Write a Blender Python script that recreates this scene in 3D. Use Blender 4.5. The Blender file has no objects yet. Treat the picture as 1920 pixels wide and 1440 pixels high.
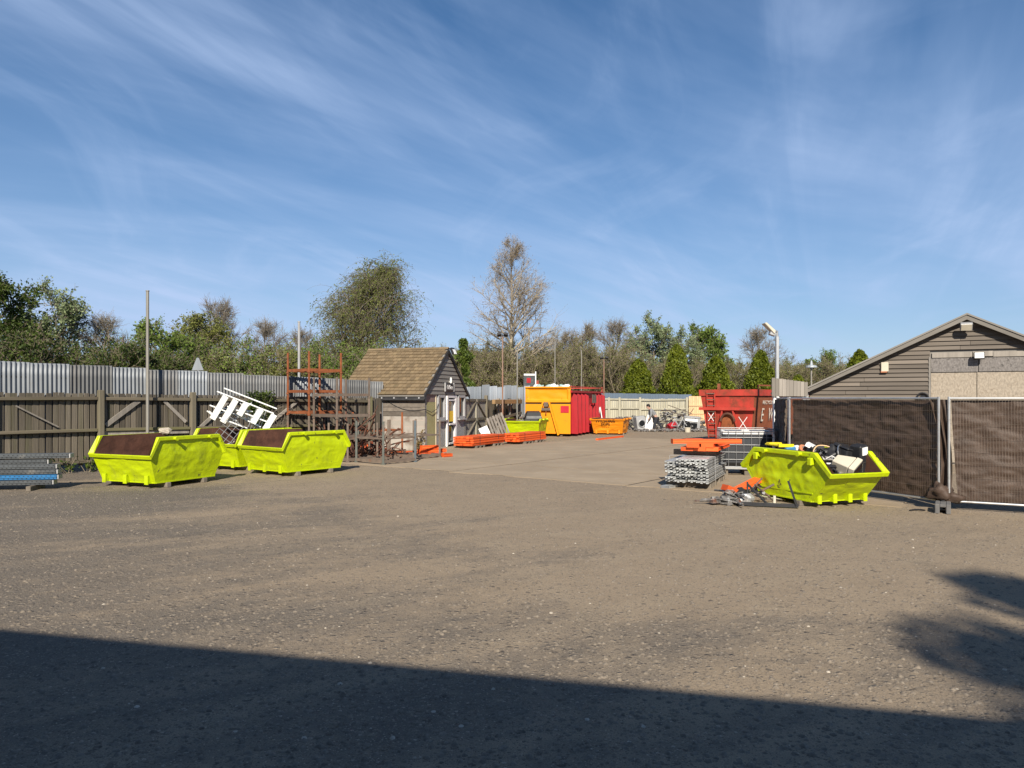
import bpy, math, random
import numpy as np
from mathutils import Vector, Matrix, noise as mnoise

R = math.radians
SC = bpy.context.scene
COL = SC.collection
random.seed(7)

# ------------------------------------------------------------------ camera, sky, sun, exposure
cam_d = bpy.data.cameras.new('camera')
cam = bpy.data.objects.new('camera', cam_d)
COL.objects.link(cam)
cam.location = (0, 0, 1.9)
cam.rotation_euler = (R(90), 0, 0)
cam_d.sensor_width = 36.0
cam_d.lens = 36.0 * 1397 / 1920
cam_d.shift_y = 27 / 1920
cam_d.clip_end = 3000
SC.camera = cam

SUN_EL, SUN_AZ = 33.0, 1.0          # elevation; the light travels this many degrees right of +Y
W = bpy.data.worlds.new('World')
SC.world = W
W.use_nodes = True


def build_sky():
    nt = W.node_tree
    N, L = nt.nodes, nt.links
    N.clear()
    out = N.new('ShaderNodeOutputWorld')
    bg = N.new('ShaderNodeBackground')
    bg.inputs['Strength'].default_value = 0.058
    sky = N.new('ShaderNodeTexSky')
    sky.sky_type = 'NISHITA'
    sky.sun_disc = False
    sky.sun_elevation = R(SUN_EL)
    sky.sun_rotation = R(180 + SUN_AZ)
    sky.air_density = 1.0
    sky.dust_density = 0.15
    sky.ozone_density = 4.5
    tc = N.new('ShaderNodeTexCoord')
    sep = N.new('ShaderNodeSeparateXYZ')
    L.new(tc.outputs['Generated'], sep.inputs[0])

    def m(op, a, b=None, clamp=False):
        n = N.new('ShaderNodeMath')
        n.operation = op
        n.use_clamp = clamp
        for i, s in enumerate((a, b)):
            if s is None:
                continue
            if isinstance(s, (int, float)):
                n.inputs[i].default_value = s
            else:
                L.new(s, n.inputs[i])
        return n.outputs[0]
    # direction carried onto a flat cloud layer
    zz = m('ADD', m('MAXIMUM', sep.outputs[2], 0.0), 0.16)
    cx = m('DIVIDE', sep.outputs[0], zz)
    cy = m('DIVIDE', sep.outputs[1], zz)
    comb = N.new('ShaderNodeCombineXYZ')
    L.new(cx, comb.inputs[0])
    L.new(cy, comb.inputs[1])

    def cloud(rot, scl, nscale, detail, dist, lo, hi, off):
        mp = N.new('ShaderNodeMapping')
        mp.vector_type = 'TEXTURE'
        mp.inputs['Rotation'].default_value = (0, 0, R(rot))
        mp.inputs['Scale'].default_value = (1 / scl[0], 1 / scl[1], 1)
        mp.inputs['Location'].default_value = off
        L.new(comb.outputs[0], mp.inputs[0])
        n = N.new('ShaderNodeTexNoise')
        n.inputs['Scale'].default_value = nscale
        n.inputs['Detail'].default_value = detail
        n.inputs['Roughness'].default_value = 0.56
        n.inputs['Distortion'].default_value = dist
        L.new(mp.outputs[0], n.inputs['Vector'])
        mr = N.new('ShaderNodeMapRange')
        mr.interpolation_type = 'SMOOTHSTEP'
        mr.inputs[1].default_value = lo
        mr.inputs[2].default_value = hi
        L.new(n.outputs['Fac'], mr.inputs[0])
        return mr.outputs[0]
    veil = cloud(40, (0.42, 1.35, 1), 0.62, 6, 0.8, 0.38, 0.68, (0.9, 2.4, 0))
    streak = cloud(66, (0.26, 2.2, 1), 1.35, 9, 1.0, 0.42, 0.76, (1.7, 2.2, 0))
    wisp = cloud(95, (0.8, 1.4, 1), 1.1, 10, 2.2, 0.46, 0.80, (8.0, 0.6, 0))
    tot = m('ADD', m('MULTIPLY', veil, 0.62), m('MULTIPLY', m('MULTIPLY', streak, 0.55), m('ADD', veil, 0.25)))
    tot = m('ADD', tot, m('MULTIPLY', wisp, 0.28), True)
    # thin high cloud gathers towards the horizon along the line of sight
    hz = N.new('ShaderNodeMapRange')
    hz.inputs[1].default_value = 0.0
    hz.inputs[2].default_value = 0.48
    hz.inputs[3].default_value = 0.62
    hz.inputs[4].default_value = 0.0
    L.new(sep.outputs[2], hz.inputs[0])
    fac = m('ADD', m('MULTIPLY', tot, 0.54), hz.outputs[0], True)
    mix = N.new('ShaderNodeMix')
    mix.data_type = 'RGBA'
    L.new(fac, mix.inputs[0])
    hs = N.new('ShaderNodeHueSaturation')
    hs.inputs['Saturation'].default_value = 1.28
    hs.inputs['Value'].default_value = 1.0
    L.new(sky.outputs[0], hs.inputs['Color'])
    L.new(hs.outputs[0], mix.inputs[6])
    mix.inputs[7].default_value = (5.6, 7.3, 10.6, 1)
    L.new(mix.outputs[2], bg.inputs['Color'])
    L.new(bg.outputs[0], out.inputs[0])


build_sky()
sd = bpy.data.lights.new('sun', 'SUN')
sd.energy = 5.0
sd.angle = R(0.53)
sd.color = (1.0, 0.92, 0.79)
sun = bpy.data.objects.new('sun', sd)
COL.objects.link(sun)
SDIR = Vector((math.sin(R(SUN_AZ)) * math.cos(R(SUN_EL)), math.cos(R(SUN_AZ)) * math.cos(R(SUN_EL)), -math.sin(R(SUN_EL))))
sun.rotation_euler = SDIR.to_track_quat('-Z', 'Y').to_euler()
sun.location = (0, -30, 30)
vs = SC.view_settings
vs.view_transform = 'Standard'
vs.look = 'None'
vs.gamma = 1
vs.exposure = 0.58
vs.use_curve_mapping = False

# ------------------------------------------------------------------ helpers
def tag(o, label=None, cat=None, group=None, kind=None):
    for k, v in (('label', label), ('category', cat), ('group', group), ('kind', kind)):
        if v:
            o[k] = v
    return o


def empty(name, loc=(0, 0, 0), rz=0.0, label=None, cat=None, group=None):
    o = bpy.data.objects.new(name, None)
    o.empty_display_size = 0.2
    COL.objects.link(o)
    o.location = loc
    o.rotation_euler = (0, 0, rz)
    return tag(o, label, cat, group)


def children(o):
    return [c for c in bpy.data.objects if c.parent == o]


def copy_tree(o, parent=None):
    c = o.copy()
    COL.objects.link(c)
    c.parent = parent
    for ch in list(o.children):
        copy_tree(ch, c)
    return c


def link(name, me, parent=None, loc=None, rot=None, scale=None):
    o = bpy.data.objects.new(name, me)
    COL.objects.link(o)
    o.parent = parent
    if loc is not None:
        o.location = loc
    if rot is not None:
        o.rotation_euler = rot
    if scale is not None:
        o.scale = scale
    return o


class MB:
    """collects shapes, then becomes one mesh"""

    def __init__(s):
        s.v, s.f, s.m = [], [], []

    def add(s, vs_, fs_, mi=0):
        o = len(s.v)
        s.v += [tuple(p) for p in vs_]
        s.f += [tuple(i + o for i in f) for f in fs_]
        s.m += [mi] * len(fs_)
        return s

    def box(s, c, d, rot=None, mi=0):
        hx, hy, hz = d[0] / 2, d[1] / 2, d[2] / 2
        P = [Vector((x, y, z)) for x in (-hx, hx) for y in (-hy, hy) for z in (-hz, hz)]
        if rot is not None:
            P = [rot @ p for p in P]
        c = Vector(c)
        return s.add([p + c for p in P], [(0, 1, 3, 2), (4, 6, 7, 5), (0, 4, 5, 1), (2, 3, 7, 6), (0, 2, 6, 4), (1, 5, 7, 3)], mi)

    def bar(s, a, b, w, h, up=(0, 0, 1), mi=0):
        a, b = Vector(a), Vector(b)
        d = (b - a)
        L = d.length
        d.normalize()
        u = Vector(up)
        if abs(d.dot(u)) > 0.98:
            u = Vector((0, 1, 0))
        r = d.cross(u).normalized()
        u2 = r.cross(d)
        M3 = Matrix((d, r, u2)).transposed()
        return s.box((a + b) / 2, (L, w, h), M3, mi)

    def tube(s, pts, r, n=8, mi=0, caps=True, closed=False):
        pts = [Vector(p) for p in pts]
        k = len(pts)
        rr = r if isinstance(r, (list, tuple)) else [r] * k
        rings = []
        ref = None
        for i in range(k):
            if closed:
                t = pts[(i + 1) % k] - pts[i - 1]
            else:
                t = pts[min(i + 1, k - 1)] - pts[max(i - 1, 0)]
            t.normalize()
            if ref is None:
                ref = Vector((0, 0, 1)) if abs(t.z) < 0.9 else Vector((1, 0, 0))
            x = t.cross(ref).normalized()
            y = x.cross(t)
            ref = y
            rings.append([pts[i] + (x * math.cos(2 * math.pi * j / n) + y * math.sin(2 * math.pi * j / n)) * rr[i] for j in range(n)])
        V = [p for g in rings for p in g]
        F = []
        for i in range(k if closed else k - 1):
            a, b = i * n, ((i + 1) % k) * n
            for j in range(n):
                F.append((a + j, a + (j + 1) % n, b + (j + 1) % n, b + j))
        if caps and not closed:
            F.append(tuple(range(n - 1, -1, -1)))
            F.append(tuple((k - 1) * n + j for j in range(n)))
        return s.add(V, F, mi)

    def prism(s, poly, ext, mi=0):
        """poly: list of 3-D points (planar), ext: extrusion vector"""
        n = len(poly)
        e = Vector(ext)
        V = [Vector(p) for p in poly] + [Vector(p) + e for p in poly]
        F = [tuple(range(n - 1, -1, -1)), tuple(range(n, 2 * n))]
        F += [(i, (i + 1) % n, n + (i + 1) % n, n + i) for i in range(n)]
        return s.add(V, F, mi)

    def grid(s, fn, nu, nv, mi=0):
        V = [fn(i / nu, j / nv) for j in range(nv + 1) for i in range(nu + 1)]
        F = [(j * (nu + 1) + i, j * (nu + 1) + i + 1, (j + 1) * (nu + 1) + i + 1, (j + 1) * (nu + 1) + i) for j in range(nv) for i in range(nu)]
        return s.add(V, F, mi)

    def lump(s, c, d, seed=0, n=8, m=6, rough=0.25, mi=0):
        """uneven rounded lump"""
        c = Vector(c)
        V = []
        for j in range(m + 1):
            th = math.pi * j / m
            for i in range(n):
                ph = 2 * math.pi * i / n
                p = Vector((math.sin(th) * math.cos(ph), math.sin(th) * math.sin(ph), math.cos(th)))
                k = 1 + rough * mnoise.noise(p * 1.7 + Vector((seed * 3.1, seed * 1.7, seed)))
                V.append(c + Vector((p.x * d[0], p.y * d[1], p.z * d[2])) * k * 0.5)
        F = [(j * n + i, j * n + (i + 1) % n, (j + 1) * n + (i + 1) % n, (j + 1) * n + i) for j in range(m) for i in range(n)]
        return s.add(V, F, mi)

    def mesh(s, name, mats, smooth=False):
        me = bpy.data.meshes.new(name)
        me.from_pydata(s.v, [], s.f)
        if not isinstance(mats, (list, tuple)):
            mats = [mats]
        for mt in mats:
            me.materials.append(mt)
        if len(mats) > 1:
            me.polygons.foreach_set('material_index', s.m)
        if smooth:
            me.polygons.foreach_set('use_smooth', [True] * len(s.f))
        me.validate()
        me.update()
        return me

    def build(s, name, mats, parent=None, smooth=False, bevel=0.0, **kw):
        o = link(name, s.mesh(name, mats, smooth), parent, **kw)
        if bevel:
            b = o.modifiers.new('bevel', 'BEVEL')
            b.width = bevel
            b.segments = 1
            b.limit_method = 'ANGLE'
        return o


def np_mesh(name, V, F, mat):
    """V (n,3), F (m,k) arrays with constant k"""
    me = bpy.data.meshes.new(name)
    V = np.ascontiguousarray(V, dtype=np.float32)
    F = np.ascontiguousarray(F, dtype=np.int32)
    me.vertices.add(len(V))
    me.vertices.foreach_set('co', V.ravel())
    me.loops.add(F.size)
    me.loops.foreach_set('vertex_index', F.ravel())
    me.polygons.add(len(F))
    me.polygons.foreach_set('loop_start', np.arange(len(F), dtype=np.int32) * F.shape[1])
    me.materials.append(mat)
    me.update(calc_edges=True)
    return me


# ------------------------------------------------------------------ materials
def mat(name, c, rough=0.8, metal=0.0, spec=0.35, var=0.18, scale=3.0, stretch=(1, 1, 1), dirt=None, dirt2=None,
        rand=0.0, bump=0.0, bscale=25.0, bstretch=None, sheen=0.0, hue=0.0):
    m = bpy.data.materials.new(name)
    m.use_nodes = True
    nt = m.node_tree
    N, L = nt.nodes, nt.links
    b = N['Principled BSDF']
    b.inputs['Roughness'].default_value = rough
    b.inputs['Metallic'].default_value = metal
    b.inputs['Specular IOR Level'].default_value = spec
    tc = N.new('ShaderNodeTexCoord')
    oi = N.new('ShaderNodeObjectInfo')
    off = N.new('ShaderNodeVectorMath')
    off.operation = 'MULTIPLY_ADD'
    L.new(oi.outputs['Random'], off.inputs[0])
    off.inputs[1].default_value = (17.3, 9.1, 13.7)
    L.new(tc.outputs['Object'], off.inputs[2])

    def noise(sc, st, det=6, rgh=0.6):
        mp = N.new('ShaderNodeMapping')
        mp.inputs['Scale'].default_value = st
        L.new(off.outputs[0], mp.inputs[0])
        n = N.new('ShaderNodeTexNoise')
        n.inputs['Scale'].default_value = sc
        n.inputs['Detail'].default_value = det
        n.inputs['Roughness'].default_value = rgh
        L.new(mp.outputs[0], n.inputs['Vector'])
        return n.outputs['Fac']

    def rng(src, a, b_, lo, hi, smooth=False):
        r = N.new('ShaderNodeMapRange')
        if smooth:
            r.interpolation_type = 'SMOOTHSTEP'
        L.new(src, r.inputs[0])
        for i, q in enumerate((a, b_, lo, hi)):
            r.inputs[i + 1].default_value = q
        return r.outputs[0]
    k = rng(noise(scale, stretch), 0.28, 0.72, 1 - var, 1 + var)
    if rand:
        mm = N.new('ShaderNodeMath')
        mm.operation = 'MULTIPLY'
        L.new(k, mm.inputs[0])
        L.new(rng(oi.outputs['Random'], 0, 1, 1 - rand, 1 + rand), mm.inputs[1])
        k = mm.outputs[0]
    sc = N.new('ShaderNodeVectorMath')
    sc.operation = 'SCALE'
    sc.inputs[0].default_value = c
    L.new(k, sc.inputs['Scale'])
    colr = sc.outputs[0]
    for dd in (dirt, dirt2):
        if dd:
            dc, dsc, lo, hi, amt = dd[:5]
            st = dd[5] if len(dd) > 5 else stretch
            f = rng(noise(dsc, st, 8, 0.65), lo, hi, 0, amt, True)
            mx = N.new('ShaderNodeMix')
            mx.data_type = 'RGBA'
            L.new(f, mx.inputs[0])
            L.new(colr, mx.inputs[6])
            mx.inputs[7].default_value = (*dc, 1)
            colr = mx.outputs[2]
    if hue:
        hs = N.new('ShaderNodeHueSaturation')
        L.new(colr, hs.inputs['Color'])
        L.new(rng(oi.outputs['Random'], 0, 1, 0.5 - hue, 0.5 + hue), hs.inputs['Hue'])
        colr = hs.outputs[0]
    L.new(colr, b.inputs['Base Color'])
    if bump:
        bp = N.new('ShaderNodeBump')
        bp.inputs['Strength'].default_value = bump
        bp.inputs['Distance'].default_value = 0.02
        L.new(noise(bscale, bstretch or stretch, 5), bp.inputs['Height'])
        L.new(bp.outputs[0], b.inputs['Normal'])
    return m


def leaf_mat(name, c, c2, trans=0.35, nscale=1.2):
    m = bpy.data.materials.new(name)
    m.use_nodes = True
    nt = m.node_tree
    N, L = nt.nodes, nt.links
    N.clear()
    out = N.new('ShaderNodeOutputMaterial')
    geo = N.new('ShaderNodeTexCoord')
    oi = N.new('ShaderNodeObjectInfo')
    n = N.new('ShaderNodeTexNoise')
    n.inputs['Scale'].default_value = nscale
    n.inputs['Detail'].default_value = 3
    L.new(geo.outputs['Object'], n.inputs['Vector'])
    w = N.new('ShaderNodeTexWhiteNoise')
    w.noise_dimensions = '3D'
    sn = N.new('ShaderNodeVectorMath')
    sn.operation = 'SNAP'
    L.new(geo.outputs['Object'], sn.inputs[0])
    sn.inputs[1].default_value = (0.13, 0.13, 0.13)
    L.new(sn.outputs[0], w.inputs['Vector'])
    ad = N.new('ShaderNodeMath')
    ad.operation = 'MULTIPLY_ADD'
    L.new(w.outputs['Value'], ad.inputs[0])
    ad.inputs[1].default_value = 0.5
    L.new(n.outputs['Fac'], ad.inputs[2])
    rg = N.new('ShaderNodeMapRange')
    rg.inputs[1].default_value = 0.45
    rg.inputs[2].default_value = 1.05
    L.new(ad.outputs[0], rg.inputs[0])
    mx = N.new('ShaderNodeMix')
    mx.data_type = 'RGBA'
    mx.inputs[6].default_value = (*c, 1)
    mx.inputs[7].default_value = (*c2, 1)
    L.new(rg.outputs[0], mx.inputs[0])
    d = N.new('ShaderNodeBsdfPrincipled')
    d.inputs['Roughness'].default_value = 0.55
    d.inputs['Specular IOR Level'].default_value = 0.3
    t = N.new('ShaderNodeBsdfTranslucent')
    L.new(mx.outputs[2], d.inputs['Base Color'])
    L.new(mx.outputs[2], t.inputs['Color'])
    ms = N.new('ShaderNodeMixShader')
    ms.inputs[0].default_value = trans
    L.new(d.outputs[0], ms.inputs[1])
    L.new(t.outputs[0], ms.inputs[2])
    L.new(ms.outputs[0], out.inputs[0])
    return m


def ground_mat():
    m = bpy.data.materials.new('gravel_yard')
    m.use_nodes = True
    nt = m.node_tree
    N, L = nt.nodes, nt.links
    b = N['Principled BSDF']
    b.inputs['Roughness'].default_value = 0.92
    b.inputs['Specular IOR Level'].default_value = 0.2
    tc = N.new('ShaderNodeTexCoord')

    def mp(st, rot=0, loc=(0, 0, 0)):
        q = N.new('ShaderNodeMapping')
        q.vector_type = 'TEXTURE'
        q.inputs['Scale'].default_value = tuple(1 / k for k in st)
        q.inputs['Rotation'].default_value = (0, 0, R(rot))
        q.inputs['Location'].default_value = loc
        L.new(tc.outputs['Object'], q.inputs[0])
        return q.outputs[0]

    def noise(sc, st=(1, 1, 1), det=6, rot=0, dist=0, loc=(0, 0, 0), rgh=0.6):
        n = N.new('ShaderNodeTexNoise')
        n.inputs['Scale'].default_value = sc
        n.inputs['Detail'].default_value = det
        n.inputs['Roughness'].default_value = rgh
        n.inputs['Distortion'].default_value = dist
        L.new(mp(st, rot, loc), n.inputs['Vector'])
        return n.outputs['Fac']

    def rng(src, a, b_, lo=0, hi=1):
        r = N.new('ShaderNodeMapRange')
        r.interpolation_type = 'SMOOTHSTEP'
        L.new(src, r.inputs[0])
        for i, q in enumerate((a, b_, lo, hi)):
            r.inputs[i + 1].default_value = q
        return r.outputs[0]

    def mth(op, a, c):
        n = N.new('ShaderNodeMath')
        n.operation = op
        for i, s in enumerate((a, c)):
            if isinstance(s, (int, float)):
                n.inputs[i].default_value = s
            else:
                L.new(s, n.inputs[i])
        return n.outputs[0]

    def mix(f, a, c):
        x = N.new('ShaderNodeMix')
        x.data_type = 'RGBA'
        if isinstance(f, (int, float)):
            x.inputs[0].default_value = f
        else:
            L.new(f, x.inputs[0])
        for i, s in ((6, a), (7, c)):
            if isinstance(s, tuple):
                x.inputs[i].default_value = (*s, 1)
            else:
                L.new(s, x.inputs[i])
        return x.outputs[2]
    dusty = mix(noise(1.1, (1, 1, 1), 8), (0.232, 0.178, 0.12), (0.32, 0.25, 0.174))
    stony = mix(noise(1.7, (1, 1, 1), 8), (0.108, 0.092, 0.074), (0.18, 0.152, 0.12))
    sep = N.new('ShaderNodeSeparateXYZ')
    L.new(tc.outputs['Object'], sep.inputs[0])
    # planings lie loose on the left and in front, fine dust is driven over the middle and right
    side = mth('MULTIPLY', sep.outputs[0], 0.040)
    depth = mth('MULTIPLY', sep.outputs[1], 0.022)
    base = mth('ADD', mth('ADD', side, depth), mth('ADD', noise(0.22, (1, 1.6, 1), 9, 25, 0.5), -0.14))
    f = rng(base, 0.22, 0.66)
    track = noise(0.7, (0.30, 1.6, 1), 9, 32, 0.5, (3, 1, 0), 0.68)
    f2 = mth('ADD', f, mth('MULTIPLY', mth('SUBTRACT', rng(track, 0.34, 0.68), 0.45), 0.55))
    grit = noise(6, (1, 1, 1), 10, 0, 0, (0, 0, 0), 0.72)
    f3 = rng(mth('ADD', f2, mth('MULTIPLY', mth('SUBTRACT', grit, 0.5), 1.3)), 0.0, 1.0)
    col = mix(f3, stony, dusty)
    chalk = rng(noise(0.5, (0.16, 2.6, 1), 8, 14, 0.6, (0.4, 2.35, 0), 0.7), 0.60, 0.72, 0, 0.6)
    col = mix(mth('MULTIPLY', chalk, rng(noise(14), 0.42, 0.6)), col, (0.40, 0.32, 0.23))
    # wheel tracks: pairs of worn arcs swept across the yard
    wear = None
    for cx, cy, rad in ((-9.0, 44.0, 33.2), (-9.0, 44.0, 34.9), (16.0, -14.0, 25.5), (16.0, -14.0, 27.2), (-24.0, 2.0, 25.0), (-24.0, 2.0, 26.7)):
        dx = mth('SUBTRACT', sep.outputs[0], cx)
        dy = mth('SUBTRACT', sep.outputs[1], cy)
        dd = mth('SQRT', mth('ADD', mth('MULTIPLY', dx, dx), mth('MULTIPLY', dy, dy)), 0)
        off = mth('ABSOLUTE', mth('SUBTRACT', mth('ADD', dd, mth('MULTIPLY', noise(0.35, (1, 1, 1), 3), 1.2)), rad + 0.6), 0)
        t_ = rng(off, 0.26, 0.10)
        wear = t_ if wear is None else mth('MAXIMUM', wear, t_)
    wear = mth('MULTIPLY', wear, rng(noise(0.8, (1, 1, 1), 8), 0.38, 0.62))
    col = mix(mth('MULTIPLY', wear, 0.45), col, (0.30, 0.238, 0.165))
    hsum = mth('MULTIPLY', noise(28, (1, 1, 1), 8, 0, 0, (0, 0, 0), 0.7), 0.9)
    # stones of three sizes, bedded in the dust where it is deep and loose where it is not
    for sc_, thr, hgt in ((17, 0.80, 1.6), (38, 0.62, 1.0), (85, 0.42, 0.55)):
        vor = N.new('ShaderNodeTexVoronoi')
        vor.inputs['Scale'].default_value = sc_
        wob = N.new('ShaderNodeVectorMath')
        wob.operation = 'MULTIPLY_ADD'
        wn = N.new('ShaderNodeTexNoise')
        wn.inputs['Scale'].default_value = sc_ * 1.3
        wn.inputs['Detail'].default_value = 3
        L.new(tc.outputs['Object'], wn.inputs['Vector'])
        L.new(wn.outputs['Color'], wob.inputs[0])
        wob.inputs[1].default_value = (0.6 / sc_, 0.6 / sc_, 0)
        L.new(tc.outputs['Object'], wob.inputs[2])
        L.new(wob.outputs[0], vor.inputs['Vector'])
        sp = N.new('ShaderNodeSeparateColor')
        L.new(vor.outputs['Color'], sp.inputs[0])
        dense = mth('SUBTRACT', sp.outputs[0], mth('ADD', thr - 0.22, mth('MULTIPLY', f3, 0.34)))
        mask = mth('MULTIPLY', rng(dense, 0.0, 0.03), rng(vor.outputs['Distance'], 0.52, 0.34))
        tone = mix(sp.outputs[1], (0.09, 0.074, 0.060), (0.265, 0.215, 0.16))
        if sc_ > 20:
            tone = mix(rng(sp.outputs[2], 0.94, 0.97), tone, (0.38, 0.32, 0.25))
        col = mix(mth('MULTIPLY', mask, 0.8), col, tone)
        hsum = mth('ADD', hsum, mth('MULTIPLY', mth('MULTIPLY', mask, rng(vor.outputs['Distance'], 0.55, 0.0)), hgt))
    fine = rng(noise(120, (1, 1, 1), 5), 0.3, 0.7, 0.8, 1.2)
    sv2 = N.new('ShaderNodeVectorMath')
    sv2.operation = 'SCALE'
    L.new(col, sv2.inputs[0])
    L.new(fine, sv2.inputs['Scale'])
    L.new(sv2.outputs[0], b.inputs['Base Color'])
    h = mth('ADD', hsum, mth('MULTIPLY', noise(1.6, (1, 1, 1), 5), 2.4))
    bp = N.new('ShaderNodeBump')
    bp.inputs['Strength'].default_value = 0.7
    bp.inputs['Distance'].default_value = 0.014
    L.new(h, bp.inputs['Height'])
    L.new(bp.outputs[0], b.inputs['Normal'])
    return m


M = {}
M['ground'] = ground_mat()
M['concrete'] = mat('concrete', (0.305, 0.237, 0.162), 0.9, var=0.16, scale=0.9, dirt=((0.27, 0.208, 0.14), 0.6, 0.42, 0.66, 0.75), dirt2=((0.42, 0.37, 0.3), 3.5, 0.58, 0.72, 0.35), bump=0.25, bscale=30, rand=0.03)
M['joint'] = mat('joint', (0.06, 0.048, 0.036), 0.95)
M['stone'] = mat('stone', (0.175, 0.145, 0.112), 0.9, var=0.5, scale=23, hue=0.0)
M['chalk'] = mat('chalk', (0.4, 0.35, 0.28), 0.9, var=0.3, scale=9)
M['neon'] = mat('neon_paint', (0.43, 0.53, 0.002), 0.45, spec=0.35, var=0.07, scale=2, dirt=((0.24, 0.27, 0.03), 2.2, 0.52, 0.72, 0.5), dirt2=((0.07, 0.05, 0.025), 7.5, 0.63, 0.68, 0.85, (1, 1, 0.6)), bump=0.7, bscale=7)
M['rust_in'] = mat('rusty_inside', (0.105, 0.045, 0.028), 0.85, var=0.35, scale=3.5, dirt=((0.045, 0.022, 0.016), 2.2, 0.5, 0.7, 0.8), dirt2=((0.33, 0.27, 0.22), 9, 0.72, 0.76, 0.7), bump=0.4, bscale=16)
M['wood_old'] = mat('weathered_board', (0.128, 0.108, 0.082), 0.9, var=0.28, scale=9, stretch=(1, 1, 0.07), rand=0.36, dirt=((0.085, 0.088, 0.035), 1.7, 0.5, 0.72, 0.55), bump=0.5, bscale=40, bstretch=(1, 1, 0.04))
M['wood_rail'] = mat('mossy_rail', (0.12, 0.1, 0.07), 0.9, var=0.25, scale=7, stretch=(0.08, 1, 1), rand=0.15, dirt=((0.15, 0.15, 0.05), 2.5, 0.45, 0.65, 0.6), bump=0.4, bscale=30, bstretch=(0.05, 1, 1))
M['wood_post'] = mat('weathered_post', (0.145, 0.125, 0.088), 0.9, var=0.25, scale=7, stretch=(1, 1, 0.08), rand=0.15, dirt=((0.17, 0.17, 0.06), 2.0, 0.5, 0.7, 0.5), bump=0.4, bscale=30, bstretch=(1, 1, 0.05))
M['wood_pale'] = mat('pale_board', (0.36, 0.335, 0.255), 0.9, var=0.2, scale=4, stretch=(1, 1, 0.06), rand=0.12, dirt=((0.27, 0.25, 0.18), 1.2, 0.48, 0.7, 0.6))
M['wood_new'] = mat('new_board', (0.6, 0.4, 0.22), 0.8, var=0.15, scale=4, stretch=(0.06, 1, 1), rand=0.12)
M['wood_grey'] = mat('grey_cladding', (0.24, 0.215, 0.185), 0.9, var=0.24, scale=7, stretch=(1, 1, 0.06), rand=0.28, bump=0.4, bscale=40, bstretch=(1, 1, 0.05))
M['board_h'] = mat('brown_weatherboard', (0.135, 0.114, 0.094), 0.88, var=0.24, scale=6, stretch=(0.06, 1, 1), rand=0.2, dirt=((0.27, 0.225, 0.175), 1.6, 0.55, 0.75, 0.5, (0.15, 1, 1)), bump=0.4, bscale=40, bstretch=(0.04, 1, 1))
M['board_dark'] = mat('dark_weatherboard', (0.2, 0.185, 0.165), 0.85, var=0.2, scale=5, stretch=(0.08, 1, 1), rand=0.12, bump=0.3, bscale=40, bstretch=(0.05, 1, 1))
M['osb_light'] = mat('osb_light', (0.3, 0.255, 0.2), 0.85, var=0.32, scale=26, stretch=(1, 1, 0.45), dirt=((0.2, 0.155, 0.11), 24, 0.56, 0.66, 0.7, (0.6, 1, 1)), bump=0.3)
M['osb_dark'] = mat('osb_dark', (0.17, 0.155, 0.145), 0.85, var=0.4, scale=26, stretch=(1, 1, 0.45), dirt=((0.06, 0.055, 0.05), 22, 0.54, 0.66, 0.8, (0.6, 1, 1)), bump=0.3)
M['galv'] = mat('galvanised', (0.23, 0.247, 0.265), 0.55, metal=0.15, var=0.16, scale=4, stretch=(1, 1, 0.25), rand=0.2, dirt=((0.17, 0.165, 0.155), 3.0, 0.5, 0.72, 0.5, (1, 1, 0.2)))
M['galv_dull'] = mat('dull_sheet', (0.15, 0.153, 0.155), 0.62, metal=0.15, var=0.2, scale=4, stretch=(1, 1, 0.2), rand=0.3, dirt=((0.13, 0.11, 0.09), 2.5, 0.5, 0.72, 0.6, (1, 1, 0.2)))
M['galv_pale'] = mat('pale_sheet', (0.27, 0.295, 0.32), 0.55, metal=0.1, var=0.18, scale=3, stretch=(1, 1, 0.15), rand=0.3, dirt=((0.25, 0.25, 0.25), 2.0, 0.48, 0.7, 0.6, (1, 1, 0.15)))
M['sheet_blue'] = mat('blue_grey_sheet', (0.10, 0.135, 0.18), 0.55, var=0.1, scale=2, stretch=(1, 1, 0.2), rand=0.1)
M['steel'] = mat('steel_tube', (0.5, 0.5, 0.49), 0.4, metal=0.7, var=0.12, scale=6, dirt=((0.25, 0.22, 0.2), 4, 0.56, 0.7, 0.5))
M['pole_grey'] = mat('grey_pole', (0.25, 0.235, 0.205), 0.6, metal=0.3, var=0.15, scale=5, stretch=(1, 1, 0.2))
M['pole_rust'] = mat('rusty_pole', (0.24, 0.16, 0.12), 0.75, var=0.2, scale=3, stretch=(1, 1, 0.2), dirt=((0.24, 0.1, 0.05), 3, 0.45, 0.65, 0.8, (1, 1, 0.2)))
M['rust'] = mat('orange_rust', (0.22, 0.068, 0.024), 0.85, var=0.3, scale=6, dirt=((0.12, 0.05, 0.03), 4, 0.5, 0.7, 0.8), rand=0.15)
M['rust_grey'] = mat('grey_brown_steel', (0.15, 0.115, 0.09), 0.75, metal=0.1, var=0.25, scale=5, dirt=((0.2, 0.09, 0.05), 4, 0.55, 0.72, 0.6), rand=0.2)
M['post_teal'] = mat('teal_steel', (0.09, 0.098, 0.085), 0.65, var=0.2, scale=5, dirt=((0.15, 0.11, 0.09), 4, 0.5, 0.66, 0.8))
M['post_blue'] = mat('blue_steel', (0.078, 0.1, 0.115), 0.65, var=0.2, scale=5, dirt=((0.15, 0.11, 0.09), 4, 0.55, 0.7, 0.8))
M['white_metal'] = mat('white_enamel', (0.78, 0.78, 0.74), 0.45, var=0.05, scale=3, dirt=((0.5, 0.46, 0.4), 4, 0.6, 0.75, 0.4))
M['grey_metal'] = mat('grey_metal', (0.33, 0.33, 0.33), 0.5, metal=0.5, var=0.2, scale=6, rand=0.2)
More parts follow.
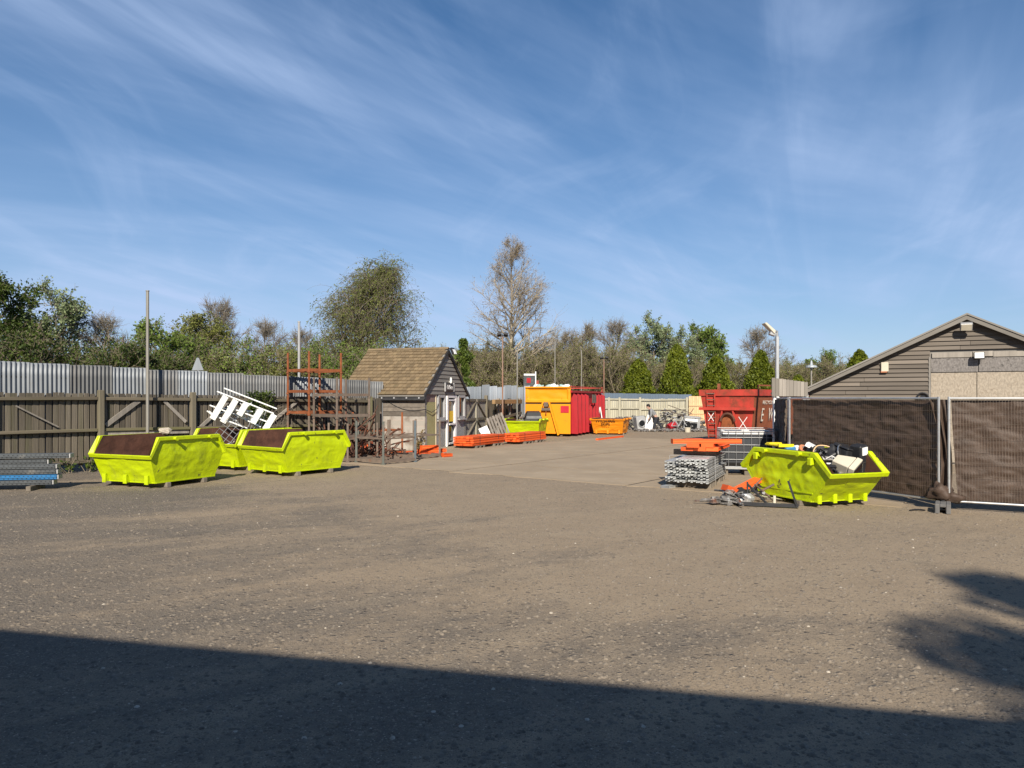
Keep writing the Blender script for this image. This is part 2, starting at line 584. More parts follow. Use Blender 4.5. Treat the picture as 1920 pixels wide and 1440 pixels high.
M['rack_grey'] = mat('rack_grey', (0.06, 0.067, 0.072), 0.55, var=0.18, scale=4, rand=0.15, dirt=((0.17, 0.16, 0.14), 4, 0.55, 0.7, 0.5))
M['rack_blue'] = mat('rack_blue', (0.02, 0.13, 0.30), 0.5, var=0.12, scale=4)
M['orange'] = mat('orange_beam', (0.72, 0.105, 0.018), 0.6, var=0.12, scale=4, rand=0.3, dirt=((0.42, 0.09, 0.04), 4, 0.5, 0.72, 0.5))
M['yellow'] = mat('amber_paint', (0.70, 0.26, 0.004), 0.5, var=0.05, scale=1.5, dirt=((0.5, 0.19, 0.01), 1.2, 0.5, 0.7, 0.4), dirt2=((0.10, 0.04, 0.02), 5.2, 0.64, 0.70, 0.8), bump=0.2, bscale=4)
M['orange_skip'] = mat('orange_paint', (0.68, 0.225, 0.006), 0.55, var=0.08, scale=2, dirt=((0.36, 0.13, 0.02), 2.2, 0.56, 0.74, 0.6), dirt2=((0.12, 0.05, 0.02), 6, 0.68, 0.73, 0.8), bump=0.3, bscale=3)
M['crimson'] = mat('crimson_paint', (0.33, 0.010, 0.016), 0.5, var=0.12, scale=2, dirt=((0.2, 0.02, 0.025), 2.5, 0.55, 0.72, 0.5))
M['red_skip'] = mat('red_paint', (0.42, 0.045, 0.03), 0.6, var=0.2, scale=2.5, dirt=((0.16, 0.05, 0.026), 1.3, 0.47, 0.66, 0.8), dirt2=((0.09, 0.04, 0.025), 5, 0.64, 0.72, 0.7), bump=0.15, bscale=8)
M['red_rusty'] = mat('rusted_red', (0.24, 0.075, 0.035), 0.75, var=0.22, scale=2.5, dirt=((0.3, 0.045, 0.03), 1.2, 0.55, 0.7, 0.5), dirt2=((0.12, 0.05, 0.028), 3, 0.6, 0.72, 0.7))
M['sign_white'] = mat('faded_white_paint', (0.66, 0.62, 0.54), 0.7, var=0.1, scale=6, dirt=((0.3, 0.13, 0.07), 14, 0.55, 0.62, 0.7))
M['white'] = mat('white_plastic', (0.78, 0.77, 0.74), 0.5, var=0.04, scale=3)
M['cream'] = mat('cream_plastic', (0.52, 0.47, 0.37), 0.5, var=0.06, scale=3)
M['black'] = mat('black_plastic', (0.02, 0.02, 0.022), 0.45, var=0.2, scale=4)
M['black_matt'] = mat('black_rubber', (0.03, 0.03, 0.032), 0.8, var=0.3, scale=5)
M['dark_glass'] = mat('dark_glass', (0.012, 0.013, 0.015), 0.08, spec=0.6, var=0.1)
M['pane'] = mat('window_pane', (0.1, 0.11, 0.105), 0.07, spec=0.6, var=0.25, scale=1.5)
M['grey_roof'] = mat('roof_tile', (0.175, 0.125, 0.07), 0.9, var=0.15, scale=3, rand=0.2, dirt=((0.15, 0.14, 0.06), 0.8, 0.55, 0.75, 0.4), bump=0.2)
M['barn_roof'] = mat('barn_roof', (0.2, 0.185, 0.165), 0.8, var=0.15, scale=2, stretch=(0.2, 1, 1))
M['bargeboard'] = mat('bargeboard', (0.17, 0.155, 0.135), 0.85, var=0.2, scale=3, stretch=(0.1, 1, 1))
M['olive'] = mat('olive_render', (0.315, 0.285, 0.135), 0.85, var=0.12, scale=2)
M['mauve'] = mat('mauve_render', (0.2, 0.14, 0.12), 0.85, var=0.1, scale=3)
M['cream_paint'] = mat('cream_paint', (0.58, 0.5, 0.36), 0.8, var=0.1, scale=3)
M['pebble'] = mat('pebbledash', (0.27, 0.265, 0.255), 0.95, var=0.35, scale=22, bump=0.6, bscale=50)
M['frame_grey'] = mat('grey_frame', (0.31, 0.31, 0.31), 0.6, var=0.1, scale=4)
M['wire'] = mat('dull_wire', (0.17, 0.137, 0.11), 0.6, metal=0.2, var=0.1)
M['fabric'] = mat('brown_debris_net', (0.068, 0.045, 0.033), 0.6, spec=0.3, var=0.25, scale=5, bump=0.3, bscale=40)
M['foot'] = mat('grey_block', (0.13, 0.125, 0.12), 0.9, var=0.2, scale=8)
M['timber'] = mat('timber_bearer', (0.17, 0.145, 0.115), 0.9, var=0.25, scale=6, rand=0.2)
M['scrap'] = mat('mixed_scrap', (0.16, 0.15, 0.14), 0.6, metal=0.3, var=0.8, scale=7, dirt=((0.5, 0.5, 0.48), 9, 0.55, 0.62, 0.8), dirt2=((0.18, 0.07, 0.035), 6, 0.56, 0.64, 0.8))
M['teal_sheet'] = mat('teal_plastic', (0.3, 0.42, 0.4), 0.6)
M['silver'] = mat('galvanised_deck', (0.52, 0.53, 0.52), 0.5, metal=0.45, var=0.2, scale=8, rand=0.14, dirt=((0.2, 0.2, 0.2), 10, 0.54, 0.64, 0.6))
M['ibc'] = mat('ibc_bottle', (0.045, 0.047, 0.052), 0.35, var=0.18, scale=2)
M['blue_plastic'] = mat('blue_plastic', (0.06, 0.22, 0.42), 0.5)
M['brown_clay'] = mat('terracotta', (0.4, 0.16, 0.08), 0.7)
M['chrome'] = mat('chrome', (0.62, 0.6, 0.55), 0.25, metal=0.9)
M['skin'] = mat('skin', (0.42, 0.25, 0.18), 0.6, var=0.05)
M['hair'] = mat('hair', (0.02, 0.016, 0.014), 0.6)
M['jacket'] = mat('grey_jacket', (0.2, 0.205, 0.21), 0.9, var=0.15, scale=8)
M['trousers'] = mat('dark_trousers', (0.028, 0.03, 0.037), 0.9, var=0.15, scale=8)
M['bark'] = mat('bark', (0.17, 0.14, 0.1), 0.95, var=0.3, scale=6, stretch=(1, 1, 0.2))
M['bark_pale'] = mat('pale_bark', (0.34, 0.29, 0.215), 0.9, var=0.35, scale=4, stretch=(1, 1, 0.4))
M['twig'] = mat('twig', (0.23, 0.19, 0.13), 0.9, var=0.25, scale=3)
M['twig_grey'] = mat('grey_twig', (0.22, 0.19, 0.155), 0.9, var=0.25, scale=3)
M['birch_twig'] = mat('birch_twig', (0.33, 0.285, 0.235), 0.9, var=0.2, scale=3)
M['leaf_dark'] = leaf_mat('leaf_dark', (0.028, 0.05, 0.01), (0.1, 0.14, 0.025))
M['leaf_mid'] = leaf_mat('leaf_mid', (0.07, 0.115, 0.02), (0.2, 0.27, 0.05))
M['leaf_olive'] = leaf_mat('leaf_olive', (0.09, 0.105, 0.022), (0.23, 0.245, 0.06))
M['leaf_birch'] = leaf_mat('leaf_birch', (0.085, 0.112, 0.022), (0.21, 0.235, 0.055))
M['leaf_pale'] = leaf_mat('leaf_pale', (0.12, 0.16, 0.065), (0.32, 0.38, 0.2))
M['leaf_conifer'] = leaf_mat('leaf_conifer', (0.06, 0.085, 0.006), (0.19, 0.22, 0.018))
M['leaf_bud'] = leaf_mat('leaf_bud', (0.16, 0.15, 0.06), (0.3, 0.28, 0.14))
M['leaf_ivy'] = leaf_mat('leaf_ivy', (0.035, 0.065, 0.01), (0.14, 0.19, 0.03))
M['leaf_dry'] = leaf_mat('leaf_dry', (0.13, 0.09, 0.03), (0.24, 0.16, 0.06))
M['warehouse'] = mat('warehouse_cladding', (0.3, 0.31, 0.32), 0.6, var=0.08)

# ------------------------------------------------------------------ ground
def make_ground():
    mb = MB()
    mb.add([(-600, -200, 0), (600, -200, 0), (600, 1200, 0), (-600, 1200, 0)], [(0, 1, 2, 3)])
    tag(mb.build('ground', M['ground']), kind='structure')
    # concrete hardstanding in front of the hut, slab by slab
    yard = empty('concrete_yard', (-4.7, 21.6, 0), math.atan2(-0.6, 0.8))
    yard['kind'] = 'structure'
    S = [-6.6, -1.4, 3.88, 9.0, 14.4]
    T = [0.0, 2.55, 7.6, 12.6, 17.6]
    rnd = random.Random(3)
    for i in range(4):
        for j in range(4):
            if i in (0, 3) and j > 1:
                continue
            g = 0.04
            x0, x1, y0, y1 = S[i] + g, S[i + 1] - g, T[j] + g, T[j + 1] - g
            m = MB()
            n = 10
            front = [(x0 + (x1 - x0) * k / n, y0 + (rnd.uniform(-0.13, 0.10) if j == 0 else rnd.uniform(-0.012, 0.012))) for k in range(n + 1)]
            right = [(x1 + (rnd.uniform(-0.22, 0.05) if i == 3 else rnd.uniform(-0.01, 0.01)), y0 + (y1 - y0) * k / n) for k in range(1, n)]
            back = [(x1 - (x1 - x0) * k / n, y1) for k in range(n + 1)]
            left = [(x0, y1 - (y1 - y0) * k / n) for k in range(1, n)]
            poly = [(a, b, -0.05) for a, b in front + right + back + left]
            m.prism(poly, (0, 0, 0.058 + 0.003 * rnd.random()))
            m.build('slab', M['concrete'], yard)
    m = MB()
    m.box((3.8, 3.8, -0.048), (20.4, 7.4, 0.104))
    m.box((3.8, 12.5, -0.048), (10.2, 9.8, 0.1))
    m.build('joint_bed', M['joint'], yard)
    # loose stones
    rng = np.random.default_rng(5)

    def scatter(name, n, mtl, smin, smax, ymin, ymax, label, cat):
        u = rng.random(n)
        Y = ymin * (ymax / ymin) ** u
        X = (rng.random(n) * 2 - 1) * 0.72 * Y
        s = smin + (smax - smin) * rng.random(n) ** 3
        base = np.array([[1, 0, 0], [0.3, 0.95, 0], [-0.8, 0.6, 0], [-0.8, -0.55, 0], [0.3, -0.95, 0], [0.5, 0.1, 0.75], [-0.35, 0.2, 0.8], [-0.1, -0.45, 0.7]], float)
        V = base[None] * (1 + 0.35 * (rng.random((n, 8, 3)) - 0.5)) * s[:, None, None]
        V[:, :, 2] *= (0.45 + 0.4 * rng.random(n))[:, None]
        a = rng.random(n) * 6.28
        c, sn = np.cos(a)[:, None], np.sin(a)[:, None]
        x, y = V[:, :, 0].copy(), V[:, :, 1].copy()
        V[:, :, 0] = c * x - sn * y + X[:, None]
        V[:, :, 1] = sn * x + c * y + Y[:, None]
        V[:, :, 2] -= 0.002
        F = np.array([[0, 1, 5], [1, 2, 6], [1, 6, 5], [2, 3, 6], [3, 7, 6], [3, 4, 7], [4, 0, 7], [0, 5, 7], [5, 6, 7]])
        FF = (F[None] + (np.arange(n) * 8)[:, None, None]).reshape(-1, 3)
        o = link(name, np_mesh(name, V.reshape(-1, 3), FF, mtl))
        tag(o, label, cat, kind='stuff')
    scatter('gravel', 30000, M['stone'], 0.003, 0.028, 2.4, 17, 'loose brown and grey gravel strewn over the yard', 'gravel')
    scatter('chalk_chips', 380, M['chalk'], 0.004, 0.024, 2.6, 16, 'pale chalky stone chips scattered on the yard', 'stone chips')


make_ground()


# ------------------------------------------------------------------ the warehouse behind, whose eaves shade the foreground
def make_warehouse():
    ex, ey = 0.972, -0.236
    L = 5.0 / math.tan(R(SUN_EL))
    px, py = 0.0 - L * math.sin(R(SUN_AZ)), 5.12 - L * math.cos(R(SUN_AZ))
    w = empty('warehouse', (px, py, 0), math.atan2(ey, ex), 'long grey clad warehouse whose eaves shade the gravel', 'warehouse')
    x0, x1, d = -26.0, 3.6, -9.0
    m = MB()
    m.prism([(x0, -0.25, 0), (x1, -0.25, 0), (x1, d, 0), (x0, d, 0)], (0, 0, 4.85))
    m.build('wall', M['warehouse'], w)
    m = MB()
    m.prism([(x0 - 0.2, 0, 5.0), (x0 - 0.2, 0, 4.86), (x0 - 0.2, d - 0.2, 4.86), (x0 - 0.2, d - 0.2, 5.0), (x0 - 0.2, d / 2, 6.0)], (x1 - x0 + 0.4, 0, 0))
    m.build('roof', M['barn_roof'], w)
    for i in range(12):
        m = MB()
        m.box((x0 + 1.2 + i * 2.5, -0.22, 2.4), (0.06, 0.08, 4.8))
        m.build('cladding_trim', M['frame_grey'], w)


make_warehouse()


# ------------------------------------------------------------------ left timber fence
FD = Vector((0.61, 0.792, 0)).normalized()
F_ANG = math.atan2(FD.y, FD.x)
F0 = (-10.9, 19.66, 0)


def make_left_fence():
    fe = empty('timber_fence', F0, F_ANG, 'weathered grey brown board fence with mossy rails and posts, left of the hut', 'fence')
    rnd = random.Random(11)
    bm_ = MB()
    bm_.box((0, 0, 0.9), (0.138, 0.022, 1.8))
    bme = bm_.mesh('board', M['wood_old'])
    t = -3.6
    while t < 9.95:
        top = 2.03 - 0.0115 * max(t, -1) + rnd.uniform(-0.012, 0.012)
        if t < -2.35:
            top = 2.0
        zb = 0.17 + rnd.uniform(-0.02, 0.03)
        link('board', bme, fe, (t, rnd.uniform(-0.004, 0.006), zb), (0, rnd.uniform(-0.007, 0.007), 0.13 + rnd.uniform(-0.06, 0.06)), (rnd.uniform(0.80, 1.0), 1, (top - zb) / 1.8))
        t += 0.15
    posts = [-2.5, 0.0, 2.55, 4.95, 7.15, 9.3]
    for i, p in enumerate(posts):
        m = MB()
        h = 2.12 - 0.016 * max(p, 0)
        m.box((p, -0.115, h / 2), (0.14, 0.13, h))
        m.build('post', M['wood_post'], fe, bevel=0.012)
    for a, b in zip([-3.7] + posts[:-1], posts):
        za = 1.9 - 0.0115 * max(a, 0)
        zb = 1.9 - 0.0115 * max(b, 0)
        for dz, hh in ((0.0, 0.085), (-0.83, 0.08), (-1.64, 0.075)):
            if a == 0.0 and dz < -1:
                continue
            sag = -0.02 if dz == 0 else 0.015
            m = MB()
            m.bar((a + 0.075, -0.075, za + dz + sag * 0.3), (b - 0.075, -0.075, zb + dz), 0.1, hh)
            m.build('rail', M['wood_rail'], fe, bevel=0.008)
    for (a, za, b, zb, w) in ((0.14, 1.18, 1.02, 1.84, 0.12), (1.72, 1.83, 2.36, 1.22, 0.09), (2.75, 1.0, 3.7, 1.8, 0.09), (5.15, 1.1, 6.2, 1.8, 0.09)):
        m = MB()
        m.bar((a, -0.052, za), (b, -0.052, zb), 0.05, w)
        m.build('brace', M['wood_grey'], fe)
    m = MB()
    m.bar((0.1, -0.05, 0.98), (2.45, -0.05, 0.96), 0.05, 0.13)
    m.build('plank', M['wood_grey'], fe)
    lath = MB()
    lath.bar((-1.95, -0.07, 1.72), (-1.02, -0.105, 1.18), 0.02, 0.035)
    lath.build('lath', M['wood_grey'], fe)

    cf = empty('corrugated_fence', F0, F_ANG, 'corrugated galvanised sheets standing above the timber fence left of the hut', 'fence')
    t = -3.9
    k = 0
    while t < 9.7:
        w = rnd.choice((0.95, 1.1, 1.25)) if t < 8.5 else 1.1
        w = min(w, 9.95 - t + 0.15)
        ztop = 2.79 - 0.022 * (t + 2.3) + rnd.uniform(-0.015, 0.015)
        waves = max(4, int(w / 0.098))
        nseg = waves * 6
        yoff = 0.05 + 0.006 * (k % 2)
        lean = rnd.uniform(-0.008, 0.008)
        tl = rnd.uniform(-0.015, 0.015)
        bow = rnd.uniform(-0.012, 0.012)

        def fn(u, v, t=t, w=w, ztop=ztop, yoff=yoff, lean=lean, tl=tl, bow=bow, waves=waves):
            z = 0.25 + (ztop + tl * u - 0.25) * v  # sheets extended down behind the boards to darken the gaps between them
            a = u * waves * 2 * math.pi
            return (t + w * u + lean * (z - 1.8), yoff + 0.02 + 0.027 * math.sin(a) + bow * math.sin(3 * v + u * 2), z)
        m = MB()
        m.grid(fn, nseg, 8)
        o = m.build('sheet', M['galv'] if (k < 5 and k != 3) or k in (6, 10) else M['galv_dull'], cf, smooth=True)
        o.modifiers.new('thickness', 'SOLIDIFY').thickness = 0.0012
        t += w - 0.04
        k += 1
    for z in (1.95, 2.45):
        m = MB()
        m.bar((-3.9, 0.125, z), (9.9, 0.125, z - 0.15), 0.05, 0.05)
        m.build('batten', M['wood_old'], cf)


make_left_fence()


# ------------------------------------------------------------------ hut
def make_hut():
    h = empty('office_hut', (-3.19, 27.2, 0), math.atan2(0.954, 0.3), 'small hut with steep tiled roof, dark gable boards and white door', 'hut')
    WX, LY, EZ, RZ = 4.2, 3.2, 2.05, 3.78
    # walls: white painted brick long side
    br = bpy.data.materials.new('white_brick')
    br.use_nodes = True
    nt = br.node_tree
    bs = nt.nodes['Principled BSDF']
    bs.inputs['Roughness'].default_value = 0.9
    tc = nt.nodes.new('ShaderNodeTexCoord')
    mp = nt.nodes.new('ShaderNodeMapping')
    mp.inputs['Rotation'].default_value = (R(90), 0, R(90))
    nt.links.new(tc.outputs['Object'], mp.inputs[0])
    bt = nt.nodes.new('ShaderNodeTexBrick')
    bt.inputs['Scale'].default_value = 1.0
    bt.inputs['Color1'].default_value = (0.36, 0.33, 0.29, 1)
    bt.inputs['Color2'].default_value = (0.27, 0.24, 0.205, 1)
    bt.inputs['Mortar'].default_value = (0.36, 0.29, 0.25, 1)
    bt.inputs['Brick Width'].default_value = 0.22
    bt.inputs['Row Height'].default_value = 0.075
    bt.inputs['Mortar Size'].default_value = 0.009
    nt.links.new(mp.outputs[0], bt.inputs['Vector'])
    nz = nt.nodes.new('ShaderNodeTexNoise')
    nz.inputs['Scale'].default_value = 2.5
    nz.inputs['Detail'].default_value = 7
    nt.links.new(tc.outputs['Object'], nz.inputs['Vector'])
    rg = nt.nodes.new('ShaderNodeMapRange')
    rg.inputs[1].default_value = 0.48
    rg.inputs[2].default_value = 0.66
    nt.links.new(nz.outputs['Fac'], rg.inputs[0])
    mx = nt.nodes.new('ShaderNodeMix')
    mx.data_type = 'RGBA'
    nt.links.new(rg.outputs[0], mx.inputs[0])
    nt.links.new(bt.outputs['Color'], mx.inputs[6])
    mx.inputs[7].default_value = (0.19, 0.155, 0.125, 1)
    nt.links.new(mx.outputs[2], bs.inputs['Base Color'])
    bp = nt.nodes.new('ShaderNodeBump')
    bp.inputs['Strength'].default_value = 0.4
    nt.links.new(bt.outputs['Fac'], bp.inputs['Height'])
    nt.links.new(bp.outputs[0], bs.inputs['Normal'])
    m = MB()
    m.box((0.085, LY / 2 - 0.005, 0.62), (0.2, LY + 0.02, 1.24))
    m.build('brick_wall', br, h)
    m = MB()
    m.box((0.09, LY / 2, 1.66), (0.16, LY + 0.004, 0.84))
    m.box((WX - 0.1, LY / 2, 1.03), (0.2, LY, 2.06))
    m.box((WX / 2, LY - 0.1, 1.03), (WX - 0.42, 0.19, 2.05))
    m.build('wall', M['board_dark'], h)
    rnd = random.Random(5)
    for i in range(5):
        m = MB()
        z = 1.25 + i * 0.165
        m.box((-0.002 + rnd.uniform(-.003, .003), LY / 2 - 0.01, z + 0.08), (0.03, LY + 0.02, 0.15))
        o = m.build('board', M['board_h'], h)
    # gable wall, in pieces
    m = MB()
    m.box((0.5, 0.08, 0.88), (1.0, 0.16, 1.76))
    m.build('olive_panel', M['olive'], h)
    m = MB()
    m.box((0.5, 0.083, 1.91), (1.0, 0.15, 0.29))
    m.build('mauve_panel', M['mauve'], h)
    m = MB()
    m.box((1.035, 0.07, 1.02), (0.07, 0.17, 2.04))
    m.build('corner_strip', M['cream_paint'], h)
    for c_, d_ in (((1.54, 0.08, 0.53), (0.94, 0.14, 1.06)), ((3.66, 0.08, 0.53), (1.0, 0.14, 1.06)), ((1.13, 0.08, 1.55), (0.12, 0.12, 0.98)), ((4.11, 0.08, 1.55), (0.1, 0.12, 0.98))):
        m = MB()
        m.box(c_, d_)
        m.build('pebbledash_panel', M['pebble'], h)

    def window(x0, x1, z0, z1):
        mid = (x0 + x1) / 2
        f = MB()
        for a, b in (((x0, z0), (x1, z0)), ((x0, z1), (x1, z1)), ((x0, z0), (x0, z1)), ((x1, z0), (x1, z1))):
            f.bar((a[0], 0.0, a[1]), (b[0], 0.0, b[1]), 0.1, 0.09, up=(0, 1, 0))
        fr = f.build('window', M['frame_grey'], h)
        g = MB()
        g.box((mid, 0.05, (z0 + z1) / 2), (x1 - x0 - 0.06, 0.02, z1 - z0 - 0.06))
        g.build('pane', M['dark_glass'], fr)
        s = MB()
        s.box((mid, -0.05, z0 - 0.075), (x1 - x0 + 0.14, 0.14, 0.05))
        s.build('sill', M['pebble'], fr)
    window(1.24, 1.86, 1.12, 1.98)
    window(3.32, 4.0, 1.12, 1.98)
    # door
    d = MB()
    for a, b, w in (((2.06, 0.02), (2.06, 1.99), 0.09), ((3.1, 0.02), (3.1, 1.99), 0.09), ((2.06, 1.97), (3.1, 1.97), 0.09)):
        d.bar((a[0], 0.02, a[1]), (b[0], 0.02, b[1]), 0.1, w, up=(0, 1, 0))
    for a, b, w in (((2.2, 0.06), (2.2, 1.9), 0.14), ((2.97, 0.06), (2.97, 1.9), 0.14), ((2.28, 1.83), (2.9, 1.83), 0.13), ((2.28, 0.88), (2.9, 0.88), 0.2), ((2.28, 0.12), (2.9, 0.12), 0.16)):
        d.bar((a[0], 0.035, a[1]), (b[0], 0.035, b[1]), 0.06, w, up=(0, 1, 0))
    dr = d.build('door', mat('door_white', (0.58, 0.58, 0.58), 0.5, var=0.06), h)
    g = MB()
    g.box((2.59, 0.06, 1.37), (0.64, 0.012, 0.8))
    g.build('pane', M['pane'], dr)
    g = MB()
    g.box((2.59, 0.06, 0.5), (0.64, 0.012, 0.58))
    g.build('pane', M['dark_glass'], dr)
    g = MB()
    g.box((2.59, 0.047, 1.19), (0.6, 0.006, 0.42))
    g.build('yellow_panel', mat('flat_yellow', (0.62, 0.42, 0.02), 0.6, var=0.05), dr)  # the yellow seen in the glass, built as a flat panel
    g = MB()
    g.bar((2.24, -0.01, 0.97), (2.36, -0.01, 0.97), 0.025, 0.02)
    g.box((2.22, 0.0, 0.97), (0.04, 0.02, 0.18))
    g.build('handle', M['steel'], dr)
    m = MB()
    m.tube([(1.965, -0.06, 0.02), (1.965, -0.06, 2.0)], 0.035, 8)
    m.box((1.965, -0.05, 0.9), (0.1, 0.05, 0.04))
    m.box((1.965, -0.05, 1.7), (0.1, 0.05, 0.04))
    m.build('downpipe', M['white'], h)
    # gable boards, lapped
    n = 11
    ph = (RZ - EZ) / n
    for i in range(n):
        z0 = EZ + i * ph
        z1 = z0 + ph * 1.15

        def half(z):
            return max(0.02, (RZ - z) / (RZ - EZ) * WX / 2 - 0.01)
        a, b = half(z0), half(min(z1, RZ - 0.02))
        c = WX / 2
        poly = [(c - a, -0.045, z0), (c + a, -0.045, z0), (c + b, -0.012, min(z1, RZ - 0.02)), (c - b, -0.012, min(z1, RZ - 0.02))]
        mm = MB()
        mm.prism(poly, (0, 0.02, 0))
        mm.build('board', M['board_dark'], h)
    m = MB()
    m.prism([(0.02, 0.03, EZ), (WX - 0.02, 0.03, EZ), (WX / 2, 0.03, RZ - 0.03)], (0, 0.1, 0))
    m.prism([(0.02, LY - 0.15, EZ), (WX - 0.02, LY - 0.15, EZ), (WX / 2, LY - 0.15, RZ - 0.03)], (0, 0.1, 0))
    m.build('gable_wall', M['board_dark'], h)
    # roof
    eave_x, eave_z, ridge_z = -0.22, 2.04, 3.86
    c = WX / 2
    slope = Vector((c - eave_x, 0, ridge_z - eave_z))
    sl = slope.length
    ang = math.atan2(slope.z, slope.x)
    y0, y1 = -0.07, LY + 0.2
    rf = MB()
    for sgn in (1, -1):
        ex = eave_x if sgn == 1 else WX - eave_x
        rf.prism([(ex, y0, eave_z), (c, y0, ridge_z), (c, y0, ridge_z - 0.07), (ex, y0, eave_z - 0.07)], (0, y1 - y0, 0))
    roof = rf.build('roof', M['board_dark'], h)
    tile = MB()
    tile.prism([(0, 0, 0.004), (0.26, 0, -0.02), (0.26, 0, -0.004), (0, 0, 0.034)], (0, 0.168, 0))
    tme = tile.mesh('tile', M['grey_roof'])
    rows, cols = 14, 20
    gx = (sl + 0.02) / rows
    gy = (y1 - y0 + 0.02) / cols
    for r_ in range(rows):
        for q in range(cols):
            s = r_ * gx - 0.03
            off = 0.5 * gy if r_ % 2 else 0
            y = y0 - 0.01 + q * gy + off
            if q == cols - 1 and r_ % 2:
                y -= 0.5 * gy
            link('tile', tme, roof, (eave_x + math.cos(ang) * s - math.sin(ang) * 0.012, y, eave_z + math.sin(ang) * s + math.cos(ang) * 0.016 + rnd.uniform(0, 0.007)), (0, -ang, rnd.uniform(-0.008, 0.008)), (1, 0.98, 1))
    bk = MB()
    for r_ in range(rows):
        s0, s1 = r_ * gx - 0.03, (r_ + 1) * gx + 0.02
        ex = WX - eave_x
        bk.prism([(ex - math.cos(ang) * s0, y0, eave_z + math.sin(ang) * s0 + 0.022), (ex - math.cos(ang) * s1, y0, eave_z + math.sin(ang) * s1 + 0.008), (ex - math.cos(ang) * s1, y0, eave_z + math.sin(ang) * s1 + 0.002), (ex - math.cos(ang) * s0, y0, eave_z + math.sin(ang) * s0 + 0.002)], (0, y1 - y0, 0))
    tag(bk.build('tile_courses', M['grey_roof'], roof), kind='stuff')
    for k in range(9):
        rr = MB()
        ya = y0 - 0.02 + k * (y1 - y0 + 0.04) / 9
        rr.prism([(c - 0.13, ya, ridge_z - 0.03), (c, ya, ridge_z + 0.055), (c + 0.13, ya, ridge_z - 0.03), (c, ya, ridge_z + 0.02)], (0, (y1 - y0) / 9 + 0.0, 0))
        rr.build('ridge_tile', M['grey_roof'], roof)
    fas = MB()
    fas.box((eave_x + 0.05, (y0 + y1) / 2, eave_z - 0.13), (0.03, y1 - y0 - 0.02, 0.15))
    fas.build('fascia', M['black_matt'], h)
    for k in range(7):
        rb = MB()
        rb.box((eave_x + 0.018, y0 + 0.2 + k * 0.5, eave_z - 0.12), (0.035, 0.05, 0.06))
        rb.build('rafter_end', M['frame_grey'], h)
    for sgn in (1, -1):
        bb = MB()
        ex = eave_x if sgn == 1 else WX - eave_x
        bb.prism([(ex, y0 - 0.035, eave_z - 0.02), (c, y0 - 0.035, ridge_z - 0.02), (c, y0 - 0.035, ridge_z - 0.18), (ex, y0 - 0.035, eave_z - 0.17)], (0, 0.03, 0))
        bb.build('bargeboard', M['black_matt'], h)
    # floodlight on the apex
    fl = MB()
    fl.box((c + 0.1, y0 - 0.16, ridge_z - 0.1), (0.3, 0.1, 0.26), Matrix.Rotation(R(-25), 3, 'X'))
    fl.build('floodlight', M['black'], h, bevel=0.01)
    fl = MB()
    fl.box((c + 0.1, y0 - 0.225, ridge_z - 0.13), (0.25, 0.02, 0.2), Matrix.Rotation(R(-25), 3, 'X'))
    fl.build('floodlight_lens', M['white'], h)
    # sign with lettering
    sg = MB()
    sg.box((2.18, -0.085, 2.33), (0.86, 0.03, 0.26))
    s = sg.build('sign', M['black'], h)
    for x in (1.74, 2.62):
        e = MB()
        e.box((x, -0.09, 2.34), (0.05, 0.05, 0.34))
        e.build('sign_end', M['frame_grey'], s)
    text_mesh('Office', 0.24, M['white'], s, Matrix.Translation((2.18, -0.103, 2.26)) @ Matrix.Rotation(R(90), 4, 'X'), 'lettering')
    bl = MB()
    bl.tube([(2.24, -0.12, 2.5), (2.24, -0.12, 2.62), (2.24, -0.12, 2.72)], [0.035, 0.045, 0.03], 8)
    bl.bar((2.24, -0.12, 2.55), (2.24, -0.02, 2.55), 0.02, 0.02)
    bl.build('lamp', M['white'], h)
    cb = MB()
    pts = []
    for i in range(13):
        t = i / 12
        pts.append((-0.03 + 0.0 * t, 1.75 * (1 - t) - 0.04, 1.95 - 0.55 * t - 0.28 * math.sin(math.pi * t) * 0.8 + 0.1 * t))
    pts += [(0.5, -0.06, 1.38), (1.0, -0.06, 1.5), (1.15, -0.05, 1.7)]
    cb.tube(pts, 0.012, 5)
    cb.build('cable', M['black'], h)


def text_mesh(txt, size, mtl, parent, mw, name='lettering', ext=0.003, sx=1.0):
    cu = bpy.data.curves.new(name, 'FONT')
    cu.body = txt
    cu.size = size
    cu.align_x = 'CENTER'
    cu.extrude = ext
    to = bpy.data.objects.new(name, cu)
    COL.objects.link(to)
    bpy.context.view_layer.update()
    me = bpy.data.meshes.new_from_object(to.evaluated_get(bpy.context.evaluated_depsgraph_get()))
    bpy.data.objects.remove(to)
    me.transform(Matrix.Diagonal((sx, 1, 1, 1)))
    me.transform(mw)
    me.materials.clear()
    me.materials.append(mtl)
    return link(name, me, parent)


make_hut()


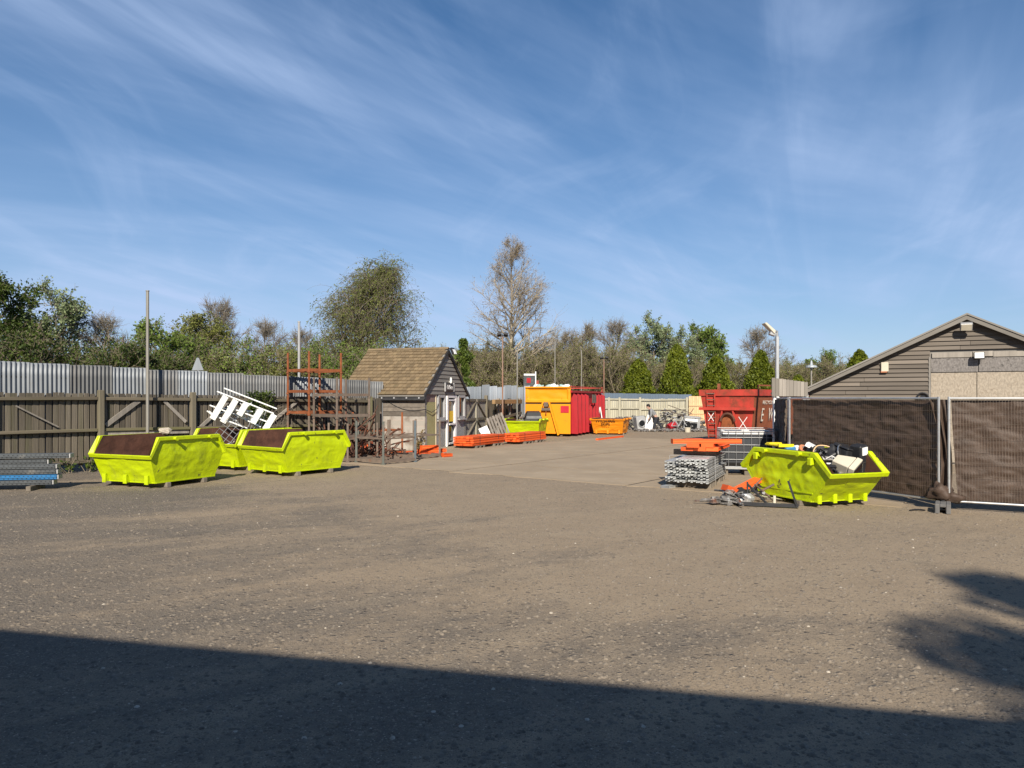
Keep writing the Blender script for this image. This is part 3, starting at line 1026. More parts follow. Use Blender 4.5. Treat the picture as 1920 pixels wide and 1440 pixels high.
# ------------------------------------------------------------------ right-hand weatherboarded barn
def make_barn():
    ang = math.atan2(-0.42, 0.908)
    b = empty('weatherboarded_barn', (9.19, 23.0, 0), ang, 'brown weatherboarded building with wide low gable and boarded-up doorway', 'building')
    half, EZ, RZ, D = 4.14, 2.16, 4.2, 9.0
    full = 2 * half
    sl = (RZ - EZ) / half
    m = MB()
    m.prism([(0.02, 0.06, 0), (full - 0.02, 0.06, 0), (full - 0.02, 0.06, EZ), (half, 0.06, RZ - 0.05), (0.02, 0.06, EZ)], (0, D, 0))
    m.build('wall', M['board_dark'], b)
    rnd = random.Random(21)
    ph = 0.128
    osb0, osb1 = 3.27, 6.0
    z = 0.1
    while z < RZ - 0.1:
        z1 = min(z + ph + 0.02, RZ - 0.03)

        def span(zz):
            if zz <= EZ:
                return 0.0, full
            k = (zz - EZ) / sl
            return k, full - k
        a0, b0 = span(z)
        a1, b1 = span(z1)
        segs = []
        if z < 3.18:
            cut = osb0 - 0.02
            if a0 < cut:
                segs.append((a0, cut, a1, cut))
            segs.append((osb1 + 0.05, b0, osb1 + 0.05, b1))
        else:
            segs.append((a0, b0, a1, b1))
        for (s0, e0, s1, e1) in segs:
            # a long course is made of two lengths of board
            cut = rnd.uniform(0.3, 0.7) * (e0 - s0) + s0 if (e0 - s0) > 2.5 else None
            parts = [(s0, e0, s1, e1)] if cut is None else [(s0, cut - 0.004, s1, cut - 0.004), (cut + 0.004, e0, cut + 0.004, e1)]
            for (p0, q0, p1, q1) in parts:
                mm = MB()
                dy = rnd.uniform(-0.004, 0.004)
                mm.prism([(p0, -0.018 + dy, z), (q0, -0.018 + dy, z), (max(q1, p1 + 0.02), 0.032, z1), (p1, 0.032, z1)], (0, 0.022, 0))
                mm.build('board', M['board_h'], b)
        z += ph
    # boarded-up doorway
    for (x0, x1, z0, z1, mt) in ((osb0, 4.41, 0.05, 2.64, 'osb_light'), (4.42, 5.8, 0.05, 2.645, 'osb_light'), (5.81, 5.98, 0.05, 2.6, 'osb_light'), (osb0, 4.45, 2.655, 3.06, 'osb_dark'), (4.46, 5.98, 2.66, 3.06, 'osb_dark')):
        m = MB()
        m.box(((x0 + x1) / 2, 0.02, (z0 + z1) / 2), (x1 - x0 - 0.008, 0.02, z1 - z0 - 0.008))
        m.build('boarding_sheet', M[mt], b)
    for (x0, x1, z0) in ((3.3, 4.3, 3.07), (4.32, 4.8, 3.09), (4.81, 5.9, 3.07)):
        m = MB()
        m.box(((x0 + x1) / 2, 0.015, z0 + 0.08), (x1 - x0, 0.02, 0.15))
        m.build('plank', M['wood_grey'], b)
    m = MB()
    m.box((3.24, -0.005, 1.55), (0.05, 0.04, 3.1))
    m.build('door_post', M['board_dark'], b)
    # roof and verge
    rf = MB()
    for s in (0, 1):
        ex = -0.12 if s == 0 else full + 0.12
        ez = EZ - 0.12 * sl
        rf.prism([(ex, -0.22, ez + 0.1), (half, -0.22, RZ + 0.1), (half, -0.22, RZ + 0.03), (ex, -0.22, ez + 0.03)], (0, D + 0.4, 0))
    r = rf.build('roof', M['barn_roof'], b)
    for s in (0, 1):
        ex = -0.14 if s == 0 else full + 0.14
        ez = EZ - 0.14 * sl
        bb = MB()
        bb.prism([(ex, -0.255, ez + 0.06), (half, -0.255, RZ + 0.06), (half, -0.255, RZ - 0.07), (ex, -0.255, ez - 0.05)], (0, 0.032, 0))
        bb.build('bargeboard', M['bargeboard'], b)
        bb = MB()
        bb.prism([(ex, -0.285, ez + 0.115), (half, -0.285, RZ + 0.115), (half, -0.285, RZ + 0.065), (ex, -0.285, ez + 0.065)], (0, 0.06, 0))
        bb.build('verge_trim', M['barn_roof'], r)
    m = MB()
    m.tube([(-0.07, -0.06, 0.0), (-0.07, -0.06, EZ - 0.1)], 0.045, 8)
    m.tube([(-0.14, -0.2, EZ - 0.1), (-0.14, D, EZ - 0.1)], 0.06, 8)
    m.build('downpipe', M['frame_grey'], b)

    def flood(x, z, tiltx, lens, w=0.28, y=-0.2, name='floodlight'):
        f = MB()
        rot = Matrix.Rotation(R(tiltx), 3, 'X')
        f.box((x, y, z), (w, 0.12, w * 0.75), rot)
        f.bar((x, y, z), (x, 0.0, z + 0.05), 0.04, 0.04)
        fo = f.build(name, M['grey_metal'] if lens != 'white' else M['black'], b, bevel=0.012)
        g = MB()
        o = rot @ Vector((0, -0.066, 0))
        g.box((x + o.x, y + o.y, z + o.z), (w * 0.86, 0.012, w * 0.6), rot)
        g.build('lens', M[lens], fo)
    flood(4.12, 3.93, 35, 'cream', 0.30, -0.3)
    flood(4.44, 3.1, -8, 'white', 0.26, -0.2)
    a = MB()
    a.box((2.07, -0.05, 2.83), (0.2, 0.09, 0.28))
    ab = a.build('alarm_box', M['cream'], b, bevel=0.015)
    a = MB()
    a.box((2.05, -0.052, 2.685), (0.17, 0.08, 0.035))
    a.build('beacon', M['brown_clay'], ab)
    a = MB()
    a.tube([(3.06 + 0.14 * math.cos(t), -0.05, 1.93 + 0.13 * math.sin(t)) for t in [i * math.pi / 8 for i in range(16)]], 0.028, 6, closed=True)
    a.box((3.06, -0.045, 1.88), (0.1, 0.05, 0.2))
    a.build('hose_reel', M['black'], b)


make_barn()


# ------------------------------------------------------------------ skips
def make_skip(name, loc, ang, dims, label, cat, paint, tabs=3, seed=0, group=None, brackets=False, dent=0.015):
    Lt, Lh, Lb, Wt, Wb, zl, zh, zb = dims
    s = empty(name, (loc[0], loc[1], 0), ang, label, cat, group)
    ov = 0.055                                     # how far the rim stands out from the plates
    nz = lambda x, y, z, f: mnoise.noise(Vector((x * f + seed * 7.3, y * f - seed * 3.1, z * f + seed)))

    def side_pt(sg, u, v, off):
        z = zb + (zh - zb) * v
        kl = (zl - zb) / (zh - zb)
        if v <= kl:
            hx = (Lb + (Lt - 0.1 - Lb) * v / kl) / 2
            w = (Wb + (Wt - 2 * ov - Wb) * v / kl) / 2
        else:
            k = (v - kl) / (1 - kl)
            hx = (Lt - 0.1 + (Lh - Lt + 0.02) * k) / 2
            w = (Wt - 2 * ov) / 2
        x = -hx + 2 * hx * u
        edge = min(1, 6 * min(u, 1 - u)) * min(1, 5 * min(v, 1.02 - v))
        d = (nz(x, sg * 3, z, 1.6) * 1.5 + nz(x, sg * 9, z, 4.2) * 0.7 - 1.5 * abs(nz(x, sg * 5, z * 2.4, 2.6)) + 0.7 * abs(nz(x * 1.5, sg * 5, z, 8.0)) + 0.35) * dent * edge
        return (x, sg * (w + d - off), z)

    def end_pt(sg, u, v, off):
        z = zb + (zl - zb) * v
        hx = (Lb + (Lt - 0.1 - Lb) * v) / 2
        w = (Wb + (Wt - 2 * ov - Wb) * v) / 2
        y = -w + 2 * w * u
        edge = min(1, 5 * min(u, 1 - u)) * min(1, 5 * min(v, 1.02 - v))
        d = (nz(y, sg * 4, z * 2.2, 1.7) * 1.5 + nz(y, sg * 8, z * 2.0, 4.5) * 0.6 - 1.5 * abs(nz(y, sg * 6, z * 3.0, 2.4)) + 0.7 * abs(nz(y, sg * 6, z * 2, 8.0)) + 0.35) * dent * edge
        return (sg * (hx + d - off), y, z)
    body, inner = MB(), MB()
    for sg in (-1, 1):
        body.grid(lambda u, v: side_pt(sg, u, v, 0), 52, 32)
        body.grid(lambda u, v: end_pt(sg, u, v, 0), 40, 24)
        inner.grid(lambda u, v: side_pt(sg, u, v, 0.075), 26, 16)
        inner.grid(lambda u, v: end_pt(sg, u, v, 0.075), 20, 12)
    body.box((0, 0, zb + 0.006), (Lb - 0.005, Wb - 0.005, 0.012))
    inner.box((0, 0, zb + 0.025), (Lb - 0.07, Wb - 0.07, 0.012))
    body.build('body', paint, s, smooth=True)
    inner.build('interior', M['rust_in'], s, smooth=True)
    # rim: one mitred loop
    hr, wr = 0.085, 0.085
    mx = 0.5 * hr
    P = [(-Lt / 2, -1, zl, 1), (-Lh / 2, -1, zh, 0), (Lh / 2, -1, zh, 0), (Lt / 2, -1, zl, 1), (Lt / 2, 1, zl, 1), (Lh / 2, 1, zh, 0), (-Lh / 2, 1, zh, 0), (-Lt / 2, 1, zl, 1)]
    rings = []
    for (x, sy, z, corner) in P:
        sx = -1 if x < 0 else 1
        top = Vector((x, sy * Wt / 2, z))
        inn = Vector((-sx * wr if corner else 0, -sy * wr, 0))
        dn = Vector((-sx * mx, 0, -hr))
        j = Vector((nz(x, sy, z, 5), nz(sy, x, z, 5), nz(z, x, sy, 5))) * 0.012
        rings.append([top + j, top + inn + j, top + inn + dn + j, top + dn + j])
    V = [p for r_ in rings for p in r_]
    F = []
    n = len(rings)
    for i in range(n):
        a, b = i * 4, ((i + 1) % n) * 4
        for k in range(4):
            F.append((a + k, a + (k + 1) % 4, b + (k + 1) % 4, b + k))
    rim = MB()
    rim.add(V, F)
    rim.build('rim', paint, s, bevel=0.012)
    # lifting pins
    for sg in (-1, 1):
        for x in (-Lh * 0.26, Lh * 0.3):
            p = MB()
            p.tube([(x, sg * (Wt / 2 - 0.02), zh - 0.045), (x, sg * (Wt / 2 + 0.075), zh - 0.045)], 0.034, 10)
            p.tube([(x, sg * (Wt / 2 + 0.06), zh - 0.045), (x, sg * (Wt / 2 + 0.08), zh - 0.045)], 0.046, 10)
            p.build('lifting_pin', paint, s)
            if brackets:
                p = MB()
                xx = x + (0.24 if x > 0 else -0.30)
                yy = sg * (Wt / 2 - ov)
                p.prism([(xx - 0.05, yy, zh - 0.085), (xx + 0.05, yy, zh - 0.085), (xx + 0.05, yy + sg * 0.09, zh - 0.1), (xx - 0.05, yy + sg * 0.09, zh - 0.1)], (0, 0, -0.13))
                p.build('bracket', paint, s, bevel=0.01)
    # feet plates on both ends
    for sg in (-1, 1):
        for k in range(tabs):
            y = (k - (tabs - 1) / 2) * Wb * (0.8 if tabs == 3 else 0.86) / (tabs - 1)
            p = MB()
            x = sg * (Lb / 2 + 0.10)
            p.box((x, y, zb + 0.075), (0.02, 0.1 if tabs == 3 else 0.075, 0.19))
            p.prism([(sg * (Lb / 2 - 0.02), y - 0.045, zb), (x, y - 0.045, zb), (x, y - 0.045, zb + 0.18), (sg * (Lb / 2 + 0.09), y - 0.045, zb + 0.18)], (0, 0.012, 0))
            p.build('foot_plate', paint, s)
        b = MB()
        b.bar((sg * (Lb / 2 + 0.0), -Wb / 2, zb + 0.01), (sg * (Lb / 2 + 0.0), Wb / 2, zb + 0.01), 0.03, 0.02)
        b.build('edge_weld', paint, s)
        b = MB()
        b.bar((-Lb / 2, sg * (Wb / 2 + 0.004), zb + 0.012), (Lb / 2, sg * (Wb / 2 + 0.004), zb + 0.012), 0.03, 0.024)
        b.bar((-Lb / 2 - 0.03, sg * (Wb / 2 + 0.012), zb + 0.14), (Lb / 2 + 0.03, sg * (Wb / 2 + 0.012), zb + 0.15), 0.014, 0.02)
        b.build('seam', paint, s)
    return s


DAB = (2.18, 1.72, 1.64, 1.826, 1.557, 0.71, 1.086, 0.107)
DR = (2.42, 1.628, 1.388, 1.299, 1.18, 0.624, 0.967, 0.094)
make_skip('skip', (-7.896, 16.729), 1.175, DAB, 'empty neon yellow skip with a rubble lump on its rim, next to stacked racking beams', 'skip', M['neon'], 3, 1)
make_skip('skip', (-5.579, 19.162), 0.94, DAB, 'empty neon yellow skip standing beside the post pallets', 'skip', M['neon'], 3, 2, dent=0.013)
make_skip('skip', (-7.39, 20.6), 1.05, DAB, 'neon yellow skip loaded with a tipped white rack', 'skip', M['neon'], 3, 3)
make_skip('skip', (5.529, 13.809), -1.223, DR, 'neon yellow skip heaped with scrap electricals beside the screened fence', 'skip', M['neon'], 4, 4, brackets=True, dent=0.018)
make_skip('skip', (0.68, 35.2), 1.32, (2.1, 1.5, 1.4, 1.75, 1.5, 0.86, 0.96, 0.1), 'small neon yellow skip with dark junk in front of amber container end', 'skip', M['neon'], 3, 5)
oskip = make_skip('skip', (5.28, 39.85), 1.265, (2.3, 2.1, 1.6, 1.85, 1.5, 0.82, 0.86, 0.08), 'dented orange skip with black lettering beside crimson ribbed container', 'skip', M['orange_skip'], 3, 6, dent=0.03)
blk = mat('black_lettering', (0.03, 0.015, 0.01), 0.7)
for txt, z, sz in (('WILSONS', 0.66, 0.24), ('SKIPS', 0.49, 0.2), ('- - - -', 0.37, 0.16)):
    tilt = math.atan2(0.3, 0.74)
    x = -(0.8 + 0.3 * (z - 0.08) / 0.74) - 0.045
    text_mesh(txt, sz, blk, oskip, Matrix.Translation((x, 0.1, z)) @ Matrix.Rotation(R(-90), 4, 'Z') @ Matrix.Rotation(R(90) + tilt, 4, 'X'), 'lettering')


def blocks():
    spots = [((-7.896, 16.729), 1.175, DAB, 'timber bearer under the skip with the rubble lump'), ((-5.579, 19.162), 0.94, DAB, 'timber bearer under the skip beside the post pallets'),
             ((-7.39, 20.6), 1.05, DAB, 'timber bearer under the skip with the white rack'), ((5.529, 13.809), -1.223, DR, 'timber bearer under the skip heaped with electricals'),
             ((0.68, 35.2), 1.32, (0, 0, 1.4, 0, 1.5, 0, 0, 0.1), 'timber bearer under the small skip by the amber container'), ((5.28, 39.85), 1.265, (0, 0, 1.6, 0, 1.5, 0, 0, 0.08), 'timber bearer under the dented orange skip')]
    for (lx, ly), a, d, lab in spots:
        for fx in (-0.32, 0.3):
            e = empty('timber_bearer', (lx + math.cos(a) * fx * d[2], ly + math.sin(a) * fx * d[2], 0), a, lab, 'timber', lab.replace('bearer', 'bearers'))
            m = MB()
            m.box((0, 0, d[7] / 2 - 0.001), (0.11, d[4] + 0.12, d[7] - 0.002))
            m.build('bearer', M['timber'], e, bevel=0.008)


blocks()


# rubble lump resting on the rim of the first skip
rl = MB()
rl.lump((0, 0, 0.05), (0.30, 0.2, 0.15), 3, 10, 7, 0.5)
tag(rl.build('rubble_lump', M['chalk'], None, loc=(-8.28, 17.78, 1.075)), 'grey lump of rubble lying on a neon skip rim', 'rubble')


# ------------------------------------------------------------------ white rack and other pieces in the third skip
def make_rack():
    o = Vector((-7.86, 20.3, 2.02))
    a = Vector((0.9, 0.2, -0.38)).normalized()
    b = Vector((-0.56, 0.30, -0.76)).normalized()
    c = a.cross(b).normalized()
    rk = empty('white_rack', (-7.5, 20.5, 0.5), 0, 'white enamelled metal shop rack lying tipped in a neon skip', 'rack')
    base = Vector((-7.5, 20.5, 0.5))
    q = lambda x, y, z: o + a * x + b * y + c * z - base
    for y, z, L0, L1 in ((0, 0, -0.18, 1.42), (0.05, 0.42, -0.1, 1.42), (0.32, 0.0, 0.25, 1.38), (0.72, 0.42, -0.2, 1.1), (0.74, 0.0, 0.0, 1.0)):
        m = MB()
        m.tube([q(L0, y, z), q(L1, y, z)], 0.02, 7)
        m.build('rail', M['white_metal'], rk)
    for x, L, w in ((0.0, 0.82, 0.42), (0.28, 0.8, 0.40), (0.56, 0.42, 0.34), (0.98, 0.5, 0.36), (1.36, 0.55, 0.38)):
        m = MB()
        P = [q(x, 0.02, w), q(x + 0.17, 0.02, w - 0.05), q(x + 0.17, 0.02 + L, w - 0.05), q(x, 0.02 + L, w)]
        m.prism([p - c * w for p in P] if x > 0.5 else [p - c * (w + 0.03) for p in P], c * 0.03)
        m.build('shelf', M['white_metal'], rk, bevel=0.008)
        m = MB()
        m.prism([q(x - 0.002, 0.02, 0.01), q(x + 0.16, 0.1, 0.01), q(x + 0.03, 0.26, 0.01)], c * 0.02)
        m.build('bracket', M['white_metal'], rk)
    for i in range(7):
        m = MB()
        m.tube([q(0.36 + 0.05 * i, 0.45, 0.4), q(0.36 + 0.05 * i, 0.95, 0.34)], 0.011, 6)
        m.build('rod', M['grey_metal'], rk)
    for (x0, y0, z0, x1, y1, z1, r_) in ((0.1, 0.5, 0.1, 0.9, 0.35, 0.3, 0.018), (0.0, 0.85, 0.2, 0.7, 0.2, 0.1, 0.014), (0.5, 0.1, 0.05, 1.2, 0.7, 0.3, 0.016), (0.3, 0.62, 0.3, 1.3, 0.6, 0.1, 0.018), (0.75, 0.05, 0.2, 0.55, 0.9, 0.2, 0.014), (-0.15, 0.68, 0.0, 0.1, 0.8, 0.05, 0.022), (-0.12, 0.78, 0.2, 0.15, 0.9, 0.2, 0.022)):
        m = MB()
        m.tube([q(x0, y0, z0), q(x1, y1, z1)], r_, 7)
        m.build('strut', M['white_metal'], rk)
    for (x, y, z, sx, sy) in ((0.62, 0.42, 0.06, 0.2, 0.16), (0.85, 0.5, 0.2, 0.16, 0.2), (0.45, 0.66, 0.1, 0.22, 0.14)):
        m = MB()
        m.prism([q(x, y, z), q(x + sx, y + 0.03, z), q(x + sx, y + sy, z + 0.05), q(x, y + sy, z + 0.05)], c * 0.02)
        m.build('plate', M['white_metal'], rk)
    for i in range(5):
        m = MB()
        m.tube([q(0.95 + 0.06 * i, 0.15, 0.3), q(1.02 + 0.085 * i, 0.85, 0.05)], 0.013, 6)
        m.build('rod', M['grey_metal'], rk)


make_rack()


def loose(name, mtl, label, cat, fn, parent=None, bevel=0.0, smooth=False, group=None, loc=(0, 0, 0), rot=(0, 0, 0), extra=()):
    """a loose thing: an Empty with a main part and further parts"""
    e = bpy.data.objects.new(name, None)
    COL.objects.link(e)
    e.location = loc
    e.rotation_euler = rot
    tag(e, label, cat, group)
    m = MB()
    fn(m)
    m.build('body', mtl, e, smooth=smooth, bevel=bevel)
    for pn, pm, pf in extra:
        m = MB()
        pf(m)
        m.build(pn, pm, e)
    return e


loose('wire_cage', M['grey_metal'], 'grey wire cage panel leaning out of the neon skip with the white rack', 'wire panel',
      lambda m: [m.tube([(-0.45, 0, 0.0), (0.45, 0, 0.0), (0.45, 0, 0.7), (-0.45, 0, 0.7)], 0.014, 6, closed=True)] + [m.tube([(-0.45 + 0.15 * i, 0, 0), (-0.45 + 0.15 * i, 0, 0.7)], 0.008, 5) for i in range(1, 6)] + [m.tube([(-0.45, 0, 0.14 * i), (0.45, 0, 0.14 * i)], 0.008, 5) for i in range(1, 5)],
      loc=(-7.55, 19.75, 0.62), rot=(R(-20), R(38), R(20)))
loose('teal_panel', M['teal_sheet'], 'pale teal plastic panel under the tipped white rack', 'panel', lambda m: m.box((0, 0, 0), (0.7, 0.4, 0.05)), loc=(-6.9, 20.6, 0.98), rot=(0, R(4), 0.4), bevel=0.01)


def scrap_heap(name, loc, size, n, seed, label, cat='scrap heap', mtl='scrap', zmin=0.0, tl=0.55, rz=0.0):
    rnd = random.Random(seed)
    m = MB()
    for i in range(n):
        r = math.sqrt(rnd.random())
        a = rnd.random() * 6.283
        x, y = r * math.cos(a) * size[0] / 2, r * math.sin(a) * size[1] / 2
        hmax = size[2] * (1 - 0.75 * r * r)
        z = zmin + rnd.random() * hmax
        k = rnd.random()
        d = 0.06 + 0.14 * rnd.random()
        rot = Matrix.Rotation(rnd.random() * 6, 3, 'Z') @ Matrix.Rotation(rnd.uniform(-1, 1), 3, 'X')
        if k < 0.45:
            m.box((x, y, max(z, d * 0.4)), (d * rnd.uniform(0.6, 2.2), d, d * rnd.uniform(0.1, 0.8)), rot)
        elif k < 0.75:
            v = rot @ Vector((rnd.uniform(min(0.2, tl * 0.4), tl), 0, 0))
            c = Vector((x, y, max(z, 0.05)))
            p0, p1 = c - v, c + v
            p0.z, p1.z = max(p0.z, 0.03), max(p1.z, 0.03)
            m.tube([p0, (p0 + p1) / 2 + Vector((0, 0, rnd.uniform(0, 0.08))), p1], rnd.uniform(0.008, 0.022), 5)
        else:
            m.lump((x, y, max(z, d * 0.4)), (d * 1.4, d, d * 0.8), i, 7, 5, 0.6)
    o = m.build(name, M[mtl], None, loc=loc, rot=(0, 0, rz))
    tag(o, label, cat, kind='stuff')
    return o


scrap_heap('scrap_metal', (-7.35, 20.5, 0.35), (1.1, 1.0, 0.55), 60, 4, 'tangled metal scrap at the bottom of the rack-filled skip', tl=0.3)


# ------------------------------------------------------------------ tall poles along the left fence
def pole(name, x, y, h, r, mtl, label, cat='pole', lamp=None, z0=0.0, collar=True):
    e = empty(name, (x, y, 0), 0, label, cat)
    m = MB()
    m.tube([(0, 0, z0), (0, 0, h * 0.5), (0, 0, h)], [r, r * 0.97, r * 0.93], 10)
    m.build('shaft', M[mtl], e, smooth=False)
    if collar:
        m = MB()
        m.tube([(0, 0, z0), (0, 0, z0 + 0.02)], r * 2.4, 10)
        m.tube([(0, 0, z0 + 0.02), (0, 0, z0 + 0.16)], r * 1.25, 10)
        m.build('base', M[mtl], e)
        m = MB()
        m.tube([(0, 0, h - 0.02), (0, 0, h + 0.012)], r * 1.12, 10)
        m.build('cap', M[mtl], e)
    if lamp:
        m = MB()
        m.bar((0, 0, h - 0.02), (0, -0.05, h + 0.1), 0.03, 0.03)
        m.bar((-lamp, -0.02, h + 0.07), (lamp, -0.02, h + 0.07), 0.03, 0.03)
        m.build('arm', M['black'], e)
        for sx in (-1, 1):
            m = MB()
            m.box((sx * lamp * 0.75, -0.1, h + 0.1), (lamp * 0.9, 0.2, 0.1), Matrix.Rotation(R(-28), 3, 'X') @ Matrix.Rotation(R(12 * sx), 3, 'Y'))
            m.build('lamp_head', M['black'], e)
    return e


pole('metal_pole', -9.93, 20.3, 4.83, 0.043, 'pole_grey', 'tall thin grey pole in front of the corrugated fence behind the empty skip')
pole('metal_pole', -7.16, 25.05, 4.48, 0.045, 'frame_grey', 'pale grey pole standing behind the rusty post pallets')
pole('lamp_pole', -0.42, 33.2, 4.63, 0.034, 'pole_rust', 'rust streaked pole with twin black floodlights near the gate', 'lamp pole', lamp=0.2)
pole('metal_pole', 0.25, 35.6, 4.2, 0.03, 'pole_grey', 'thin grey pole beside the brown beam, left of the amber container')
pole('metal_pole', 3.0, 52.0, 6.0, 0.035, 'pole_grey', 'slim dark pole rising behind the amber container')
pole('metal_pole', 4.9, 52.5, 5.3, 0.035, 'pole_grey', 'slim grey pole rising behind the crimson container')
pole('lamp_pole', 5.8, 47.0, 4.35, 0.036, 'pole_rust', 'rust streaked pole with small black floodlights beyond the crimson container', 'lamp pole', lamp=0.22)


# yard lamp on its tall post by the red container
def yard_lamp():
    e = empty('yard_lamp', (10.0, 28.1, 0), 0, 'cream floodlight head on a tall grey and white post beside the red container', 'yard lamp')
    m = MB()
    m.box((0, 0, 3.1), (0.125, 0.125, 2.3))
    m.build('upper_shaft', M['steel'], e, bevel=0.02)
    m = MB()
    m.box((0, 0, 0.98), (0.14, 0.14, 1.96))
    m.build('lower_shaft', M['white'], e, bevel=0.02)
    m = MB()
    m.tube([(0, 0, 4.2), (0, 0, 4.42), (-0.16, -0.04, 4.46)], 0.05, 8)
    m.build('arm', M['steel'], e)
    m = MB()
    rot = Matrix.Rotation(R(42), 3, 'Y')
    P = [(-0.42, -0.24, 0.02), (0.26, -0.17, -0.02), (0.26, 0.17, -0.02), (-0.42, 0.24, 0.02)]
    Q = [(-0.36, -0.2, 0.12), (0.2, -0.13, 0.14), (0.2, 0.13, 0.14), (-0.36, 0.2, 0.12)]
    off = Vector((-0.3, -0.05, 4.47))
    V = [rot @ (Vector(p) * 0.85) + off for p in P + Q]
    m.add(V, [(3, 2, 1, 0), (4, 5, 6, 7), (0, 1, 5, 4), (1, 2, 6, 5), (2, 3, 7, 6), (3, 0, 4, 7)])
    m.build('lamp_head', M['cream'], e, bevel=0.02)
    m = MB()
    m.box((-0.2, -0.05, 4.33), (0.24, 0.2, 0.14), Matrix.Rotation(R(20), 3, 'Y'))
    m.build('gear_box', M['grey_metal'], e, bevel=0.02)


yard_lamp()


# ------------------------------------------------------------------ stacked racking beams at the left edge
def racking():
    d = Vector((0.60, 0.80, 0))
    a = math.atan2(d.y, d.x)
    stk = [('rack_grey', 0.10, 0.0, 'lowest grey perforated racking upright of the stack by the fence'), ('rack_blue', 0.21, 0.06, 'bright blue perforated racking upright in the grey stack'),
           ('rack_grey', 0.32, 0.05, 'grey perforated racking upright lying on the blue one'), ('rack_grey', 0.43, 0.04, 'grey perforated racking upright, fourth up in the stack'),
           ('rack_grey', 0.53, -0.06, 'dark grey racking upright, second from the top of the stack'), ('rack_grey', 0.65, 0.20, 'topmost grey racking upright jutting out of the stack')]
    base = Vector((-9.62, 15.65, 0))
    for i, (mt, z, ex, lab) in enumerate(stk):
        e = empty('racking_upright', (base.x, base.y, z), math.atan2(0.18, 0.98), lab, 'racking', None)
        m = MB()
        x1 = 0.0 + ex * 1.6
        x0 = -2.6
        m.box(((x0 + x1) / 2, 0, 0.05), (x1 - x0, 0.24, 0.098))
        m.box(((x0 + x1) / 2, -0.125, 0.05), (x1 - x0, 0.012, 0.03))
        m.build('profile', M[mt], e, bevel=0.006)
        h = MB()
        k = 0
        x = x1 - 0.06
        while x > x0:
            for zz in (0.026, 0.074):
                h.box((x + (0.03 if zz > 0.05 else 0), -0.121, zz), (0.022, 0.006, 0.014))
            x -= 0.085
        h.build('slot_row', M['black'], e)
        f = MB()
        f.box((x1 + 0.014, 0, 0.05), (0.03, 0.2, 0.085))
        f.build('foot_plate', M['frame_grey'], e)
    for k, x in enumerate((-0.35, -1.3)):
        e = empty('timber_bearer', (base.x + x * 0.98, base.y + x * 0.18, 0), math.atan2(0.18, 0.98), 'timber bearer under the stacked racking uprights', 'timber', 'bearers under racking')
        m = MB()
        m.box((0, 0, 0.049), (0.09, 0.7, 0.097))
        m.build('bearer', M['timber'], e, bevel=0.006)


racking()


# ------------------------------------------------------------------ post pallets (stillages)
def post_pallet(name, loc, z, ang, L, Wd, hp, mat_frame, mats_post, label, group, mid=False, r=0.036):
    e = empty(name, (loc[0], loc[1], z), ang, label, 'post pallet', group)
    cs = [(0, 0), (L, 0), (L, Wd), (0, Wd)]
    for i in range(4):
        a, b = cs[i], cs[(i + 1) % 4]
        m = MB()
        m.bar((a[0], a[1], 0.09), (b[0], b[1], 0.09), 0.06, 0.085)
        m.build('base_rail', M[mat_frame], e)
        if mid:
            m = MB()
            m.bar((a[0], a[1], hp * 0.6), (b[0], b[1], hp * 0.6), 0.035, 0.04)
            m.build('side_rail', M[mat_frame], e)
    m = MB()
    for k in range(1, 4):
        m.bar((L * k / 4, 0, 0.1), (L * k / 4, Wd, 0.1), 0.05, 0.03)
    m.build('deck_bar', M[mat_frame], e)
    for i, c in enumerate(cs):
        m = MB()
        m.tube([(c[0], c[1], 0.0), (c[0], c[1], hp)], r, 4 if r > 0.038 else 8)
        m.tube([(c[0], c[1], 0.0), (c[0], c[1], 0.05)], r * 1.6, 8)
        m.build('post', M[mats_post[i % len(mats_post)]], e)
    return e


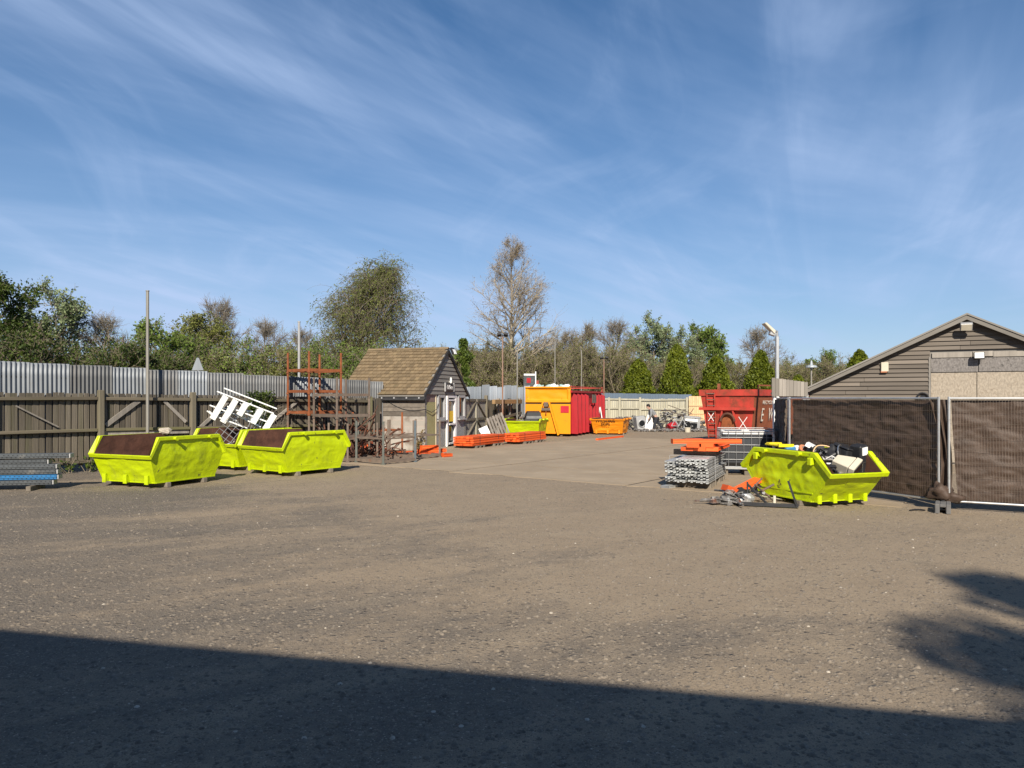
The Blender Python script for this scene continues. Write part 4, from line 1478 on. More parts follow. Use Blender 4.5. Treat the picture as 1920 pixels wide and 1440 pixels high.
def stillages():
    a1 = math.atan2(0.75, 0.66)
    # tall rusty stack
    x, y = -6.36, 23.35
    for k in range(5):
        post_pallet('post_pallet', (x, y), 0.02 + k * 0.672, a1, 1.2, 1.2, 0.668, 'rust' if k > 1 else 'rust_grey', ['rust'] if k > 1 else ['rust_grey'],
                    ('lowest, grey brown', 'second lowest, grey brown', 'middle orange rusted', 'second topmost orange rusted', 'topmost orange rusted')[k] + ' post pallet of the tall stack before the corrugated fence', 'post pallets in the tall stack')
    x, y = -5.25, 22.35
    for k in range(4):
        post_pallet('post_pallet', (x, y), 0.02 + k * 0.632, a1, 1.2, 1.2, 0.628, 'rust_grey', ['rust_grey'],
                    ('lowest', 'second', 'third', 'topmost')[k] + ' grey brown post pallet of the stack between rusty tower and hut', 'grey brown stacked post pallets')
    post_pallet('post_pallet', (-3.67, 21.25), 0.0, math.atan2(0.90, 0.79), 1.2, 1.25, 1.24, 'rust_grey', ['post_teal', 'post_blue', 'rust_grey', 'post_teal'],
                'low open post pallet with teal and blue posts before the white brick wall', None, mid=True, r=0.042)
    post_pallet('post_pallet', (-3.05, 23.1), 0.0, math.atan2(0.90, 0.79), 1.1, 1.15, 1.22, 'rust_grey', ['rust_grey', 'rust_grey', 'rust_grey'],
                'low grey brown post pallet close to the white brick wall', None, mid=True, r=0.042)
    post_pallet('post_pallet', (-4.85, 22.0), 0.0, math.atan2(0.90, 0.79), 1.1, 0.95, 1.16, 'rust_grey', ['rust_grey', 'rust_grey', 'post_teal'],
                'low grey brown post pallet behind the skip beside the stacked pallets', None, mid=True, r=0.04)
    post_pallet('post_pallet', (-4.35, 23.5), 0.0, math.atan2(0.90, 0.79), 1.15, 1.1, 1.45, 'rust', ['rust_grey', 'rust'],
                'rusty post pallet full of twisted bars behind the low open pallets', None, mid=True, r=0.042)
    # twisted rusty bars stored inside
    rnd = random.Random(9)
    m = MB()
    for i in range(110):
        p = Vector((rnd.uniform(-1.3, 1.0), rnd.uniform(-0.7, 0.9), rnd.uniform(0.04, 0.25)))
        pts = [p]
        v = Vector((rnd.uniform(-1, 1), rnd.uniform(-1, 1), rnd.uniform(0.2, 2.2))).normalized() * rnd.uniform(0.15, 0.35)
        for k in range(4):
            v = v + Vector((rnd.uniform(-.12, .12), rnd.uniform(-.12, .12), rnd.uniform(-.16, .08)))
            q = pts[-1] + v
            q.z = max(q.z, 0.04)
            pts.append(q)
        m.tube(pts, rnd.uniform(0.01, 0.03), 5)
    tag(m.build('rusty_bars', M['rust_in'], None, loc=(-4.75, 23.4, 0)), 'tangle of dark rusty bars stored among the post pallets', 'scrap bars', kind='stuff')


stillages()


# ------------------------------------------------------------------ orange beams
def bundle(name, loc, ang, L, nw, nh, label, bw=0.14, bh=0.088, mtl='orange', seed=0, z0=0.1, cat='beam bundle', jit=0.05, pallet=True):
    e = empty(name, (loc[0], loc[1], z0), ang, label, cat)
    rnd = random.Random(seed)
    m = MB()
    # a folded channel with lips
    m.box((L / 2, 0, bh * 0.5), (L, bw * 0.94, bh * 0.55))
    m.box((L / 2, 0, bh * 0.93 - 0.008), (L * 0.997, bw * 0.97, bh * 0.1))
    m.box((L / 2, 0, bh * 0.07), (L * 0.997, bw * 0.97, bh * 0.1))
    me = m.mesh('beam', M[mtl])
    for j in range(nh):
        for i in range(nw):
            link('beam', me, e, (rnd.uniform(-jit, jit), (i - (nw - 1) / 2) * bw + rnd.uniform(-0.004, 0.004), j * bh), (0, 0, rnd.uniform(-0.006, 0.006)))
    for x in (L * 0.2, L * 0.78):
        m = MB()
        w2, h2 = nw * bw / 2 + 0.008, nh * bh + 0.006
        for a, b in (((-w2, 0.0), (-w2, h2)), ((w2, 0.0), (w2, h2)), ((-w2, h2), (w2, h2))):
            m.bar((x, a[0], a[1]), (x, b[0], b[1]), 0.025, 0.004)
        m.build('strap', M['black_matt'], e)
    return e


def pallet(loc, ang, L, Wd, label, z0=0.0, h=0.1):
    e = empty('pallet', (loc[0], loc[1], z0), ang, label, 'pallet')
    for k in range(6):
        m = MB()
        m.box((0, -Wd / 2 + (k + 0.5) * Wd / 6, h - 0.011), (L, Wd / 6 - 0.03, 0.02))
        m.build('slat', M['timber'], e)
    for x in (-L / 2 + 0.05, 0, L / 2 - 0.05):
        m = MB()
        m.box((x, 0, (h - 0.022) / 2), (0.09, Wd, h - 0.024))
        m.build('runner', M['timber'], e)
    return e


b_ang = math.atan2(2.7, 1.2)
bundle('beam_bundle', (-1.85, 28.2), b_ang, 2.9, 6, 4, 'strapped bundle of orange beams nearest the white hut door', seed=1)
bundle('beam_bundle', (-0.02, 30.85), math.atan2(2.5, 1.25), 2.7, 5, 4, 'strapped bundle of orange beams beside the small neon skip', seed=2)
for k, (x, y, a, lab) in enumerate(((-1.6, 28.75, b_ang, 'front pallet under the orange beams by the hut door'), (-0.95, 30.2, b_ang, 'rear pallet under the orange beams by the hut door'), (0.35, 31.6, 1.11, 'front pallet under the orange beams beside the small skip'), (0.85, 32.6, 1.11, 'rear pallet under the orange beams beside the small skip'))):
    pallet((x, y), a, 0.75, 0.9, lab)


def loose_beam(loc, z, ang, L, label, w=0.14, h=0.07, mtl='orange', tilt=0.0, group=None):
    e = bpy.data.objects.new('steel_beam', None)
    COL.objects.link(e)
    e.location = (loc[0], loc[1], z)
    e.rotation_euler = (0, tilt, ang)
    tag(e, label, 'beam', group)
    m = MB()
    m.box((L / 2, 0, h / 2), (L, w * 0.9, h * 0.6))
    m.box((L / 2, 0, h - 0.006), (L * 0.998, w, 0.012))
    m.box((L / 2, 0, 0.006), (L * 0.998, w, 0.012))
    m.build('web', M[mtl], e)
    m = MB()
    m.box((-0.006, 0, h / 2), (0.012, w * 1.05, h * 1.15))
    m.build('end_plate', M[mtl], e)
    return e


loose_beam((3.85, 33.7), 0.012, math.atan2(2.7, 1.56), 3.1, 'single orange beam lying on the ground before the orange skip', 0.12, 0.07)
# orange pieces around the post pallets
rnd_o = random.Random(4)
for k in range(9):
    x = -5.55 + 0.26 * (k % 5) + rnd_o.uniform(-.03, .03)
    z = 0.02 + 0.2 * (k // 5)
    loose_beam((x, 24.6 + 0.35 * (k % 2)), z, R(78) + rnd_o.uniform(-.1, .1), 0.9, 'short orange beam piled behind the post pallets', 0.24, 0.19, group='short orange beams behind the post pallets')
for k, (x, y, z, a, t) in enumerate(((-3.1, 24.1, 0.01, 0.5, 0), (-2.85, 24.2, 0.01, 0.2, 0), (-3.0, 24.15, 0.13, 0.7, 0), (-2.75, 24.35, 0.13, 0.45, 0), (-2.95, 24.2, 0.25, 0.55, 0.0), (-3.4, 24.6, 0.01, 1.1, 0), (-3.75, 24.75, 0.01, 0.9, 0), (-4.0, 24.7, 0.01, 1.2, 0), (-2.25, 24.0, 0.005, 0.7, 0))):
    loose_beam((x, y), z, a, 0.62 if k < 8 else 0.35, 'short orange beam offcut heaped near the hut corner', 0.2, 0.115, tilt=t, group='orange offcuts near the hut corner')


# ------------------------------------------------------------------ gate and fence right of the hut
def right_of_hut():
    # old braced gate
    g = empty('old_gate', (-1.96, 31.35, 0), math.atan2(2.65, 0.8), 'old grey braced timber gate between the hut and the brown beam', 'gate')
    Wd = 2.6
    rnd = random.Random(8)
    for k in range(18):
        m = MB()
        m.box(((k + 0.5) * Wd / 18, 0.02, 0.98), (Wd / 18 - 0.006, 0.022, 1.78 + rnd.uniform(-.03, .03)))
        m.build('board', M['wood_grey'], g)
    for z in (0.2, 1.0, 1.82):
        m = MB()
        m.bar((0, -0.02, z), (Wd, -0.02, z), 0.05, 0.11)
        m.build('rail', M['wood_old'], g)
    m = MB()
    m.bar((Wd / 2, -0.025, 0.1), (Wd / 2, -0.025, 1.88), 0.045, 0.12, up=(1, 0, 0))
    m.build('stile', M['wood_pale'], g)
    for a, b in (((0.05, 1.05), (Wd / 2 - 0.05, 1.78)), ((Wd / 2 + 0.05, 1.78), (Wd - 0.05, 1.05)), ((0.05, 0.25), (Wd / 2 - 0.05, 0.95)), ((Wd / 2 + 0.05, 0.95), (Wd - 0.05, 0.25))):
        m = MB()
        m.bar((a[0], -0.03, a[1]), (b[0], -0.03, b[1]), 0.04, 0.08, up=(0, 1, 0))
        m.build('brace', M['wood_old'], g)
    m = MB()
    m.box((Wd + 0.1, 0, 1.02), (0.14, 0.14, 2.04))
    m.build('gate_post', M['wood_post'], g, bevel=0.012)
    # fence with brown beam running on to the amber container
    f = empty('timber_fence', (-1.1, 34.15, 0), math.atan2(6.0, 1.97), 'board fence carrying a long brown beam, left of the amber container', 'fence')
    L = 4.9
    bm_ = MB()
    bm_.box((0, 0, 0.9), (0.14, 0.02, 1.8))
    bme = bm_.mesh('board', M['wood_old'])
    k = 0
    while k * 0.15 < L:
        link('board', bme, f, (0.08 + k * 0.15, 0.25, 0.06), None, (1, 1, 0.98 + rnd.uniform(-.01, .01)))
        k += 1
    for x in (0.06, 1.75, 3.45, 5.1):
        m = MB()
        m.box((x, 0.12, 0.95), (0.13, 0.13, 1.9))
        m.build('post', M['wood_grey'], f)
        for sx in (-1, 1):
            if 0.3 < x < 5:
                m = MB()
                m.bar((x + sx * 0.08, 0.12, 1.25), (x + sx * 0.5, 0.12, 1.66), 0.06, 0.07)
                m.build('brace', M['wood_grey'], f)
    m = MB()
    m.bar((0.2, 0.0, 0.85), (5.1, 0.0, 1.15), 0.05, 0.12)
    m.build('rail', M['wood_old'], f)
    m = MB()
    m.bar((0.6, -0.06, 1.74), (L - 0.1, -0.06, 1.74), 0.16, 0.21)
    m.build('beam', mat('brown_beam', (0.27, 0.17, 0.08), 0.85, var=0.2, scale=5, stretch=(0.1, 1, 1)), f, bevel=0.01)
    # flat pale metal sheets behind
    c = empty('sheet_fence', (-2.35, 33.0, 0), math.atan2(0.9, 0.42), 'pale streaked metal sheets standing behind the gate and brown beam', 'fence')
    for i in range(11):
        w = 0.86
        zt = 2.44 + 0.06 * math.sin(i * 1.9) + 0.012 * i

        def fn(u, v, i=i, zt=zt):
            return (-0.15 + i * 0.83 + w * u, 0.5 + 0.015 * (i % 2) + 0.016 * math.sin(u * 6 * math.pi * 2) + 0.02 * math.sin(5 * u + i), 0.1 + (zt + 0.04 * u - 0.1) * v)
        m = MB()
        m.grid(fn, 36, 3)
        o = m.build('sheet', M['galv_pale'], c, smooth=True)
        o.modifiers.new('thickness', 'SOLIDIFY').thickness = 0.0015
    # things leaning on it
    p = empty('pallet', (-0.35, 32.35, 0.0), R(40), 'bare timber pallet leaning upright behind the orange beams', 'pallet')
    rot = Matrix.Rotation(R(-14), 3, 'X') @ Matrix.Rotation(R(-16), 3, 'Y')
    for k in range(6):
        m = MB()
        q = Vector((-0.42 + k * 0.17, 0, 0.62))
        m.box(rot @ q + Vector((0, 0, 0.05)), (0.1, 0.022, 1.15), rot)
        m.build('slat', M['wood_grey'], p)
    for z in (0.15, 0.62, 1.1):
        m = MB()
        m.box(rot @ Vector((0, 0.06, z)) + Vector((0, 0, 0.05)), (1.0, 0.09, 0.09), rot)
        m.build('runner', M['timber'], p)
    loose('white_board', M['white'], 'white board leaning beside the upright pallet behind the orange beams', 'board',
          lambda m: [m.box((0, 0, 0.36), (0.4, 0.03, 0.72)), m.box((0, -0.02, 0.68), (0.4, 0.02, 0.06))], loc=(-0.95, 31.7, 0.02), rot=(R(-14), R(-22), R(20)))


right_of_hut()


# ------------------------------------------------------------------ amber and crimson roll-off container
def amber_container():
    e = empty('container', (2.9, 36.95, 0), math.atan2(0.94, 0.34), 'tall roll-off container with amber end and crimson ribbed side', 'container')
    Wd, L, H, z0 = 2.35, 6.9, 2.26, 0.14
    m = MB()
    m.box((L / 2 + 0.06, Wd / 2, (z0 + H) / 2), (L - 0.1, Wd - 0.1, H - z0))
    m.build('body', M['crimson'], e)
    # amber end: lower panel, upper panel, gap between
    m = MB()
    nz = lambda x, z: mnoise.noise(Vector((x * 1.3, z * 1.3, 4)))

    def up(u, v):
        y, z = Wd * u, 1.74 + 0.72 * v
        fold = 0.10 * max(0, 1 - abs(u - 0.5) * 2.4) * (1 - v) * 0 + 0.03 * nz(y * 2, z * 3)
        pan = 0.05 * (1 if (0.08 < u < 0.92 and 0.1 < v < 0.86) else 0)
        return (-0.03 + pan + fold * 0.6, y, z)
    m.grid(up, 24, 10)
    m.prism([(0.0, 0, 1.72), (0.1, 0, 1.72), (0.1, 0, 2.46), (0.0, 0, 2.46)], (0, 0.02, 0))
    m.prism([(0.0, Wd - 0.02, 1.72), (0.1, Wd - 0.02, 1.72), (0.1, Wd - 0.02, 2.46), (0.0, Wd - 0.02, 2.46)], (0, 0.02, 0))
    m.build('upper_panel', M['yellow'], e)
    m = MB()
    m.bar((-0.05, 0, 2.46), (-0.05, Wd, 2.46), 0.1, 0.06)
    m.bar((-0.05, 0, 1.73), (-0.05, Wd, 1.73), 0.1, 0.05)
    m.build('top_rail', M['yellow'], e)
    m = MB()
    m.box((0.0, Wd / 2, (z0 + 1.62) / 2), (0.06, Wd, 1.62 - z0))
    m.box((-0.035, 0.03, (z0 + 1.62) / 2), (0.03, 0.08, 1.62 - z0))
    m.build('lower_panel', M['yellow'], e)
    m = MB()
    m.box((0.02, Wd / 2, 1.66), (0.05, Wd - 0.02, 0.09))
    m.build('gap', M['black_matt'], e)
    # hook frame: an inverted V with a cross plate
    for s in (-1, 1):
        m = MB()
        yc = Wd * 0.52
        m.bar((-0.13, yc + s * 0.15, 1.74), (-0.20, yc + s * 0.66, 0.08), 0.08, 0.1, up=(1, 0, 0))
        m.build('hook_leg', M['yellow'], e)
    m = MB()
    yc = Wd * 0.52
    m.box((-0.14, yc, 1.36), (0.11, 0.46, 0.13))
    m.box((-0.14, yc, 1.60), (0.1, 0.22, 0.22))
    m.build('hook_plate', M['rust_grey'], e)
    m = MB()
    m.tube([(-0.14, yc, 1.32), (-0.17, yc, 1.2), (-0.13, yc, 1.1), (-0.1, yc + 0.05, 1.12)], 0.022, 6)
    m.build('hook', M['rust'], e)
    m = MB()
    m.box((-0.055, 0.28, 1.36), (0.012, 0.42, 0.33))
    m.build('label_plate', mat('crimson_label', (0.42, 0.015, 0.03), 0.6, var=0.1), e)
    # ribs along the crimson side
    rme = MB()
    rme.prism([(-0.09, 0, z0), (0.09, 0, z0), (0.07, -0.15, z0 + 0.16), (-0.07, -0.15, z0 + 0.16)], (0, 0, 0.001))
    rib = MB()
    V = [(-0.09, 0.05, z0), (0.09, 0.05, z0), (0.07, -0.28, z0 - 0.02), (-0.07, -0.28, z0 - 0.02), (-0.09, 0.05, 2.2), (0.09, 0.05, 2.2), (0.06, -0.25, 2.03), (-0.06, -0.25, 2.03)]
    rib.add(V, [(3, 2, 1, 0), (4, 5, 6, 7), (0, 1, 5, 4), (1, 2, 6, 5), (2, 3, 7, 6), (3, 0, 4, 7)])
    ribm = rib.mesh('rib', M['crimson'])
    for k in range(9):
        x = 0.45 + k * 0.76
        sc = (1, 1, 1) if k not in (4, 5) else (1, 1, 0.72)
        link('rib', ribm, e, (x, 0, 0), None, sc)
    m = MB()
    m.box((L / 2, -0.02, 2.24), (L, 0.14, 0.1))
    m.build('side_rail', M['crimson'], e)
    m = MB()
    m.bar((0.1, 0.0, 2.5), (L, 0.0, 2.5), 0.05, 0.05)
    m.bar((L, 0.0, 2.5), (L, Wd, 2.5), 0.05, 0.05)
    m.bar((L, 0.0, 2.26), (L, 0.0, 2.56), 0.06, 0.06)
    m.build('guard_rail', M['red_skip'], e)
    m = MB()
    m.box((3.87, -0.27, 1.88), (0.9, 0.02, 0.46))
    pl = m.build('name_plate', M['rust_grey'], e)
    for i, z in enumerate((1.99, 1.88, 1.77)):
        text_mesh(('- - -', '- -', '- - -')[i], 0.13, M['frame_grey'], pl, Matrix.Translation((3.87, -0.283, z - 0.04)) @ Matrix.Rotation(R(90), 4, 'X'), 'lettering')
    m = MB()
    for y in (0.5, Wd - 0.5):
        m.box((L / 2, y, 0.08), (L - 0.2, 0.12, 0.12))
    m.build('skid', M['rust_grey'], e)
    for x in (0.5, L - 0.5):
        for y in (0.5, Wd - 0.5):
            m = MB()
            m.tube([(x, y - 0.09, 0.1), (x, y + 0.09, 0.1)], 0.1, 12)
            m.build('roller', M['rust_grey'], e)
    rnd = random.Random(3)
    for k in range(7):
        c = e.matrix_basis @ Vector((rnd.uniform(0.15, 1.2), 0.35 + k * 0.27, 2.40))
        s = MB()
        s.lump((0, 0, 0), (rnd.uniform(.35, .6), rnd.uniform(.3, .5), 0.42), k, 9, 6, 0.4)
        s.tube([(0.12, 0, 0.12), (0.2, 0.02, 0.16)], 0.04, 6)
        tag(s.build('plastic_sack', M['white'] if k % 2 == 0 else M['teal_sheet'], None, smooth=True, loc=c), ('white' if k % 2 == 0 else 'greyish teal') + ' crumpled sack on top of the amber ended container', 'sack', 'white sacks on the amber container' if k % 2 == 0 else 'teal sacks on the amber container')


amber_container()


# ------------------------------------------------------------------ red roll-off container on the right
def red_container():
    ang = math.atan2(0.766, 0.643)
    e = empty('container', (8.26, 31.6, 0), ang, 'rusty red roll-off container with ladder, white crosses and side lettering', 'container')
    Wb, Wt, L, z0, H = 1.86, 2.36, 6.2, 0.26, 2.3
    o = (Wt - Wb) / 2                       # local x: along the length, local y: to the left; end face at x = 0, right side at y = -W
    B = [(0.12, 0), (0.12, -Wb), (L, -Wb), (L, 0)]
    T = [(-0.05, o), (-0.05, -Wb - o), (L + 0.1, -Wb - o), (L + 0.1, o)]
    V = [(x, y, z0) for x, y in B] + [(x, y, H - 0.28) for x, y in T] + [(x, y, H) for x, y in T]
    m = MB()
    m.add([V[0], V[1], V[2], V[3]], [(3, 2, 1, 0)])
    nseg = 12
    m.grid(lambda u, v: Vector(V[0]).lerp(Vector(V[1]), u).lerp(Vector(V[4]).lerp(Vector(V[5]), u), v) + Vector((0.02 * mnoise.noise(Vector((u * 5, v * 4, 1))), 0, 0)), 14, 12)
    end = m.build('end_wall', M['red_skip'], e, smooth=True)
    m = MB()
    m.grid(lambda u, v: Vector(V[1]).lerp(Vector(V[2]), u).lerp(Vector(V[5]).lerp(Vector(V[6]), u), v) + Vector((0, 0.015 * mnoise.noise(Vector((u * 9, v * 4, 7))), 0)), 24, 10)
    m.grid(lambda u, v: Vector(V[3]).lerp(Vector(V[0]), u).lerp(Vector(V[7]).lerp(Vector(V[4]), u), v), 12, 4)
    m.grid(lambda u, v: Vector(V[2]).lerp(Vector(V[3]), u).lerp(Vector(V[6]).lerp(Vector(V[7]), u), v), 6, 4)
    m.build('side_wall', M['red_rusty'], e, smooth=False)
    m = MB()
    c = [(-0.05, o), (-0.05, -Wb - o), (L + 0.1, -Wb - o), (L + 0.1, o)]
    for i in range(4):
        a, b = Vector((*c[i], H - 0.16)), Vector((*c[(i + 1) % 4], H - 0.16))
        d = (b - a).normalized() * (0.055 if i % 2 == 0 else -0.056)
        m.bar(a - d, b + d, 0.12, 0.26)
    m.build('top_rim', M['red_skip'], e)
    m = MB()
    m.bar((-0.1, o + 0.03, 1.47), (-0.1, -Wb - o - 0.03, 1.47), 0.14, 0.12)
    m.build('cross_rail', M['red_skip'], e)
    m = MB()
    m.bar((0.35, -Wb - o + 0.04, H + 0.14), (L, -Wb - o + 0.04, H + 0.14), 0.06, 0.06)
    for x in (0.4, 2.2, 4.0, 5.9):
        m.bar((x, -Wb - o + 0.04, H), (x, -Wb - o + 0.04, H + 0.14), 0.06, 0.05)
    m.bar((0.1, -0.5, H - 0.02), (0.1, -0.5, H + 0.22), 0.1, 0.1)
    m.build('sheet_rail', M['red_rusty'], e)
    # ladder on the left of the end
    xf = lambda z: 0.12 - 0.17 * (z - z0) / (H - 0.28 - z0) - 0.1
    lad = MB()
    for y in (-0.08, -0.42):
        lad.bar((xf(0.25), y, 0.25), (xf(2.1), y - 0.0, 2.2), 0.04, 0.05, up=(0, 1, 0))
    ld = lad.build('ladder', M['red_skip'], e)
    for k in range(8):
        z = 0.35 + k * 0.25
        m = MB()
        m.tube([(xf(z) - 0.005, -0.07, z), (xf(z) - 0.005, -0.43, z)], 0.02, 6)
        m.build('rung', M['rust_grey'], ld)
    # hook frame: arch between two splayed legs
    yc = -Wb * 0.52
    hk = MB()
    for s in (-1, 1):
        hk.bar((xf(1.42), yc + s * 0.22, 1.44), (xf(0.3), yc + s * 0.5, 0.26), 0.06, 0.09, up=(1, 0, 0))
    hook = hk.build('hook_frame', M['red_skip'], e)
    ar = MB()
    ar.tube([(xf(1.2) - 0.03, yc + 0.3 * math.cos(t), 0.95 + 0.32 * math.sin(t)) for t in [math.pi * i / 10 for i in range(11)]], 0.05, 8)
    ar.build('hook_arch', M['rust_in'], hook)
    rp = MB()
    rp.prism([(xf(1.2) + 0.07, yc + 0.28 * math.cos(t), 0.95 + 0.3 * math.sin(t)) for t in [math.pi * i / 8 for i in range(9)]] + [(xf(0.4) + 0.07, yc - 0.4, 0.4), (xf(0.4) + 0.07, yc + 0.4, 0.4)], (-0.006, 0, 0))
    rp.build('rusted_patch', M['rust'], e)
    # white crosses daubed on the end
    for (y, z, s) in ((-0.25, 1.12, 0.17), (-Wb + 0.28, 0.88, 0.26)):
        for sg in (-1, 1):
            m = MB()
            x = xf(z) + 0.066 - (0.05 if y > -0.5 else 0.0) - (0.07 if y > -0.5 else 0)
            m.bar((x, y - s * 0.7, z - sg * s), (x - 0.004, y + s * 0.7, z + sg * s), 0.006, 0.024, up=(0, 1, 0))
            m.build('painted_cross', M['white'], e)
    # lettering down the side
    lean = math.atan2(o, H - 0.28 - z0)
    for txt, x, z, sz, sx in (('E', 0.85, 0.95, 0.80, 0.75), ('W', 1.75, 0.97, 0.78, 0.62), ('D', 2.5, 0.99, 0.76, 0.8), ('RECYCLING', 1.5, 1.66, 0.22, 1.25)):
        y = -Wb - o * (z + sz * 0.35 - z0) / (H - 0.28 - z0) - 0.022
        text_mesh(txt, sz, M['sign_white'], e, Matrix.Translation((x + 0.05, y, z)) @ Matrix.Rotation(R(90) + lean, 4, 'X'), 'lettering', ext=0.003, sx=sx)
    m = MB()
    for y in (-0.35, -Wb + 0.35):
        m.box((L / 2 + 0.05, y, 0.19), (L - 0.2, 0.14, 0.14))
    m.build('skid', M['rust_grey'], e)
    for x in (0.6, L - 0.5):
        for y in (-0.35, -Wb + 0.35):
            m = MB()
            m.tube([(x, y - 0.1, 0.12), (x, y + 0.1, 0.12)], 0.12, 12)
            m.build('roller', M['rust_grey'], e)


red_container()


# ------------------------------------------------------------------ far boundary
def far_fence():
    A, B = Vector((5.2, 49.6, 0)), Vector((11.3, 47.6, 0))
    d = B - A
    L = d.length
    a = math.atan2(d.y, d.x)
    f = empty('timber_fence', A, a, 'pale bleached board fence behind the junk pile', 'fence')
    rnd = random.Random(2)
    x = -0.3
    boards = MB()
    while x < L:
        boards.box((x + 0.07, 0, 0.96 + rnd.uniform(-.02, .02)), (0.135, 0.022, 1.82), None)
        x += 0.15
    tag(boards.build('boards', M['wood_pale'], f), kind='stuff')
    for z in (0.5, 1.25, 1.83):
        m = MB()
        m.bar((-0.3, -0.06, z + (0.05 if z > 1.5 else 0)), (L * 0.52, -0.06, z), 0.07, 0.09)
        m.build('rail', M['wood_pale'], f)
        m = MB()
        m.bar((L * 0.52, -0.06, z - 0.06), (L, -0.06, z - 0.01), 0.07, 0.09)
        m.build('rail', M['wood_pale'], f)
    for x in (0.05, 1.3, 2.0, L * 0.52, L - 0.1):
        m = MB()
        m.box((x, -0.1, 0.98), (0.13, 0.12, 1.98))
        m.build('post', M['wood_pale'], f)
    s = empty('sheet_fence', (A.x - 0.02, A.y + 0.6, 0), a, 'flat blue grey metal sheets above the pale board fence', 'fence')
    for i in range(8):
        m = MB()
        m.box((-0.3 + (i + 0.5) * 0.88, 0.05 + 0.012 * (i % 2), 1.1), (0.875, 0.012, 2.36 - 0.035 * i))
        for k in range(4):
            m.box((-0.3 + i * 0.88 + 0.15 + k * 0.2, 0.036 + 0.012 * (i % 2), 1.1), (0.03, 0.02, 2.34 - 0.035 * i))
        m.build('sheet', M['sheet_blue'], s)
    # new panels
    n = empty('timber_panel_fence', (11.25, 47.4, 0), math.atan2(-0.5, 2.4), 'fresh orange tan board fence beside the red container', 'fence')
    for k in range(26):
        m = MB()
        m.box((0.06 + k * 0.12, 0, 1.02), (0.112, 0.02, 2.04 + rnd.uniform(-.015, .015)))
        m.build('board', M['wood_new'], n)
    for z in (0.45, 0.95, 1.45):
        m = MB()
        m.bar((0, -0.035, z), (3.1, -0.035, z), 0.045, 0.07)
        m.build('rail', M['wood_new'], n)
    # second fence run behind the red container, towards the barn
    f2 = empty('timber_fence', (14.4, 46.7, 0), math.atan2(-3, 9), 'bleached board fence running on behind the red container', 'fence')
    bb = MB()
    for k in range(70):
        bb.box((0.075 + k * 0.15, 0, 0.95), (0.14, 0.02, 1.86))
    tag(bb.build('boards', M['wood_pale'], f2), kind='stuff')
    m = MB()
    m.bar((0, -0.05, 1.7), (10.4, -0.05, 1.7), 0.06, 0.09)
    m.build('rail', M['wood_pale'], f2)


far_fence()


# ------------------------------------------------------------------ temporary mesh fencing with brown netting
def heras(p0, p1, label, seed, fold=0.0, L=None, netcol='fabric'):
    p0, p1 = Vector(p0), Vector(p1)
    d = p1 - p0
    Ln = d.length
    a = math.atan2(d.y, d.x)
    e = empty('mesh_fence_panel', (p0.x, p0.y, 0), a, label, 'fence panel')
    zb, zt = 0.15, 1.9
    for x in (0.0, Ln):
        m = MB()
        m.tube([(x, 0, 0.06), (x, 0, zt + 0.03)], 0.021, 8)
        m.build('upright', M['steel'], e)
    for z in (zb, zt):
        m = MB()
        m.tube([(0, 0, z), (Ln, 0, z)], 0.019, 8)
        m.build('rail', M['steel'], e)
    w = MB()
    n = int(Ln / 0.042)
    for i in range(1, n):
        w.tube([(i * Ln / n, -0.006, zb), (i * Ln / n, -0.006, zt)], 0.002, 3, caps=False)
    for k in range(1, 8):
        w.tube([(0, -0.01, zb + k * 0.22), (Ln, -0.01, zb + k * 0.22)], 0.0022, 3, caps=False)
    tag(w.build('wire_mesh', M['wire'], e), kind='stuff')
    net = MB()
    nz = lambda x, z, f: mnoise.noise(Vector((x * f + seed * 5.1, z * f, seed)))

    def fn(u, v):
        x = 0.03 + (Ln - 0.06) * u
        z = zb + 0.02 + (zt - zb - 0.05) * v
        if fold:
            x += fold * max(0, 1 - u * 5) * (1 - v) ** 1.2
        y = 0.06 + 0.035 * nz(x, z * 2.0, 1.1) + 0.05 * abs(nz(x * 0.9 + z * 0.8, z * 2.2 - x * 0.5, 1.7)) - 0.035 * abs(nz(x * 1.2 - z, z * 3 + x * 0.6, 2.6)) + 0.016 * nz(x * 3, z * 5, 3.0)
        return (x, max(y, 0.012), z)
    net.grid(fn, 90, 60)
    o = net.build('netting', M[netcol], e, smooth=True)
    return e


heras((5.96, 16.0, 0), (7.33, 12.8, 0), 'mesh fence panel with dark brown netting behind the scrap filled skip', 1)
heras((7.46, 12.72, 0), (10.5, 10.95, 0), 'mesh fence panel with wrinkled sagging brown netting right of the bunched netting', 2, fold=0.1)
heras((5.98, 16.12, 0), (6.9, 19.4, 0), 'mesh fence panel with black netting turning back beside the lamp post', 3, netcol='black_matt')


